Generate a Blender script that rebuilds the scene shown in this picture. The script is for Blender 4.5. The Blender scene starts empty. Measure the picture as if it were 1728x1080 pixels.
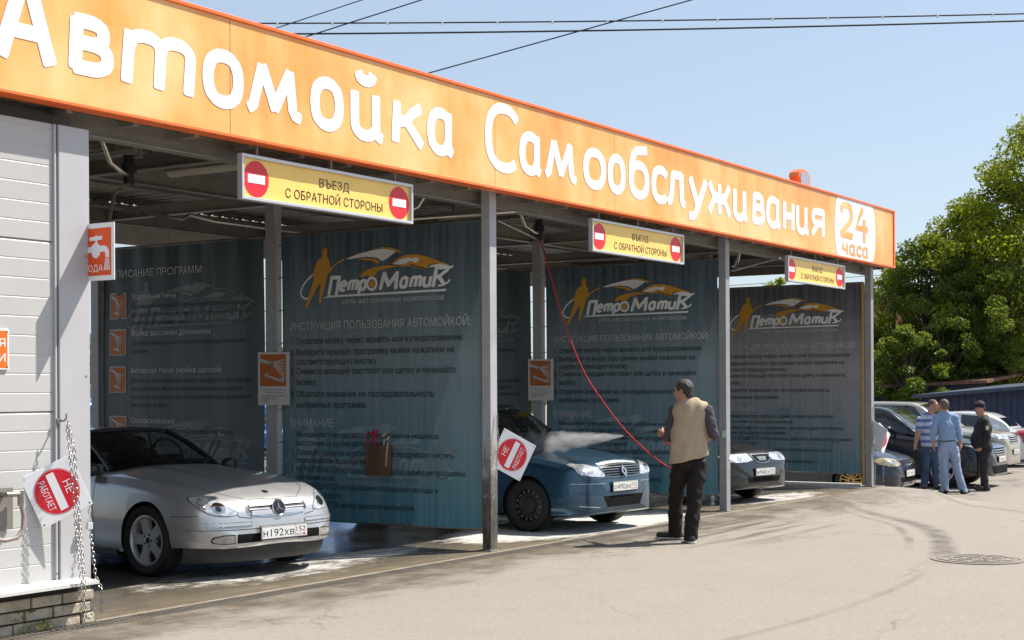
import bpy, bmesh, math, random
import numpy as np
from mathutils import Vector, Matrix
from mathutils.bvhtree import BVHTree
from mathutils.geometry import delaunay_2d_cdt
PI = math.pi
rad = math.radians
scene = bpy.context.scene
COL = scene.collection

# ------------------------------------------------------------------ camera
TH, ROLL = 0.573916, 0.00478
cam_d = bpy.data.cameras.new("camera")
cam = bpy.data.objects.new("camera", cam_d)
COL.objects.link(cam)
r_ = Vector((math.sin(TH), -math.cos(TH), 0))
c_ = Vector((math.cos(TH), math.sin(TH), 0))
z_ = Vector((0, 0, 1))
R_ = r_ * math.cos(ROLL) - z_ * math.sin(ROLL)
U_ = r_ * math.sin(ROLL) + z_ * math.cos(ROLL)
B_ = -c_
cam.matrix_world = Matrix(((R_.x, U_.x, B_.x, -12.6423), (R_.y, U_.y, B_.y, -8.4453),
                           (R_.z, U_.z, B_.z, 1.65), (0, 0, 0, 1)))
cam_d.sensor_width = 36
cam_d.lens = 2529.5 / 1728 * 36
cam_d.shift_y = (655.29 - 540) / 1728
cam_d.clip_start = 0.1
cam_d.clip_end = 3000
scene.camera = cam

# ------------------------------------------------------------------ sky, sun, exposure
SUN = Vector((0.379, -0.248, 0.614)).normalized()
world = bpy.data.worlds.new("World")
scene.world = world
world.use_nodes = True
wn = world.node_tree
sky = wn.nodes.new("ShaderNodeTexSky")
sky.sky_type = 'NISHITA'
sky.sun_disc = False
sky.sun_elevation = math.asin(SUN.z)
sky.sun_rotation = math.atan2(SUN.x, SUN.y)
sky.air_density = 1.0
sky.dust_density = 0.9
sky.ozone_density = 2.6
wn.nodes["Background"].inputs[1].default_value = 0.082
hz = wn.nodes.new("ShaderNodeMix"); hz.data_type = 'RGBA'      # thin summer haze over the blue
hz.inputs[0].default_value = 0.42
hz.inputs[7].default_value = (5.6, 6.4, 7.4, 1)
wn.links.new(sky.outputs[0], hz.inputs[6])
wn.links.new(hz.outputs[2], wn.nodes["Background"].inputs[0])
sun_d = bpy.data.lights.new("sun", 'SUN')
sun_d.energy = 4.9
sun_d.angle = rad(0.53)
sun_d.color = (1.0, 0.94, 0.85)
sun = bpy.data.objects.new("sun", sun_d)
COL.objects.link(sun)
sun.rotation_euler = (-SUN).to_track_quat('-Z', 'Y').to_euler()
sun.location = (5, -10, 20)
scene.view_settings.view_transform = 'Standard'
scene.view_settings.look = 'None'
scene.view_settings.exposure = 0.72
scene.view_settings.gamma = 1
scene.render.engine = 'CYCLES'
scene.cycles.use_denoising = True
scene.cycles.max_bounces = 8
scene.cycles.transparent_max_bounces = 12
scene.cycles.volume_step_rate = 1.0

# ------------------------------------------------------------------ helpers
def _ss(a, b, v):
    t = min(max((v - a) / (b - a), 0), 1); return t * t * (3 - 2 * t)
def ground_z(x, y):
    """level beside the bays, the lane falls gently to the right, the parking place lies lower"""
    lane = min(max((x - 4.5) / 9.5, 0), 1)
    w = max(1 - _ss(-1.7, -0.34, y), _ss(11.75, 12.7, x))
    d = -0.33 * lane * w
    if x > 14: d -= 0.004 * (min(x, 60) - 14)
    return d

class MB:
    """collects shapes and links them as one mesh object"""
    def __init__(s):
        s.v = []; s.f = []; s.mi = []; s.cur = 0
    def mat(s, i):
        s.cur = i; return s
    def add(s, verts, faces):
        n = len(s.v)
        s.v.extend([tuple(map(float, q)) for q in verts])
        s.f.extend([tuple(int(i) + n for i in q) for q in faces])
        s.mi.extend([s.cur] * len(faces))
        return s
    def box(s, x0, x1, y0, y1, z0, z1, M=None):
        c = [(x0, y0, z0), (x1, y0, z0), (x1, y1, z0), (x0, y1, z0), (x0, y0, z1), (x1, y0, z1), (x1, y1, z1), (x0, y1, z1)]
        if M is not None:
            c = [M @ Vector(q) for q in c]
        return s.add(c, [(0, 3, 2, 1), (4, 5, 6, 7), (0, 1, 5, 4), (1, 2, 6, 5), (2, 3, 7, 6), (3, 0, 4, 7)])
    def bar(s, a, b, w, h=None, up=(0, 0, 1)):
        a = Vector(a); b = Vector(b); h = h or w
        d = (b - a); L = d.length; d.normalize()
        x = d.cross(Vector(up))
        if x.length < 1e-4: x = d.cross(Vector((0, 1, 0)))
        x.normalize(); u = x.cross(d)
        c = []
        for t in (a, b):
            for i, j in ((-1, -1), (1, -1), (1, 1), (-1, 1)):
                c.append(t + x * (i * w / 2) + u * (j * h / 2))
        return s.add(c, [(3, 2, 1, 0), (4, 5, 6, 7), (0, 1, 5, 4), (1, 2, 6, 5), (2, 3, 7, 6), (3, 0, 4, 7)])
    def tube(s, pts, r, n=8, closed=False):
        P = [Vector(q) for q in pts]; m = len(P)
        R = r if hasattr(r, '__len__') else [r] * m
        ref = None; vs = []
        for i in range(m):
            if closed: t = P[(i + 1) % m] - P[i - 1]
            else: t = P[min(i + 1, m - 1)] - P[max(i - 1, 0)]
            t.normalize()
            if ref is None:
                ref = t.orthogonal().normalized()
            ref = (ref - t * ref.dot(t))
            if ref.length < 1e-5: ref = t.orthogonal()
            ref.normalize(); b = t.cross(ref)
            for k in range(n):
                a = 2 * PI * k / n
                vs.append(P[i] + (ref * math.cos(a) + b * math.sin(a)) * R[i])
        fs = []
        for i in range(m if closed else m - 1):
            j = (i + 1) % m
            for k in range(n):
                k2 = (k + 1) % n
                fs.append((i * n + k, i * n + k2, j * n + k2, j * n + k))
        if not closed:
            fs.append(tuple(range(n - 1, -1, -1))); fs.append(tuple(range((m - 1) * n, m * n)))
        return s.add(vs, fs)
    def lathe(s, prof, M=None, n=24, cap=True):
        """prof: (radius, height) along local z"""
        vs = []; m = len(prof)
        for (r, h) in prof:
            for k in range(n):
                a = 2 * PI * k / n
                q = Vector((r * math.cos(a), r * math.sin(a), h))
                vs.append(M @ q if M is not None else q)
        fs = []
        for i in range(m - 1):
            for k in range(n):
                k2 = (k + 1) % n
                fs.append((i * n + k, i * n + k2, (i + 1) * n + k2, (i + 1) * n + k))
        if cap:
            if prof[0][0] > 1e-4: fs.append(tuple(range(n - 1, -1, -1)))
            if prof[-1][0] > 1e-4: fs.append(tuple(range((m - 1) * n, m * n)))
        return s.add(vs, fs)
    def cyl(s, a, b, r, r2=None, n=16):
        a = Vector(a); b = Vector(b); d = b - a
        M = Matrix.Translation(a) @ d.to_track_quat('Z', 'Y').to_matrix().to_4x4()
        return s.lathe([(r, 0), (r if r2 is None else r2, d.length)], M, n)
    def prism(s, poly, y0, y1, M=None):
        """poly in (x, z), extruded from y0 to y1; None for y1 = a flat facing -y"""
        n = len(poly)
        A = sum(poly[i][0] * poly[(i + 1) % n][1] - poly[(i + 1) % n][0] * poly[i][1] for i in range(n))
        if A < 0: poly = poly[::-1]
        T = (lambda q: M @ Vector(q)) if M is not None else (lambda q: q)
        v = [T((x, y0, z)) for x, z in poly]
        if y1 is None:
            return s.add(v, [tuple(range(n))])
        v += [T((x, y1, z)) for x, z in poly]
        f = [tuple(range(n)), tuple(range(2 * n - 1, n - 1, -1))]
        for i in range(n):
            j = (i + 1) % n
            f.append((j, i, i + n, j + n))
        return s.add(v, f)
    def build(s, name, m, parent=None, smooth=False, bevel=0, angle=40, M=None):
        me = bpy.data.meshes.new(name)
        me.from_pydata(s.v, [], s.f)
        for q in (m if isinstance(m, (list, tuple)) else [m]): me.materials.append(q)
        if isinstance(m, (list, tuple)): me.polygons.foreach_set('material_index', s.mi)
        if M is not None: me.transform(M)
        me.update()
        if smooth:
            me.shade_smooth()
            if angle < 180: me.set_sharp_from_angle(angle=rad(angle))
        o = bpy.data.objects.new(name, me)
        COL.objects.link(o)
        if parent is not None: o.parent = parent
        if bevel:
            b = o.modifiers.new('bevel', 'BEVEL'); b.width = bevel; b.segments = 2; b.limit_method = 'ANGLE'
        return o

def mesh_obj(name, V, F, m, parent=None, smooth=True, angle=180):
    me = bpy.data.meshes.new(name)
    me.from_pydata([tuple(map(float, q)) for q in V], [], [tuple(map(int, q)) for q in F])
    for q in (m if isinstance(m, (list, tuple)) else [m]): me.materials.append(q)
    me.update()
    if smooth:
        me.shade_smooth()
        if angle < 180: me.set_sharp_from_angle(angle=rad(angle))
    o = bpy.data.objects.new(name, me); COL.objects.link(o)
    if parent is not None: o.parent = parent
    return o

def split_pieces(o):
    """every loose piece of a mesh becomes an object of its own under the same parent"""
    bm = bmesh.new(); bm.from_mesh(o.data); bm.verts.ensure_lookup_table(); seen = set(); groups = []
    for v in bm.verts:
        if v.index in seen: continue
        st = [v]; seen.add(v.index); g = set()
        while st:
            a = st.pop(); g.add(a.index)
            for e in a.link_edges:
                b = e.other_vert(a)
                if b.index not in seen: seen.add(b.index); st.append(b)
        groups.append(g)
    out = [o]
    if len(groups) > 1:
        for k, g in enumerate(groups):
            idx = {}; V = []; F = []; MI = []
            for f in bm.faces:
                if f.verts[0].index in g:
                    F.append([idx.setdefault(v.index, len(idx)) for v in f.verts]); MI.append(f.material_index)
            inv = sorted(idx, key=idx.get); V = [tuple(bm.verts[i].co) for i in inv]
            me = bpy.data.meshes.new(o.name); me.from_pydata(V, [], F)
            for mt in o.data.materials: me.materials.append(mt)
            me.polygons.foreach_set('material_index', MI); me.update()
            if o.data.polygons and o.data.polygons[0].use_smooth: me.shade_smooth(); me.set_sharp_from_angle(angle=rad(40))
            if k == 0: new0 = me
            else:
                c = o.copy(); c.data = me; COL.objects.link(c); out.append(c)
        o.data = new0
    bm.free()
    return out

def tag(o, label=None, cat=None, group=None, kind=None):
    if label: o['label'] = label
    if cat: o['category'] = cat
    if group: o['group'] = group
    if kind: o['kind'] = kind
    return o

def thing(name, label, cat, loc=(0, 0, 0), rz=0, group=None, rot=None):
    o = bpy.data.objects.new(name, None); COL.objects.link(o)
    o.empty_display_size = 0.2
    o.location = loc; o.rotation_euler = rot if rot else (0, 0, rz)
    return tag(o, label, cat, group)

def copy_tree(o, parent=None):
    c = o.copy(); COL.objects.link(c)
    if parent is not None: c.parent = parent
    for ch in list(o.children): copy_tree(ch, c)
    return c

# ------------------------------------------------------------------ materials
def srgb(r, g, b):
    f = lambda c: c / 12.92 if c <= 0.04045 else ((c + 0.055) / 1.055) ** 2.4
    return (f(r / 255), f(g / 255), f(b / 255))

class NT:
    def __init__(s, name):
        s.m = bpy.data.materials.new(name); s.m.use_nodes = True
        s.t = s.m.node_tree; s.n = s.t.nodes; s.p = s.n['Principled BSDF']; s.out = s.n['Material Output']
        s.co = None
    def node(s, typ, **kw):
        q = s.n.new(typ)
        for k, v in kw.items(): setattr(q, k, v)
        return q
    def link(s, a, b): s.t.links.new(a, b)
    def coord(s, which='Object'):
        if s.co is None: s.co = s.node('ShaderNodeTexCoord')
        return s.co.outputs[which]
    def noise(s, scale, detail=4, rough=0.6, vec=None, stretch=None):
        q = s.node('ShaderNodeTexNoise')
        q.inputs['Scale'].default_value = scale; q.inputs['Detail'].default_value = detail; q.inputs['Roughness'].default_value = rough
        v = vec if vec is not None else s.coord()
        if stretch:
            mp = s.node('ShaderNodeMapping'); mp.inputs['Scale'].default_value = stretch
            s.link(v, mp.inputs[0]); v = mp.outputs[0]
        s.link(v, q.inputs['Vector'])
        return q.outputs['Fac']
    def ramp(s, fac, stops, interp='LINEAR'):
        q = s.node('ShaderNodeValToRGB'); cr = q.color_ramp; cr.interpolation = interp
        while len(cr.elements) < len(stops): cr.elements.new(0.5)
        for e, (pos, c) in zip(cr.elements, stops):
            e.position = pos; e.color = (c, c, c, 1) if not hasattr(c, '__len__') else (*c[:3], 1)
        s.link(fac, q.inputs[0]); return q.outputs[0]
    def mix(s, fac, a, b, mode='MIX'):
        q = s.node('ShaderNodeMix', data_type='RGBA', blend_type=mode)
        for sock, v in ((q.inputs[0], fac), (q.inputs[6], a), (q.inputs[7], b)):
            if hasattr(v, 'is_linked') or isinstance(v, bpy.types.NodeSocket): s.link(v, sock)
            elif hasattr(v, '__len__'): sock.default_value = (*v[:3], 1)
            else: sock.default_value = v
        return q.outputs[2]
    def math(s, op, a, b=0.0, c=0.0, clamp=False):
        q = s.node('ShaderNodeMath', operation=op); q.use_clamp = clamp
        for i, v in enumerate((a, b, c)):
            if isinstance(v, bpy.types.NodeSocket): s.link(v, q.inputs[i])
            else: q.inputs[i].default_value = v
        return q.outputs[0]
    def bump(s, h, strength=0.3, dist=0.01):
        q = s.node('ShaderNodeBump'); q.inputs['Strength'].default_value = strength; q.inputs['Distance'].default_value = dist
        s.link(h, q.inputs['Height']); s.link(q.outputs[0], s.p.inputs['Normal']); return q
    def set(s, **kw):
        for k, v in kw.items():
            i = s.p.inputs[k.replace('_', ' ')]
            if isinstance(v, bpy.types.NodeSocket): s.link(v, i)
            elif hasattr(v, '__len__') and i.type == 'RGBA': i.default_value = (*v[:3], 1)
            else: i.default_value = v
        return s

_mats = {}
def M_(name, col, rough=0.5, metal=0.0, var=0.12, scale=6.0, bump=0.0, bscale=60.0, coat=0.0, dirt=0.0, spec=0.5, stretch=None, dcol=(0.12, 0.10, 0.08)):
    if name in _mats: return _mats[name]
    t = NT(name)
    nz = t.noise(scale, 5, stretch=stretch)
    lo = [c * (1 - var) for c in col]; hi = [min(1, c * (1 + var)) for c in col]
    c = t.ramp(nz, [(0.3, lo), (0.7, hi)])
    if dirt:
        dz = t.noise(scale * 2.3, 8, 0.7)
        c = t.mix(t.math('MULTIPLY', t.ramp(dz, [(0.45, 0), (0.75, 1)]), dirt), c, dcol)
    t.set(Base_Color=c, Roughness=t.ramp(nz, [(0.2, max(0.02, rough * 0.85)), (0.8, min(1, rough * 1.15))]), Metallic=metal)
    t.p.inputs['Specular IOR Level'].default_value = spec
    if coat:
        t.p.inputs['Coat Weight'].default_value = coat; t.p.inputs['Coat Roughness'].default_value = 0.04
    if bump: t.bump(t.noise(bscale, 4), bump)
    _mats[name] = t.m
    return t.m

def glass_mat(name, tint=(0.25, 0.3, 0.3), a=0.6, rough=0.02):
    t = NT(name)
    tr = t.node('ShaderNodeBsdfTransparent'); tr.inputs[0].default_value = (*tint, 1)
    gl = t.node('ShaderNodeBsdfGlossy'); gl.inputs['Roughness'].default_value = rough
    nz = t.noise(3.0, 3)
    t.link(t.ramp(nz, [(0, 0.85), (1, 1.0)]), gl.inputs[0])
    fr = t.node('ShaderNodeFresnel'); fr.inputs[0].default_value = 1.5
    mx = t.node('ShaderNodeMixShader')
    t.link(t.math('ADD', fr.outputs[0], 0.03, clamp=True), mx.inputs[0])
    t.link(tr.outputs[0], mx.inputs[1]); t.link(gl.outputs[0], mx.inputs[2])
    t.link(mx.outputs[0], t.out.inputs[0])
    return t.m

# ------------------------------------------------------------------ lettering
_tx = {}; _ch = {}
def _glyph(ch, shear, bold, res):
    """one character filled by winding number, so that overlapping contours of the face merge -> V, F, advance"""
    k = (ch, shear, bold, res)
    if k in _ch: return _ch[k]
    def raw(body, mode):
        cu = bpy.data.curves.new('writing', 'FONT')
        cu.body = body; cu.size = 1; cu.shear = shear; cu.offset = bold; cu.resolution_u = res; cu.fill_mode = mode
        ob = bpy.data.objects.new('writing', cu)
        me = bpy.data.meshes.new_from_object(ob)
        V = [tuple(v.co[:2]) for v in me.vertices]; E = [tuple(e.vertices) for e in me.edges]
        bpy.data.objects.remove(ob); bpy.data.curves.remove(cu); bpy.data.meshes.remove(me)
        return V, E
    bar = min(v[0] for v in raw('l', 'NONE')[0])
    V2, _ = raw(ch + 'l', 'NONE')
    V, E = raw(ch, 'NONE') if ch != ' ' else ([], [])
    adv = min(v[0] for v in V2[len(V):]) - bar
    F = []; W = []
    if V:
        nb = {}
        for a, b in E: nb.setdefault(a, []).append(b); nb.setdefault(b, []).append(a)
        seen = set(); segs = []
        for s0 in range(len(V)):
            if s0 in seen or s0 not in nb: continue
            loop = [s0]; seen.add(s0); prev = None; cur = s0
            n0 = min(nb[s0]) if s0 + 1 not in nb[s0] else s0 + 1     # vertices run in order along a contour
            while True:
                nx = n0 if prev is None else [q for q in nb[cur] if q != prev][0] if len(nb[cur]) > 1 else None
                if nx is None or nx == s0: break
                loop.append(nx); seen.add(nx); prev, cur = cur, nx
            segs += [(V[loop[q]], V[loop[(q + 1) % len(loop)]]) for q in range(len(loop))]
        r = delaunay_2d_cdt([Vector(v) for v in V], E, [], 0, 1e-6)
        W = [(v.x, v.y) for v in r[0]]
        S = np.array(segs); x0, y0, x1, y1 = S[:, 0, 0], S[:, 0, 1], S[:, 1, 0], S[:, 1, 1]
        for f in r[2]:
            cx = sum(W[q][0] for q in f) / 3; cy = sum(W[q][1] for q in f) / 3 + 1.3e-7
            with np.errstate(divide='ignore', invalid='ignore'):
                xi = x0 + (cy - y0) * (x1 - x0) / (y1 - y0)
            up = (y0 <= cy) & (y1 > cy) & (xi > cx); dn = (y0 > cy) & (y1 <= cy) & (xi > cx)
            if up.sum() - dn.sum() != 0: F.append(tuple(f))
    _ch[k] = (np.array(W).reshape(-1, 2), F, adv)
    return _ch[k]
def glyphs(body, shear=0.0, bold=0.0, res=3):
    """a line of writing at size 1 -> (V Nx2, faces)"""
    k = (body, shear, bold, res)
    if k in _tx: return _tx[k]
    Vs = []; Fs = []; x = 0.0; n = 0
    for ch in body:
        V, F, adv = _glyph(ch, shear, bold, res)
        if len(V):
            Vs.append(V + np.array([x, 0])); Fs += [tuple(q + n for q in f) for f in F]; n += len(V)
        x += adv
    _tx[k] = (np.concatenate(Vs) if Vs else np.zeros((0, 2)), Fs)
    return _tx[k]

CAP = 0.727   # cap height of the built-in face at size 1
def write(mb, body, x, z, cap, width=None, shear=0.0, bold=0.0, surf=None, align='L', res=3, rot=0.0, sx=None, fit=None):
    """put a line of writing into mb: lower left (x, z), cap height, total width; surf(x, z) -> 3-D point"""
    V, F = glyphs(body, shear, bold, res)
    if not len(V): return
    x0, x1 = V[:, 0].min(), V[:, 0].max()
    s = cap / CAP
    k = (width / (x1 - x0)) if width else s * (sx or 0.86)
    W = (x1 - x0) * k
    ox = {'L': 0, 'C': -W / 2, 'R': -W}[align]
    X = (V[:, 0] - x0) * k + ox; Z = V[:, 1] * s
    if fit:   # exact lower and upper edge
        Z = (V[:, 1] - V[:, 1].min()) / (V[:, 1].max() - V[:, 1].min()) * (fit[1] - fit[0]) + fit[0] - z
    if rot:
        cr, sr = math.cos(rot), math.sin(rot)
        X, Z = X * cr - Z * sr, X * sr + Z * cr
    mb.add([surf(a + x, b + z) for a, b in zip(X, Z)], F)

def flat(y):
    return lambda a, b: (a, y, b)
# ================================================================== ground
def make_ground():
    xs = np.concatenate([np.linspace(-500, -30, 12), np.linspace(-28, 62, 181), np.linspace(65, 600, 16)])
    ys = np.concatenate([np.linspace(-500, -25, 12), np.linspace(-24, 30, 136), np.linspace(35, 600, 16)])
    V = [(x, y, ground_z(x, y)) for y in ys for x in xs]; n = len(xs)
    F = [(j * n + i, j * n + i + 1, (j + 1) * n + i + 1, (j + 1) * n + i) for j in range(len(ys) - 1) for i in range(n - 1)]
    t = NT('asphalt')
    co = t.coord()
    big = t.noise(0.35, 6, 0.65); mid = t.noise(2.2, 6, 0.7); fine = t.noise(90, 3, 0.7)
    col = t.ramp(big, [(0.3, (0.246, 0.214, 0.176)), (0.7, (0.292, 0.260, 0.218))])
    col = t.mix(0.35, col, t.ramp(mid, [(0.3, (0.20, 0.175, 0.145)), (0.7, (0.30, 0.27, 0.235))]))
    col = t.mix(0.30, col, t.ramp(fine, [(0.32, (0.07, 0.065, 0.055)), (0.68, (0.46, 0.43, 0.38))]))
    col = t.mix(0.26, col, t.ramp(t.noise(21, 6, 0.85), [(0.34, (0.10, 0.088, 0.072)), (0.66, (0.42, 0.38, 0.325))]))
    vor = t.node('ShaderNodeTexVoronoi'); vor.inputs['Scale'].default_value = 7; t.link(co, vor.inputs['Vector'])
    pit = t.ramp(vor.outputs['Distance'], [(0.0, 1), (0.045, 0)])
    pit = t.math('MULTIPLY', pit, t.ramp(t.noise(1.3, 2), [(0.5, 0), (0.6, 1)]))
    col = t.mix(t.math('MULTIPLY', pit, 0.8), col, (0.05, 0.045, 0.04))
    sep = t.node('ShaderNodeSeparateXYZ'); t.link(co, sep.inputs[0]); X, Y = sep.outputs[0], sep.outputs[1]
    # damp, dirty strip along the front of the bays
    edge = t.math('ADD', Y, t.math('MULTIPLY', t.math('SUBTRACT', t.noise(1.1, 7, 0.7, stretch=(0.5, 1.3, 1)), 0.5), 2.6))
    damp = t.ramp(t.math('MULTIPLY_ADD', edge, 0.5, 0.9), [(0.28, 0), (0.58, 1)])
    damp = t.math('MULTIPLY', damp, t.ramp(t.math('MULTIPLY_ADD', X, 0.02, 0.5), [(0.2, 1), (0.66, 1), (0.74, 0.2)]))
    damp = t.math('MULTIPLY', damp, t.ramp(t.math('MULTIPLY', Y, 0.05), [(0.1, 1), (0.6, 0)]))
    col = t.mix(t.math('MULTIPLY', damp, t.ramp(t.noise(1.7, 6, 0.7), [(0.36, 0.30), (0.58, 0.95)])), col, (0.088, 0.068, 0.047))
    pt = t.math('MULTIPLY', t.ramp(t.noise(1.5, 8, 0.75, stretch=(0.55, 1.5, 1)), [(0.53, 0), (0.63, 1)]), t.ramp(t.math('MULTIPLY_ADD', Y, 0.5, 0.9), [(0.22, 0), (0.50, 1)]))
    col = t.mix(t.math('MULTIPLY', pt, 0.7), col, (0.085, 0.068, 0.050))
    # long dark drips running off along the drive
    ax = t.node('ShaderNodeMapping'); ax.inputs['Rotation'].default_value = (0, 0, rad(65.7)); ax.inputs['Scale'].default_value = (0.30, 5.0, 1)
    t.link(co, ax.inputs[0])
    st = t.noise(1.0, 4, 0.6, ax.outputs[0])
    zone = t.ramp(t.math('ADD', t.math('POWER', t.math('MULTIPLY', t.math('SUBTRACT', X, 3.2), 0.40), 2.0), t.math('POWER', t.math('MULTIPLY', t.math('ADD', Y, 0.8), 0.62), 2.0)), [(0.2, 1), (1.0, 0)])
    col = t.mix(t.math('MULTIPLY', t.math('MULTIPLY', t.ramp(st, [(0.50, 0), (0.60, 1)]), zone), 0.85), col, (0.09, 0.075, 0.058))
    spots = t.node('ShaderNodeTexVoronoi'); spots.inputs['Scale'].default_value = 0.9
    wv = t.node('ShaderNodeVectorMath', operation='ADD'); t.link(co, wv.inputs[0])
    nv = t.node('ShaderNodeTexNoise'); nv.inputs['Scale'].default_value = 3.0; nv.inputs['Detail'].default_value = 5; t.link(co, nv.inputs['Vector']); sc_ = t.node('ShaderNodeVectorMath', operation='SCALE'); sc_.inputs['Scale'].default_value = 0.55; t.link(nv.outputs['Color'], sc_.inputs[0]); t.link(sc_.outputs[0], wv.inputs[1]); t.link(wv.outputs[0], spots.inputs['Vector'])
    sp = t.math('MULTIPLY', t.ramp(spots.outputs['Distance'], [(0.05, 1), (0.20, 0)]), t.ramp(t.noise(0.7, 3), [(0.52, 0), (0.62, 1)]))
    col = t.mix(t.math('MULTIPLY', sp, 0.42), col, (0.13, 0.108, 0.085))
    crk = t.node('ShaderNodeTexVoronoi'); crk.feature = 'DISTANCE_TO_EDGE'; crk.inputs['Scale'].default_value = 0.33; t.link(wv.outputs[0], crk.inputs['Vector'])
    cm = t.math('MULTIPLY', t.ramp(crk.outputs['Distance'], [(0.0, 1), (0.006, 0)]), t.ramp(t.noise(0.5, 2), [(0.45, 0), (0.55, 1)]))
    col = t.mix(t.math('MULTIPLY', cm, 0.5), col, (0.09, 0.078, 0.062))
    grit = t.ramp(t.noise(12, 8, 0.9), [(0.58, 0), (0.68, 1)])
    col = t.mix(t.math('MULTIPLY', grit, 0.45), col, (0.12, 0.105, 0.088))
    # tyre marks: arcs of rubber
    def arc(cx, cy, r, w, amax, strength, gate):
        nonlocal col
        dx = t.math('SUBTRACT', X, cx); dy = t.math('SUBTRACT', Y, cy)
        d = t.math('SQRT', t.math('ADD', t.math('MULTIPLY', dx, dx), t.math('MULTIPLY', dy, dy)))
        k = t.math('ABSOLUTE', t.math('SUBTRACT', d, r))
        band = t.ramp(t.math('MULTIPLY', k, 1 / w), [(0.35, 1), (1.0, 0)])
        brk = t.ramp(t.noise(3.0, 5, 0.7), [(0.35, 0.15), (0.65, 1)])
        g = t.ramp(t.math('MULTIPLY_ADD', X, gate[0], gate[1]), gate[2])
        col = t.mix(t.math('MULTIPLY', t.math('MULTIPLY', t.math('MULTIPLY', band, brk), g), strength), col, (0.07, 0.06, 0.052))
    arc(TR1[0], TR1[1], TR1[2], 0.17, 1, 0.92, (0.1, 0.2, [(0.30, 0), (0.40, 1), (1.0, 0.75)]))
    arc(TR1[0], TR1[1], TR1[2] - 0.34, 0.07, 1, 0.7, (0.1, 0.2, [(0.40, 0), (0.55, 1), (1.0, 0.5)]))
    arc(TR1[0], TR1[1], TR1[2] - 0.02, 0.06, 1, 0.35, (0.1, 0.5, [(0.0, 0.3), (0.1, 1), (0.5, 1), (0.6, 0)]))
    arc(TR2[0], TR2[1], TR2[2], 0.15, 1, 0.7, (0.1, 0.0, [(0.3, 0), (0.5, 1), (1, 0.8)]))
    arc(TR2[0] + 0.6, TR2[1] - 1.1, TR2[2], 0.10, 1, 0.4, (0.1, 0.0, [(0.2, 0), (0.5, 1), (1, 0.8)]))
    # unseen ground behind the camera, darkened to cut light bounced onto the bays
    old = t.ramp(t.math('MULTIPLY_ADD', t.math('ADD', Y, t.math('MULTIPLY', mid, 1.5)), 0.1, 1.35), [(0.25, 1), (0.40, 0)])
    col = t.mix(old, col, t.ramp(mid, [(0.3, (0.045, 0.043, 0.040)), (0.7, (0.075, 0.07, 0.064))]))
    rgh = t.math('SUBTRACT', 0.93, t.math('MULTIPLY', damp, 0.25))
    t.set(Base_Color=col, Roughness=rgh)
    t.p.inputs['Specular IOR Level'].default_value = 0.3
    h = t.math('ADD', t.math('MULTIPLY', fine, 0.6), t.math('MULTIPLY', mid, 0.5))
    t.bump(h, 0.35, 0.01)
    o = mesh_obj('ground', V, F, t.m)
    tag(o, kind='structure')
TR1 = (8.2, 4.2, 8.25)
TR2 = (14.5, 6.5, 11.0)
def _circ(p1, p2, p3):
    ax, ay = p1; bx, by = p2; cx, cy = p3
    d = 2 * (ax * (by - cy) + bx * (cy - ay) + cx * (ay - by))
    ux = ((ax * ax + ay * ay) * (by - cy) + (bx * bx + by * by) * (cy - ay) + (cx * cx + cy * cy) * (ay - by)) / d
    uy = ((ax * ax + ay * ay) * (cx - bx) + (bx * bx + by * by) * (ax - cx) + (cx * cx + cy * cy) * (bx - ax)) / d
    return (ux, uy, math.hypot(ax - ux, ay - uy))
TR1 = _circ((8.78, -0.06), (4.06, -3.30), (1.77, -4.06))
TR2 = _circ((12.5, -0.2), (9.4, -3.0), (7.0, -4.4))
make_ground()

# wet concrete slab of the wash bays
t = NT('wet_concrete')
co = t.coord()
mid = t.noise(1.6, 7, 0.68); fine = t.noise(60, 3)
sep = t.node('ShaderNodeSeparateXYZ'); t.link(co, sep.inputs[0]); X, Y = sep.outputs[0], sep.outputs[1]
col = t.ramp(mid, [(0.28, (0.045, 0.038, 0.030)), (0.5, (0.11, 0.092, 0.068)), (0.72, (0.20, 0.17, 0.13))])
col = t.mix(0.2, col, t.ramp(fine, [(0.3, (0.02, 0.02, 0.02)), (0.7, (0.2, 0.18, 0.15))]))
wetm = t.ramp(t.noise(0.8, 5, 0.6), [(0.38, 0.0), (0.6, 1.0)])
# drying strip by the drain is browner
dry = t.ramp(t.math('ADD', t.math('MULTIPLY_ADD', Y, 0.5, 0.5), t.math('MULTIPLY', t.math('SUBTRACT', mid, 0.5), 0.9)), [(0.42, 1), (0.85, 0)])
streak = t.noise(3.2, 9, 0.8, stretch=(0.45, 2.6, 1))
col = t.mix(t.math('MULTIPLY', dry, 0.85), col, t.ramp(streak, [(0.30, (0.055, 0.042, 0.026)), (0.5, (0.125, 0.098, 0.062)), (0.62, (0.215, 0.172, 0.108)), (0.75, (0.30, 0.265, 0.21))]))
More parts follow.
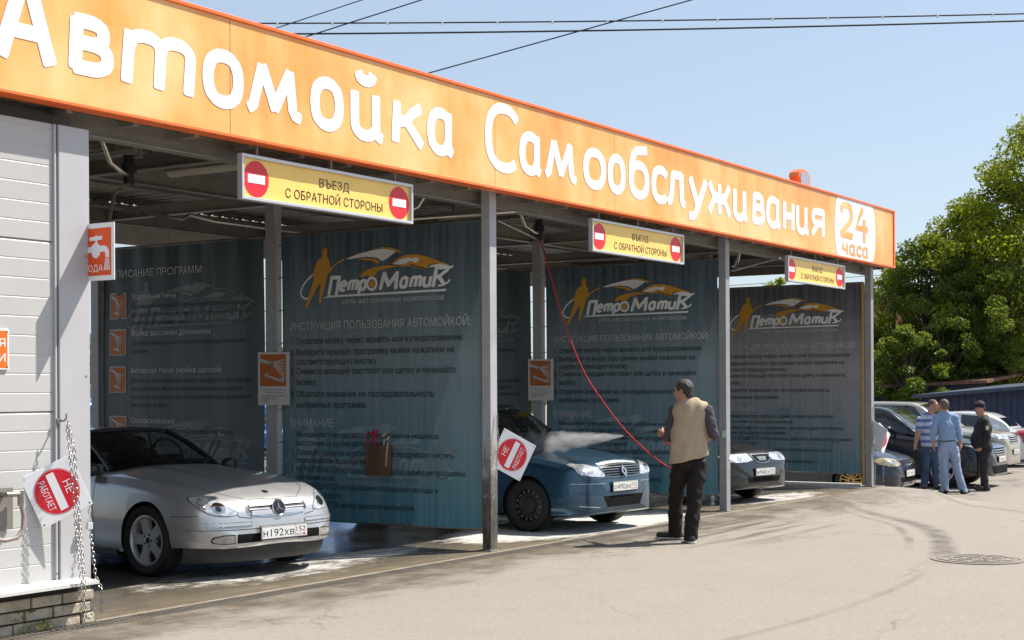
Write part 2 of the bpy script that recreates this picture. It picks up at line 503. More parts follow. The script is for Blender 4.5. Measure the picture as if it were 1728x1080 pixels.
# foam left by the wash
fo = t.noise(3.6, 12, 0.78, stretch=(0.6, 1.5, 1))
def blob(cx, cy, rx, ry):
    a = t.math('POWER', t.math('MULTIPLY', t.math('SUBTRACT', X, cx), 1 / rx), 2.0)
    b = t.math('POWER', t.math('MULTIPLY', t.math('SUBTRACT', Y, cy), 1 / ry), 2.0)
    return t.ramp(t.math('ADD', a, b), [(0.15, 1), (1.0, 0)])
z1 = blob(2.9, 0.70, 3.4, 1.15); z2 = blob(-2.4, 0.80, 2.5, 0.95); z3 = blob(8.2, 0.35, 2.6, 0.7); z4 = blob(-0.9, 0.85, 1.3, 0.5)
zone = t.math('MAXIMUM', t.math('MAXIMUM', z1, t.math('MULTIPLY', z2, 0.62)), t.math('MAXIMUM', t.math('MULTIPLY', z3, 0.66), t.math('MULTIPLY', z4, 0.72)))
fm = t.ramp(t.math('ADD', fo, t.math('MULTIPLY', t.math('SUBTRACT', zone, 0.62), 0.75)), [(0.40, 0), (0.58, 1)])
fm = t.math('MULTIPLY', fm, t.ramp(zone, [(0.02, 0), (0.3, 1)]))
col = t.mix(t.math('MULTIPLY', fm, 0.92), col, t.ramp(t.noise(9, 6, 0.7), [(0.3, (0.30, 0.285, 0.26)), (0.65, (0.70, 0.69, 0.66))]))
rg = t.mix(wetm, (0.32, 0.32, 0.32), (0.09, 0.09, 0.09))
rg = t.mix(t.math('MULTIPLY', dry, 0.8), rg, (0.75, 0.75, 0.75)); rg = t.mix(fm, rg, (0.7, 0.7, 0.7))
t.set(Base_Color=col, Roughness=rg)
t.bump(t.math('ADD', t.math('MULTIPLY', fine, t.math('SUBTRACT', 1.0, wetm)), t.math('MULTIPLY', t.noise(6, 3), 0.5)), 0.12, 0.01)
WET = t.m
def slab(x0, x1, y0, y1, dz, step=0.5):
    xs = np.linspace(x0, x1, max(2, int((x1 - x0) / step))); ys = np.linspace(y0, y1, max(2, int((y1 - y0) / step)))
    n = len(xs)
    V = [(x, y, 0.0 * ground_z(x, y) + dz) for y in ys for x in xs]
    F = [(j * n + i, j * n + i + 1, (j + 1) * n + i + 1, (j + 1) * n + i) for j in range(len(ys) - 1) for i in range(n - 1)]
    return V, F
mb = MB()
mb.box(-5.3, 11.62, -0.13, 6.1, -0.5, 0.006)
tag(mb.build('bay_floor', WET), kind='structure')

CONC = M_('pale_concrete', (0.26, 0.225, 0.165), 0.85, var=0.25, scale=5, bump=0.3, bscale=70, dirt=0.5)
mb = MB(); mb.box(-5.3, 9.0, -0.175, -0.13, -0.4, 0.012); tag(mb.build('kerb_edge', CONC, bevel=0.004), kind='structure')
GRATE = M_('drain_metal', (0.16, 0.142, 0.118), 0.7, 0.2, var=0.3, scale=4, dirt=0.6)
mb = MB()
mb.box(-7.5, 4.2, -0.335, -0.33, -0.1, 0.01); mb.box(-7.5, 4.2, -0.18, -0.175, -0.1, 0.010)
mb.box(-7.5, 4.2, -0.33, -0.18, -0.1, 0.004)
x = -7.48
while x < 4.18:
    mb.box(x, x + 0.022, -0.33, -0.18, 0.004, 0.0105); x += 0.045
o = mb.build('drain_channel', GRATE); tag(o, kind='structure')

# ================================================================== the wash building
STEEL = M_('grey_painted_steel', srgb(150, 150, 152), 0.45, 0.0, var=0.1, scale=3, dirt=0.25)
STEELD = M_('grey_galvanised_steel', srgb(138, 133, 126), 0.5, 0.25, var=0.15, scale=4, dirt=0.35)
ROOFM = M_('ribbed_roof_steel', srgb(138, 134, 126), 0.5, 0.2, var=0.12, scale=2, dirt=0.3)
WHITEP = M_('white_panel', srgb(186, 185, 183), 0.45, var=0.035, scale=1.5, dirt=0.05, bump=0.06, bscale=160)
GREYP = M_('grey_panel', srgb(205, 198, 186), 0.55, var=0.08, scale=1.2, dirt=0.3)
bld = thing('wash_building', 'grey steel self service car wash building with open bays under flat roof', 'building', (0, 0, 0))
W = 5.6236
# posts
def post_base_dirty(nm):
    t = NT(nm)
    sepz = t.node('ShaderNodeSeparateXYZ'); t.link(t.coord(), sepz.inputs[0])
    nz = t.noise(14, 8, 0.8, stretch=(1, 1, 0.35))
    h = t.math('ADD', t.math('MULTIPLY', sepz.outputs[2], -0.40), t.math('MULTIPLY', nz, 1.15))
    m = t.ramp(h, [(0.0, 0), (0.20, 0.15), (0.33, 0.97)])
    col = t.mix(m, t.ramp(t.noise(3, 3), [(0.3, srgb(160, 160, 162)), (0.7, srgb(182, 182, 184))]), t.ramp(nz, [(0.40, (0.028, 0.024, 0.018)), (0.62, (0.17, 0.155, 0.125))]))
    t.set(Base_Color=col, Roughness=0.55)
    t.bump(t.math('MULTIPLY', nz, m), 0.6, 0.01)
    return t.m
POSTM = post_base_dirty('scuffed_post_paint')
def make_post(x, y, mat, wx=0.125, wy=0.105, z0=0.0, foot=True):
    m = MB(); m.box(-wx / 2, wx / 2, -wy / 2, wy / 2, 0, 3.98 - z0)
    o = m.build('post', mat, bld, bevel=0.006); o.location = (x, y, z0)
    if foot:
        f = MB(); f.box(-wx / 2 - 0.05, wx / 2 + 0.05, -wy / 2 - 0.03, wy / 2 + 0.03, 0, 0.012)
        f.prism([(wx / 2, 0.012), (wx / 2 + 0.045, 0.012), (wx / 2, 0.12)], -0.006, 0.006)
        for sx in (-1, 1):
            f.cyl((sx * (wx / 2 + 0.03), -wy / 2 - 0.01, 0.012), (sx * (wx / 2 + 0.03), -wy / 2 - 0.01, 0.03), 0.010, n=6)
        q = f.build('base_plate', STEELD, o)
    return o
for i, px in enumerate((0, W, 2 * W)):
    make_post(px, 0.0, POSTM if i == 0 else STEEL, z0=0.006)
    make_post(px, 2.9, STEEL, 0.13, 0.13, 0.006); make_post(px, 5.74, STEEL, 0.13, 0.13, 0.006)
# roof sheet with ribs running front to back, underside visible
m = MB()
x = -9.0; P = []
prof = [(0, 0), (0.10, 0), (0.125, 0.045), (0.175, 0.045), (0.20, 0)]
while x < 11.6:
    for dx, dz in prof[:-1]: P.append((x + dx, 4.0 + dz))
    x += 0.20
n = len(P)
V = [(a, -0.12, b) for a, b in P] + [(a, 5.95, b) for a, b in P] + [(a, -0.12, b + 0.003) for a, b in P] + [(a, 5.95, b + 0.003) for a, b in P]
F = []
for i in range(n - 1):
    F.append((i, i + 1, n + i + 1, n + i)); F.append((2 * n + i + 1, 2 * n + i, 3 * n + i, 3 * n + i + 1))
m.add(V, F); m.build('roof', ROOFM, bld)
# beams
def beam(x0, x1, y0, y1, z0, z1):
    b = MB()
    if abs(x1 - x0) > abs(y1 - y0):
        yc = (y0 + y1) / 2
        b.box(x0, x1, y0, y1, z0, z0 + 0.012); b.box(x0, x1, y0, y1, z1 - 0.012, z1); b.box(x0, x1, yc - 0.005, yc + 0.005, z0 + 0.012, z1 - 0.012)
    else:
        xc = (x0 + x1) / 2
        b.box(x0, x1, y0, y1, z0, z0 + 0.012); b.box(x0, x1, y0, y1, z1 - 0.012, z1); b.box(xc - 0.005, xc + 0.005, y0, y1, z0 + 0.012, z1 - 0.012)
    b.build('beam', STEELD, bld)
beam(-9, 11.5, 0.055, 0.165, 3.50, 3.66)
beam(-9, 11.5, 2.97, 3.06, 3.74, 3.94)
beam(-9, 11.5, 5.60, 5.66, 3.70, 3.94)
for bx in (-5.2, -2.65, 0.08, 2.8, W + 0.08, 8.4, 2 * W + 0.08):
    beam(bx - 0.05, bx + 0.05, 0.17, 2.96, 3.72, 3.86); beam(bx - 0.05, bx + 0.05, 3.07, 5.59, 3.72, 3.86)
m = MB()
for by in (1.5, 4.4): m.box(-9, 11.5, by, by + 0.05, 3.945, 3.998)
split_pieces(m.build('purlin', STEELD, bld))
# small bracket stubs under the overhang
m = MB()
x = -8.6
while x < 11.5:
    m.box(x, x + 0.05, -0.12, 0.05, 3.60, 3.66); x += 0.62
split_pieces(m.build('soffit_bracket', ROOFM, bld))
# rear and end fascias, seen from inside
m = MB(); m.box(-9, 11.68, 5.96, 6.02, 3.5, 4.57)
for sx in np.arange(-8.2, 11.6, 1.2): m.box(sx, sx + 0.015, 5.95, 5.96, 3.5, 4.57)
m.build('rear_fascia', GREYP, bld)
m = MB(); m.box(11.62, 11.68, -0.12, 5.96, 3.60, 4.57); m.build('end_fascia', M_('shaded_end_panel', srgb(98, 88, 80), 0.6, var=0.1, scale=1.5, dirt=0.3), bld)  # shade on the inner face is put into the end panel's colour
# closed bay: sectional door, corner post, ledge, plinth
m = MB()
z = 0.33; k = 0
while z < 3.50:
    z1 = min(z + 0.131, 3.50)
    g = 0.010 if k % 9 == 8 else 0.0
    # one lath with a shallow groove on top
    pr = [(-0.12 + q_, zz_) for q_, zz_ in ((0, z), (0, z1 - 0.012 - g), (0.0025, z1 - 0.007 - g), (0.0025 + g * 1.5, z1 - 0.003), (0.0, z1), (0.04, z1), (0.04, z))]
    V = [(-9.0, y, zz) for y, zz in pr] + [(-5.631, y, zz) for y, zz in pr]; q = len(pr)
    F = [(i, i + q, (i + 1) % q + q, (i + 1) % q) for i in range(q)] + [tuple(range(q)), tuple(range(2 * q - 1, q - 1, -1))]
    m.add(V, F); z = z1; k += 1
m.build('sectional_door', WHITEP, bld)
CORNERM = M_('white_corner_trim', srgb(182, 181, 184), 0.4, var=0.04, scale=1.5, dirt=0.08)
m = MB(); m.box(-5.595, -5.325, -0.145, 0.06, 0.30, 3.50); m.box(-5.613, -5.595, -0.09, 0.06, 0.30, 3.50); m.box(-5.63, -5.613, -0.14, 0.06, 0.30, 3.50)
m.build('corner_trim', CORNERM, bld, bevel=0.004)
m = MB(); m.box(-9, -5.31, 0.06, 5.95, 0.0, 3.62); m.build('closed_bay', M_('dark_grey_panel', srgb(104, 102, 98), 0.6, var=0.1, scale=1.2, dirt=0.4), bld)  # hidden side wall, darkened to deepen the shade on the roadster
m = MB()
for zz in (0.9, 1.75, 2.6): m.cyl((-5.36, -0.148, zz), (-5.36, -0.145, zz), 0.008, n=8)
m.cyl((-5.622, -0.143, 0.38), (-5.622, -0.14, 0.38), 0.006, n=8)
split_pieces(m.build('screw', STEELD, bld))
LEDGE = M_('white_drip_ledge', srgb(205, 204, 201), 0.4, var=0.03, dirt=0.05)
m = MB()
m.prism([(0.0, 0.0)] * 0 + [(-0.12, 0.335), (-0.31, 0.318), (-0.31, 0.296), (-0.12, 0.313)], -9.0, -5.395, Matrix(((0, 1, 0, 0), (1, 0, 0, 0), (0, 0, 1, 0), (0, 0, 0, 1))))
m.build('drip_ledge', LEDGE, bld)
# stone plinth
rng = random.Random(4)
STONE = M_('rough_plinth_stone', srgb(178, 168, 150), 0.9, var=0.3, scale=9, bump=0.9, bscale=35, dirt=0.4)
MORTAR = M_('dark_mortar', (0.035, 0.03, 0.025), 0.95, var=0.3)
m = MB(); m.box(-9, -5.318, -0.135, 0.05, 0, 0.29); pl = m.build('plinth', MORTAR, bld)
m = MB()
for row in range(3):
    x = -8.9 + 0.17 * (row % 2)
    while x < -5.32:
        L = rng.uniform(0.22, 0.36)
        x1 = min(x + L, -5.303)
        if x1 - x > 0.05: m.box(x, x1 - 0.014, -0.165 + rng.uniform(-0.008, 0.008), -0.134, 0.004 + row * 0.082, row * 0.082 + 0.074)
        x += L
m.build('stone_block', STONE, pl, bevel=0.008)

# ------------------------------------------------------------------ orange fascia sign
t = NT('orange_sign_vinyl')
n1 = t.noise(0.9, 3, 0.5, stretch=(1.0, 1, 1.1)); n2 = t.noise(2.6, 5, 0.6, stretch=(1.2, 1, 0.35))
col = t.ramp(n1, [(0.34, srgb(240, 152, 66)), (0.5, srgb(246, 176, 92)), (0.66, srgb(252, 206, 142))])
col = t.mix(0.3, col, t.ramp(n2, [(0.35, srgb(240, 146, 64)), (0.65, srgb(253, 212, 154))]))
t.set(Base_Color=col, Roughness=0.38)
t.bump(t.noise(1.6, 3), 0.25, 0.03)
ORANGE = t.m
TRIM = M_('orange_red_trim', srgb(249, 120, 56), 0.35, var=0.06, dirt=0.05)
SIGNW = M_('white_sign_vinyl', srgb(238, 239, 242), 0.4, var=0.02)
fs = thing('fascia_sign', 'long orange fascia sign with huge white lettering along the roof edge', 'sign', (0, 0, 0))
XE = 11.78; Z0, Z1 = 3.62, 4.575
m = MB()
seams = [-9.0, -4.0, -0.254, 2.19, 5.58, 9.2, XE - 0.06]
for a, b in zip(seams[:-1], seams[1:]): m.box(a + 0.003, b - 0.003, -0.25, -0.13, Z0 + 0.026, Z1 - 0.030)
split_pieces(m.build('panel', ORANGE, fs, bevel=0.003))
m = MB(); m.box(-9, XE, -0.272, -0.12, Z0, Z0 + 0.026); m.box(-9, XE, -0.268, -0.12, Z1 - 0.030, Z1)
m.box(XE - 0.06, XE, -0.266, -0.12, Z0 + 0.026, Z1 - 0.030); m.box(XE - 0.05, XE, -0.12, 0.7, Z0 + 0.02, Z0 + 0.09); m.box(XE - 0.05, XE, -0.12, 0.7, Z1 - 0.07, Z1 - 0.002)
split_pieces(m.build('edge_trim', TRIM, fs, bevel=0.004))
# hand-drawn rounded display face: every letter is a set of centre lines, stroked and joined into one outline
def el(cx, cz, rx, rz, a0, a1, n=18):
    return [(cx + rx * math.copysign(abs(math.cos(t)) ** 0.86, math.cos(t)), cz + rz * math.copysign(abs(math.sin(t)) ** 0.86, math.sin(t))) for t in [rad(a0 + (a1 - a0) * k / n) for k in range(n + 1)]]
U_ARC = [(0, 1), (0, 0.34)] + el(0.40, 0.34, 0.40, 0.34, 180, 300, 10) + [(0.80, 0.22)]
A_BOWL = [(0.84, 0.90)] + el(0.46, 0.5, 0.46, 0.5, 62, 300, 20) + [(0.84, 0.26)]
TAIL = [(0.84, 1), (0.84, 0.22), (0.88, 0.06), (1.0, -0.01)]
FACE = {
 'А': [[(0, 0), (0.47, 1)], [(0.53, 1), (1, 0)], [(0.20, 0.31), (0.80, 0.31)]],
 'в': [[(0.0, 0), (0.06, 1)], [(0.04, 1), (0.45, 1)] + el(0.45, 0.77, 0.43, 0.23, 90, -90, 12) + [(0.05, 0.54)], [(0.4, 0.54)] + el(0.45, 0.27, 0.55, 0.27, 90, -90, 12) + [(0.0, 0)]],
 'т': [[(0, 0), (0.05, 1)], [(0.04, 0.70)] + el(0.29, 0.70, 0.235, 0.30, 160, 0, 12) + [(0.50, 0)], [(0.53, 0.70)] + el(0.77, 0.70, 0.235, 0.30, 160, 0, 12) + [(0.97, 0)]],
 'о': [el(0.5, 0.5, 0.5, 0.5, 0, 360, 36)],
 'м': [[(0.0, 0.02), (0.07, 0.10), (0.24, 1)], [(0.26, 1), (0.50, 0.12)], [(0.50, 0.12), (0.80, 1)], [(0.80, 1), (0.86, 0.16), (0.90, 0.04), (1.0, 0.0)]],
 'и': [U_ARC, [(0.80, 1), (0.80, 0.20), (0.86, 0.05), (1.0, 0.0)]],
 'й': [U_ARC, [(0.80, 1), (0.80, 0.20), (0.86, 0.05), (1.0, 0.0)], el(0.42, 1.56, 0.26, 0.20, 190, 350, 12)],
 'к': [[(0.0, 0), (0.06, 1)], [(0.05, 0.50), (0.42, 0.58), (0.62, 0.80), (0.92, 1)], [(0.42, 0.56), (0.97, 0)]],
 'а': [A_BOWL, TAIL],
 'С': [el(0.62, 0.5, 0.62, 0.5, 42, 308, 26)],
 'с': [el(0.62, 0.5, 0.62, 0.5, 42, 312, 22)],
 'б': [el(0.5, 0.5, 0.5, 0.5, 0, 360, 36), [(0.0, 0.45), (0.01, 0.95), (0.12, 1.28), (0.35, 1.46), (0.65, 1.50), (0.96, 1.55)]],
 'л': [[(0.0, 0.0), (0.12, 0.06), (0.20, 0.3), (0.30, 1)], [(0.30, 0.99), (0.80, 0.99)], [(0.80, 1), (0.84, 0.16), (0.88, 0.04), (1.0, 0.0)]],
 'у': [[(0.06, 1), (0.48, 0.05)], [(1.0, 1), (0.52, 0.0), (0.36, -0.30), (0.20, -0.42), (0.0, -0.42)]],
 'ж': [[(0.5, 0), (0.5, 1)], [(0.02, 1), (0.18, 0.66), (0.5, 0.52)], [(0.0, 0), (0.2, 0.42), (0.5, 0.50)], [(0.98, 1), (0.82, 0.66), (0.5, 0.52)], [(1.0, 0), (0.8, 0.42), (0.5, 0.50)]],
 'н': [[(0, 0), (0.04, 1)], [(0.97, 0), (1.0, 1)], [(0.0, 0.50), (1, 0.50)]],
 'я': [[(0.96, 0), (1, 1)], [(1, 1), (0.45, 1)] + el(0.45, 0.74, 0.40, 0.26, 90, 270, 12) + [(0.97, 0.48)], [(0.50, 0.48), (0.0, 0)]],
 'П': [[(0.12, 0), (0.12, 1)], [(0.0, 1), (1, 1)], [(0.92, 1), (0.92, 0)]],
 'е': [[(0.02, 0.52), (0.98, 0.52)] + el(0.5, 0.5, 0.48, 0.5, 5, 315, 24)],
 'р': [[(0, -0.45), (0, 1)], el(0.5, 0.5, 0.5, 0.5, 0, 360, 30)],
 'М': [[(0, 0), (0.08, 1)], [(0.08, 1), (0.5, 0.2)], [(0.5, 0.2), (0.92, 1)], [(0.92, 1), (1, 0)]],
 'К': [[(0, 0), (0.0, 1)], [(0.02, 0.48), (0.45, 0.62), (1.0, 1.0)], [(0.35, 0.55), (0.95, 0)]],
 'ч': [[(0, 1), (0, 0.7)] + el(0.4, 0.68, 0.4, 0.26, 180, 270, 8) + [(1, 0.48)], [(1, 1), (1, 0)]],
 '2': [el(0.48, 0.70, 0.46, 0.30, 165, -20, 14) + [(0.78, 0.45), (0.0, 0.02)], [(0.0, 0.0), (1.0, 0.0)]],
 '4': [[(0.55, 1), (0.0, 0.34), (1.0, 0.34)], [(0.72, 0.62), (0.72, -0.08)]],
}
def stroke_glyph(mb, ch, x0, x1, z0, z1, sw, surf, shear=0.0):
    """centre lines stretched into the box, stroked to width sw, overlaps merged"""
    P = FACE[ch]; pz = [q[1] for l in P for q in l]
    lo, hi = 0.0, 1.0
    verts, faces = [], []
    h = sw / 2
    X = lambda u: x0 + h + u * (x1 - x0 - sw)
    Zf = lambda v: z0 + h * 0.9 + v * (z1 - z0 - sw * 0.9)
    for line in P:
        L = [(X(a), Zf(b)) for a, b in line]
        L = [q for i, q in enumerate(L) if i == 0 or math.hypot(q[0] - L[i - 1][0], q[1] - L[i - 1][1]) > 1e-4]
        closed = math.hypot(L[0][0] - L[-1][0], L[0][1] - L[-1][1]) < 1e-4
        if closed: L = L[:-1]
        n = len(L); Lft, Rgt = [], []
        for i in range(n):
            a = L[i - 1] if (closed or i > 0) else L[i]; b = L[(i + 1) % n] if (closed or i < n - 1) else L[i]
            dx, dz = b[0] - a[0], b[1] - a[1]; d = math.hypot(dx, dz) or 1
            nx, nz = -dz / d, dx / d
            hw = h * (1.0 if abs(nx) > abs(nz) else 0.88)
            ex = 0.0
            if not closed and i == 0: ex = 0.0
            if not closed and i == n - 1: ex = 0.0
            Lft.append((L[i][0] + nx * hw + dx / d * ex, L[i][1] + nz * hw + dz / d * ex)); Rgt.append((L[i][0] - nx * hw + dx / d * ex, L[i][1] - nz * hw + dz / d * ex))
        for i in range(n if closed else n - 1):
            j = (i + 1) % n; b = len(verts)
            verts += [Vector(w) for w in (Lft[i], Rgt[i], Rgt[j], Lft[j])]; faces += [[b, b + 1, b + 2], [b, b + 2, b + 3]]
        if not closed:
            for e in (0, -1):    # ends with slightly rounded corners
                q0, q1 = L[e], L[1] if e == 0 else L[-2]
                dx, dz = q0[0] - q1[0], q0[1] - q1[1]; d = math.hypot(dx, dz); dx, dz = dx / d, dz / d
                hw = h * (1.0 if abs(dz) > abs(dx) else 0.88); rr = 0.022; b = len(verts)
                c = [(q0[0] - dz * hw, q0[1] + dx * hw), (q0[0] + dx * rr * 0.7 - dz * (hw - rr * 0.3), q0[1] + dz * rr * 0.7 + dx * (hw - rr * 0.3)), (q0[0] + dx * rr - dz * (hw - rr), q0[1] + dz * rr + dx * (hw - rr)),
                     (q0[0] + dx * rr + dz * (hw - rr), q0[1] + dz * rr - dx * (hw - rr)), (q0[0] + dx * rr * 0.7 + dz * (hw - rr * 0.3), q0[1] + dz * rr * 0.7 - dx * (hw - rr * 0.3)), (q0[0] + dz * hw, q0[1] - dx * hw)]
                verts += [Vector(w) for w in c]; faces.append(list(range(b, b + 6)))
    edges = [(f[k], f[(k + 1) % len(f)]) for f in faces for k in range(len(f))]
    r = delaunay_2d_cdt(verts, edges, [], 0, 1e-6)
    polys = [np.array([verts[q][:] for q in f]) for f in faces]
    keep = []
    for f in r[2]:
        c = sum((r[0][q] for q in f), Vector((0, 0))) / 3
        for P_ in polys:
            Q = np.roll(P_, -1, 0)
            cr = (Q[:, 0] - P_[:, 0]) * (c.y - P_[:, 1]) - (Q[:, 1] - P_[:, 1]) * (c.x - P_[:, 0])
            if (cr >= -1e-9).all() or (cr <= 1e-9).all():
                keep.append(tuple(f)); break
    mb.add([surf(v.x + shear * (v.y - z0), v.y) for v in r[0]], keep)
m = MB()
LET = [('А', -6.22, -5.700, 3.83, 4.50), ('в', -5.60, -5.187, 3.85, 4.285), ('т', -5.125, -4.377, 3.84, 4.285), ('о', -4.305, -3.85, 3.83, 4.295), ('м', -3.84, -3.13, 3.835, 4.285),
       ('о', -3.05, -2.61, 3.83, 4.295), ('й', -2.52, -2.03, 3.815, 4.275), ('к', -1.94, -1.42, 3.84, 4.28), ('а', -1.40, -0.945, 3.83, 4.29),
       ('С', -0.44, 0.145, 3.80, 4.50), ('а', 0.185, 0.635, 3.83, 4.29), ('м', 0.66, 1.365, 3.835, 4.285), ('о', 1.475, 1.985, 3.83, 4.295), ('о', 2.02, 2.44, 3.83, 4.295),
       ('б', 2.515, 3.02, 3.83, 4.285), ('с', 3.07, 3.48, 3.83, 4.295), ('л', 3.45, 4.005, 3.835, 4.285), ('у', 4.03, 4.60, 3.855, 4.285), ('ж', 4.60, 5.305, 3.84, 4.285),
       ('и', 5.36, 5.86, 3.83, 4.28), ('в', 5.975, 6.405, 3.84, 4.285), ('а', 6.44, 6.965, 3.83, 4.29), ('н', 7.02, 7.46, 3.84, 4.285), ('и', 7.51, 8.02, 3.83, 4.28), ('я', 8.07, 8.63, 3.84, 4.285)]
for i, (ch, a, b, zl, zh) in enumerate(LET):
    stroke_glyph(m, ch, a, b, zl, zh, 0.120 if ch not in 'мжт' else 0.112, flat(-0.2535))
m.build('lettering', SIGNW, fs)
# round 24-hour mark, clipped by the sign's edges
cx, cz, R = 9.93, 4.085, 0.91
poly = []
zl, zh = Z0 + 0.027, Z1 - 0.031
aL = math.asin((zl - cz) / R); aH = math.asin((zh - cz) / R)
for k in range(25): a = aL + (aH - aL) * k / 24; poly.append((cx + R * math.cos(a), cz + R * math.sin(a)))
for k in range(25): a = aH + (aL - aH) * k / 24; poly.append((cx - R * math.cos(a), cz + R * math.sin(a)))
m = MB(); m.prism(poly, -0.2537, None); disc = m.build('roundel', SIGNW, fs)
m = MB()
for ch, a, b in (('2', 9.24, 9.84), ('4', 9.90, 10.52)): stroke_glyph(m, ch, a, b, 3.93, 4.50, 0.12, flat(-0.2567))
for ch, a, b in (('ч', 9.34, 9.58), ('а', 9.64, 9.92), ('с', 9.97, 10.18), ('а', 10.22, 10.50)): stroke_glyph(m, ch, a, b, 3.675, 3.865, 0.055, flat(-0.2567))
m.build('lettering', ORANGE, disc)

# ------------------------------------------------------------------ hanging yellow entry signs
YEL = M_('yellow_sign_sheet', srgb(253, 208, 112), 0.4, var=0.06, scale=2)
ALU = M_('aluminium_frame', srgb(205, 205, 208), 0.35, 0.3, var=0.05)
RED = M_('traffic_red', srgb(222, 40, 52), 0.4, var=0.05)
BLK = M_('black_vinyl', (0.02, 0.017, 0.012), 0.5, var=0.1)
def circle(cx, cz, r, n=40): return [(cx + r * math.cos(2 * PI * k / n), cz + r * math.sin(2 * PI * k / n)) for k in range(n)]
def entry_sign(x0, z0, label):
    s = thing('entry_sign', label, 'sign', (x0, -0.20, z0), group='yellow no entry signs hung under the fascia')
    Wd, H = 2.27, 0.365
    m = MB(); m.box(0, Wd, 0.0, 0.055, 0, 0.026); m.box(0, Wd, 0.0, 0.055, H - 0.026, H); m.box(0, 0.026, 0.0, 0.055, 0.026, H - 0.026); m.box(Wd - 0.026, Wd, 0, 0.055, 0.026, H - 0.026)
    m.build('frame', ALU, s, bevel=0.003)
    # sheet sags a little inside the frame
    n = 40; V = []; F = []
    for j in range(2):
        for i in range(n + 1):
            x = 0.028 + (Wd - 0.056) * i / n; V.append((x, 0.0272 - 0.0012 * math.sin(i * 0.9) * j, 0.028 + (H - 0.056) * j))
    for i in range(n): F.append((i, i + 1, n + 2 + i, n + 1 + i))
    b = MB(); b.add(V, F); b.build('panel', YEL, s)
    for cxx in (0.19, Wd - 0.185):
        d = MB(); d.prism(circle(cxx, H / 2 - 0.005, 0.147), 0.0245, None); dd = d.build('no_entry_disc', RED, s)
        d = MB(); d.box(cxx - 0.10, cxx + 0.10, 0.0225, 0.0243, H / 2 - 0.04, H / 2 + 0.03); d.build('white_bar', SIGNW, dd)
    l = MB(); write(l, 'ВЪЕЗД', 1.17, 0.20, 0.082, width=0.40, bold=0.004, surf=flat(0.0250), align='C', fit=(0.185, 0.275))
    write(l, 'С ОБРАТНОЙ СТОРОНЫ', 1.19, 0.08, 0.082, width=1.30, bold=0.004, surf=flat(0.0250), align='C', fit=(0.068, 0.168))
    l.build('lettering', BLK, s)
    h = MB()
    for hx in (0.22, 1.15, 2.05): h.bar((hx, 0.05, H), (hx, 0.05, 0.56), 0.02); h.box(hx - 0.03, hx + 0.03, 0.02, 0.30, 0.545, 0.56)
    split_pieces(h.build('hanger', STEELD, s))
entry_sign(-3.815, 3.165, 'yellow hanging entry sign in front of the silver roadster bay, nearest of three')
entry_sign(1.77, 3.165, 'yellow hanging entry sign above the blue sedan bay, middle of three')
entry_sign(7.345, 3.155, 'yellow hanging entry sign under the 24 hour roundel, farthest of three')
# ================================================================== printed fabric banners between the bays
def banner_mat(name, top, mid, bot):
    t = NT(name)
    sep = t.node('ShaderNodeSeparateXYZ'); t.link(t.coord(), sep.inputs[0])
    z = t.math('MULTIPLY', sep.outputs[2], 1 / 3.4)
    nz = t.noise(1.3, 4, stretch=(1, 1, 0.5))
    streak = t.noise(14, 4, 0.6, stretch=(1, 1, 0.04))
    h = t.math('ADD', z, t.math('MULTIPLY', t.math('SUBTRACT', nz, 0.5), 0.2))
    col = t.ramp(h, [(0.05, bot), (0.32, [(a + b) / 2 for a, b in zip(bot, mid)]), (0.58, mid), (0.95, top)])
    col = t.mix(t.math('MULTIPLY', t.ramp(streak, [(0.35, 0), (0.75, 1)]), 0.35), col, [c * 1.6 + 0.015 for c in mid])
    col = t.mix(t.math('MULTIPLY', t.ramp(t.noise(2.2, 6, 0.7), [(0.5, 0), (0.75, 1)]), 0.25), col, (0.10, 0.12, 0.115))
    df = t.node('ShaderNodeBsdfDiffuse'); t.link(col, df.inputs[0])
    tl = t.node('ShaderNodeBsdfTranslucent'); t.link(t.mix(0.35, col, (0.05, 0.07, 0.07)), tl.inputs[0])
    gl = t.node('ShaderNodeBsdfGlossy'); gl.inputs['Roughness'].default_value = 0.42; gl.inputs[0].default_value = (0.9, 0.9, 0.9, 1)
    m1 = t.node('ShaderNodeMixShader'); m1.inputs[0].default_value = 0.075; t.link(df.outputs[0], m1.inputs[1]); t.link(tl.outputs[0], m1.inputs[2])
    lw = t.node('ShaderNodeFresnel'); lw.inputs[0].default_value = 1.4
    m2 = t.node('ShaderNodeMixShader'); t.link(t.math('MULTIPLY', lw.outputs[0], 0.6), m2.inputs[0]); t.link(m1.outputs[0], m2.inputs[1]); t.link(gl.outputs[0], m2.inputs[2])
    t.link(m2.outputs[0], t.out.inputs[0])
    return t.m
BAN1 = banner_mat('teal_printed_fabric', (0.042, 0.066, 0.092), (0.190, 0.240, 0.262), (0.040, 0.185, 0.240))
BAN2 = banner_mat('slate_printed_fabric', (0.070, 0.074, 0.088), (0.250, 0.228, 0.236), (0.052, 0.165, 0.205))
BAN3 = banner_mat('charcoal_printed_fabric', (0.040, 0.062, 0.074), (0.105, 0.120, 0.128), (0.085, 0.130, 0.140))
INKW = M_('white_print', (0.80, 0.80, 0.78), 0.6, var=0.1, scale=3)
INKG = M_('grey_print', (0.52, 0.52, 0.51), 0.6, var=0.12, scale=3)
INKD = M_('dark_print', (0.004, 0.007, 0.010), 0.6, var=0.1)
INKO = M_('ochre_print', (0.62, 0.30, 0.022), 0.6, var=0.1)
INKX = M_('faint_print', (0.20, 0.275, 0.30), 0.6, var=0.3, scale=2.5)
INKX2 = M_('faint_grey_print', (0.16, 0.175, 0.18), 0.6, var=0.3, scale=2.5)
INKI = M_('orange_icon_print', (0.42, 0.125, 0.026), 0.6, var=0.1)

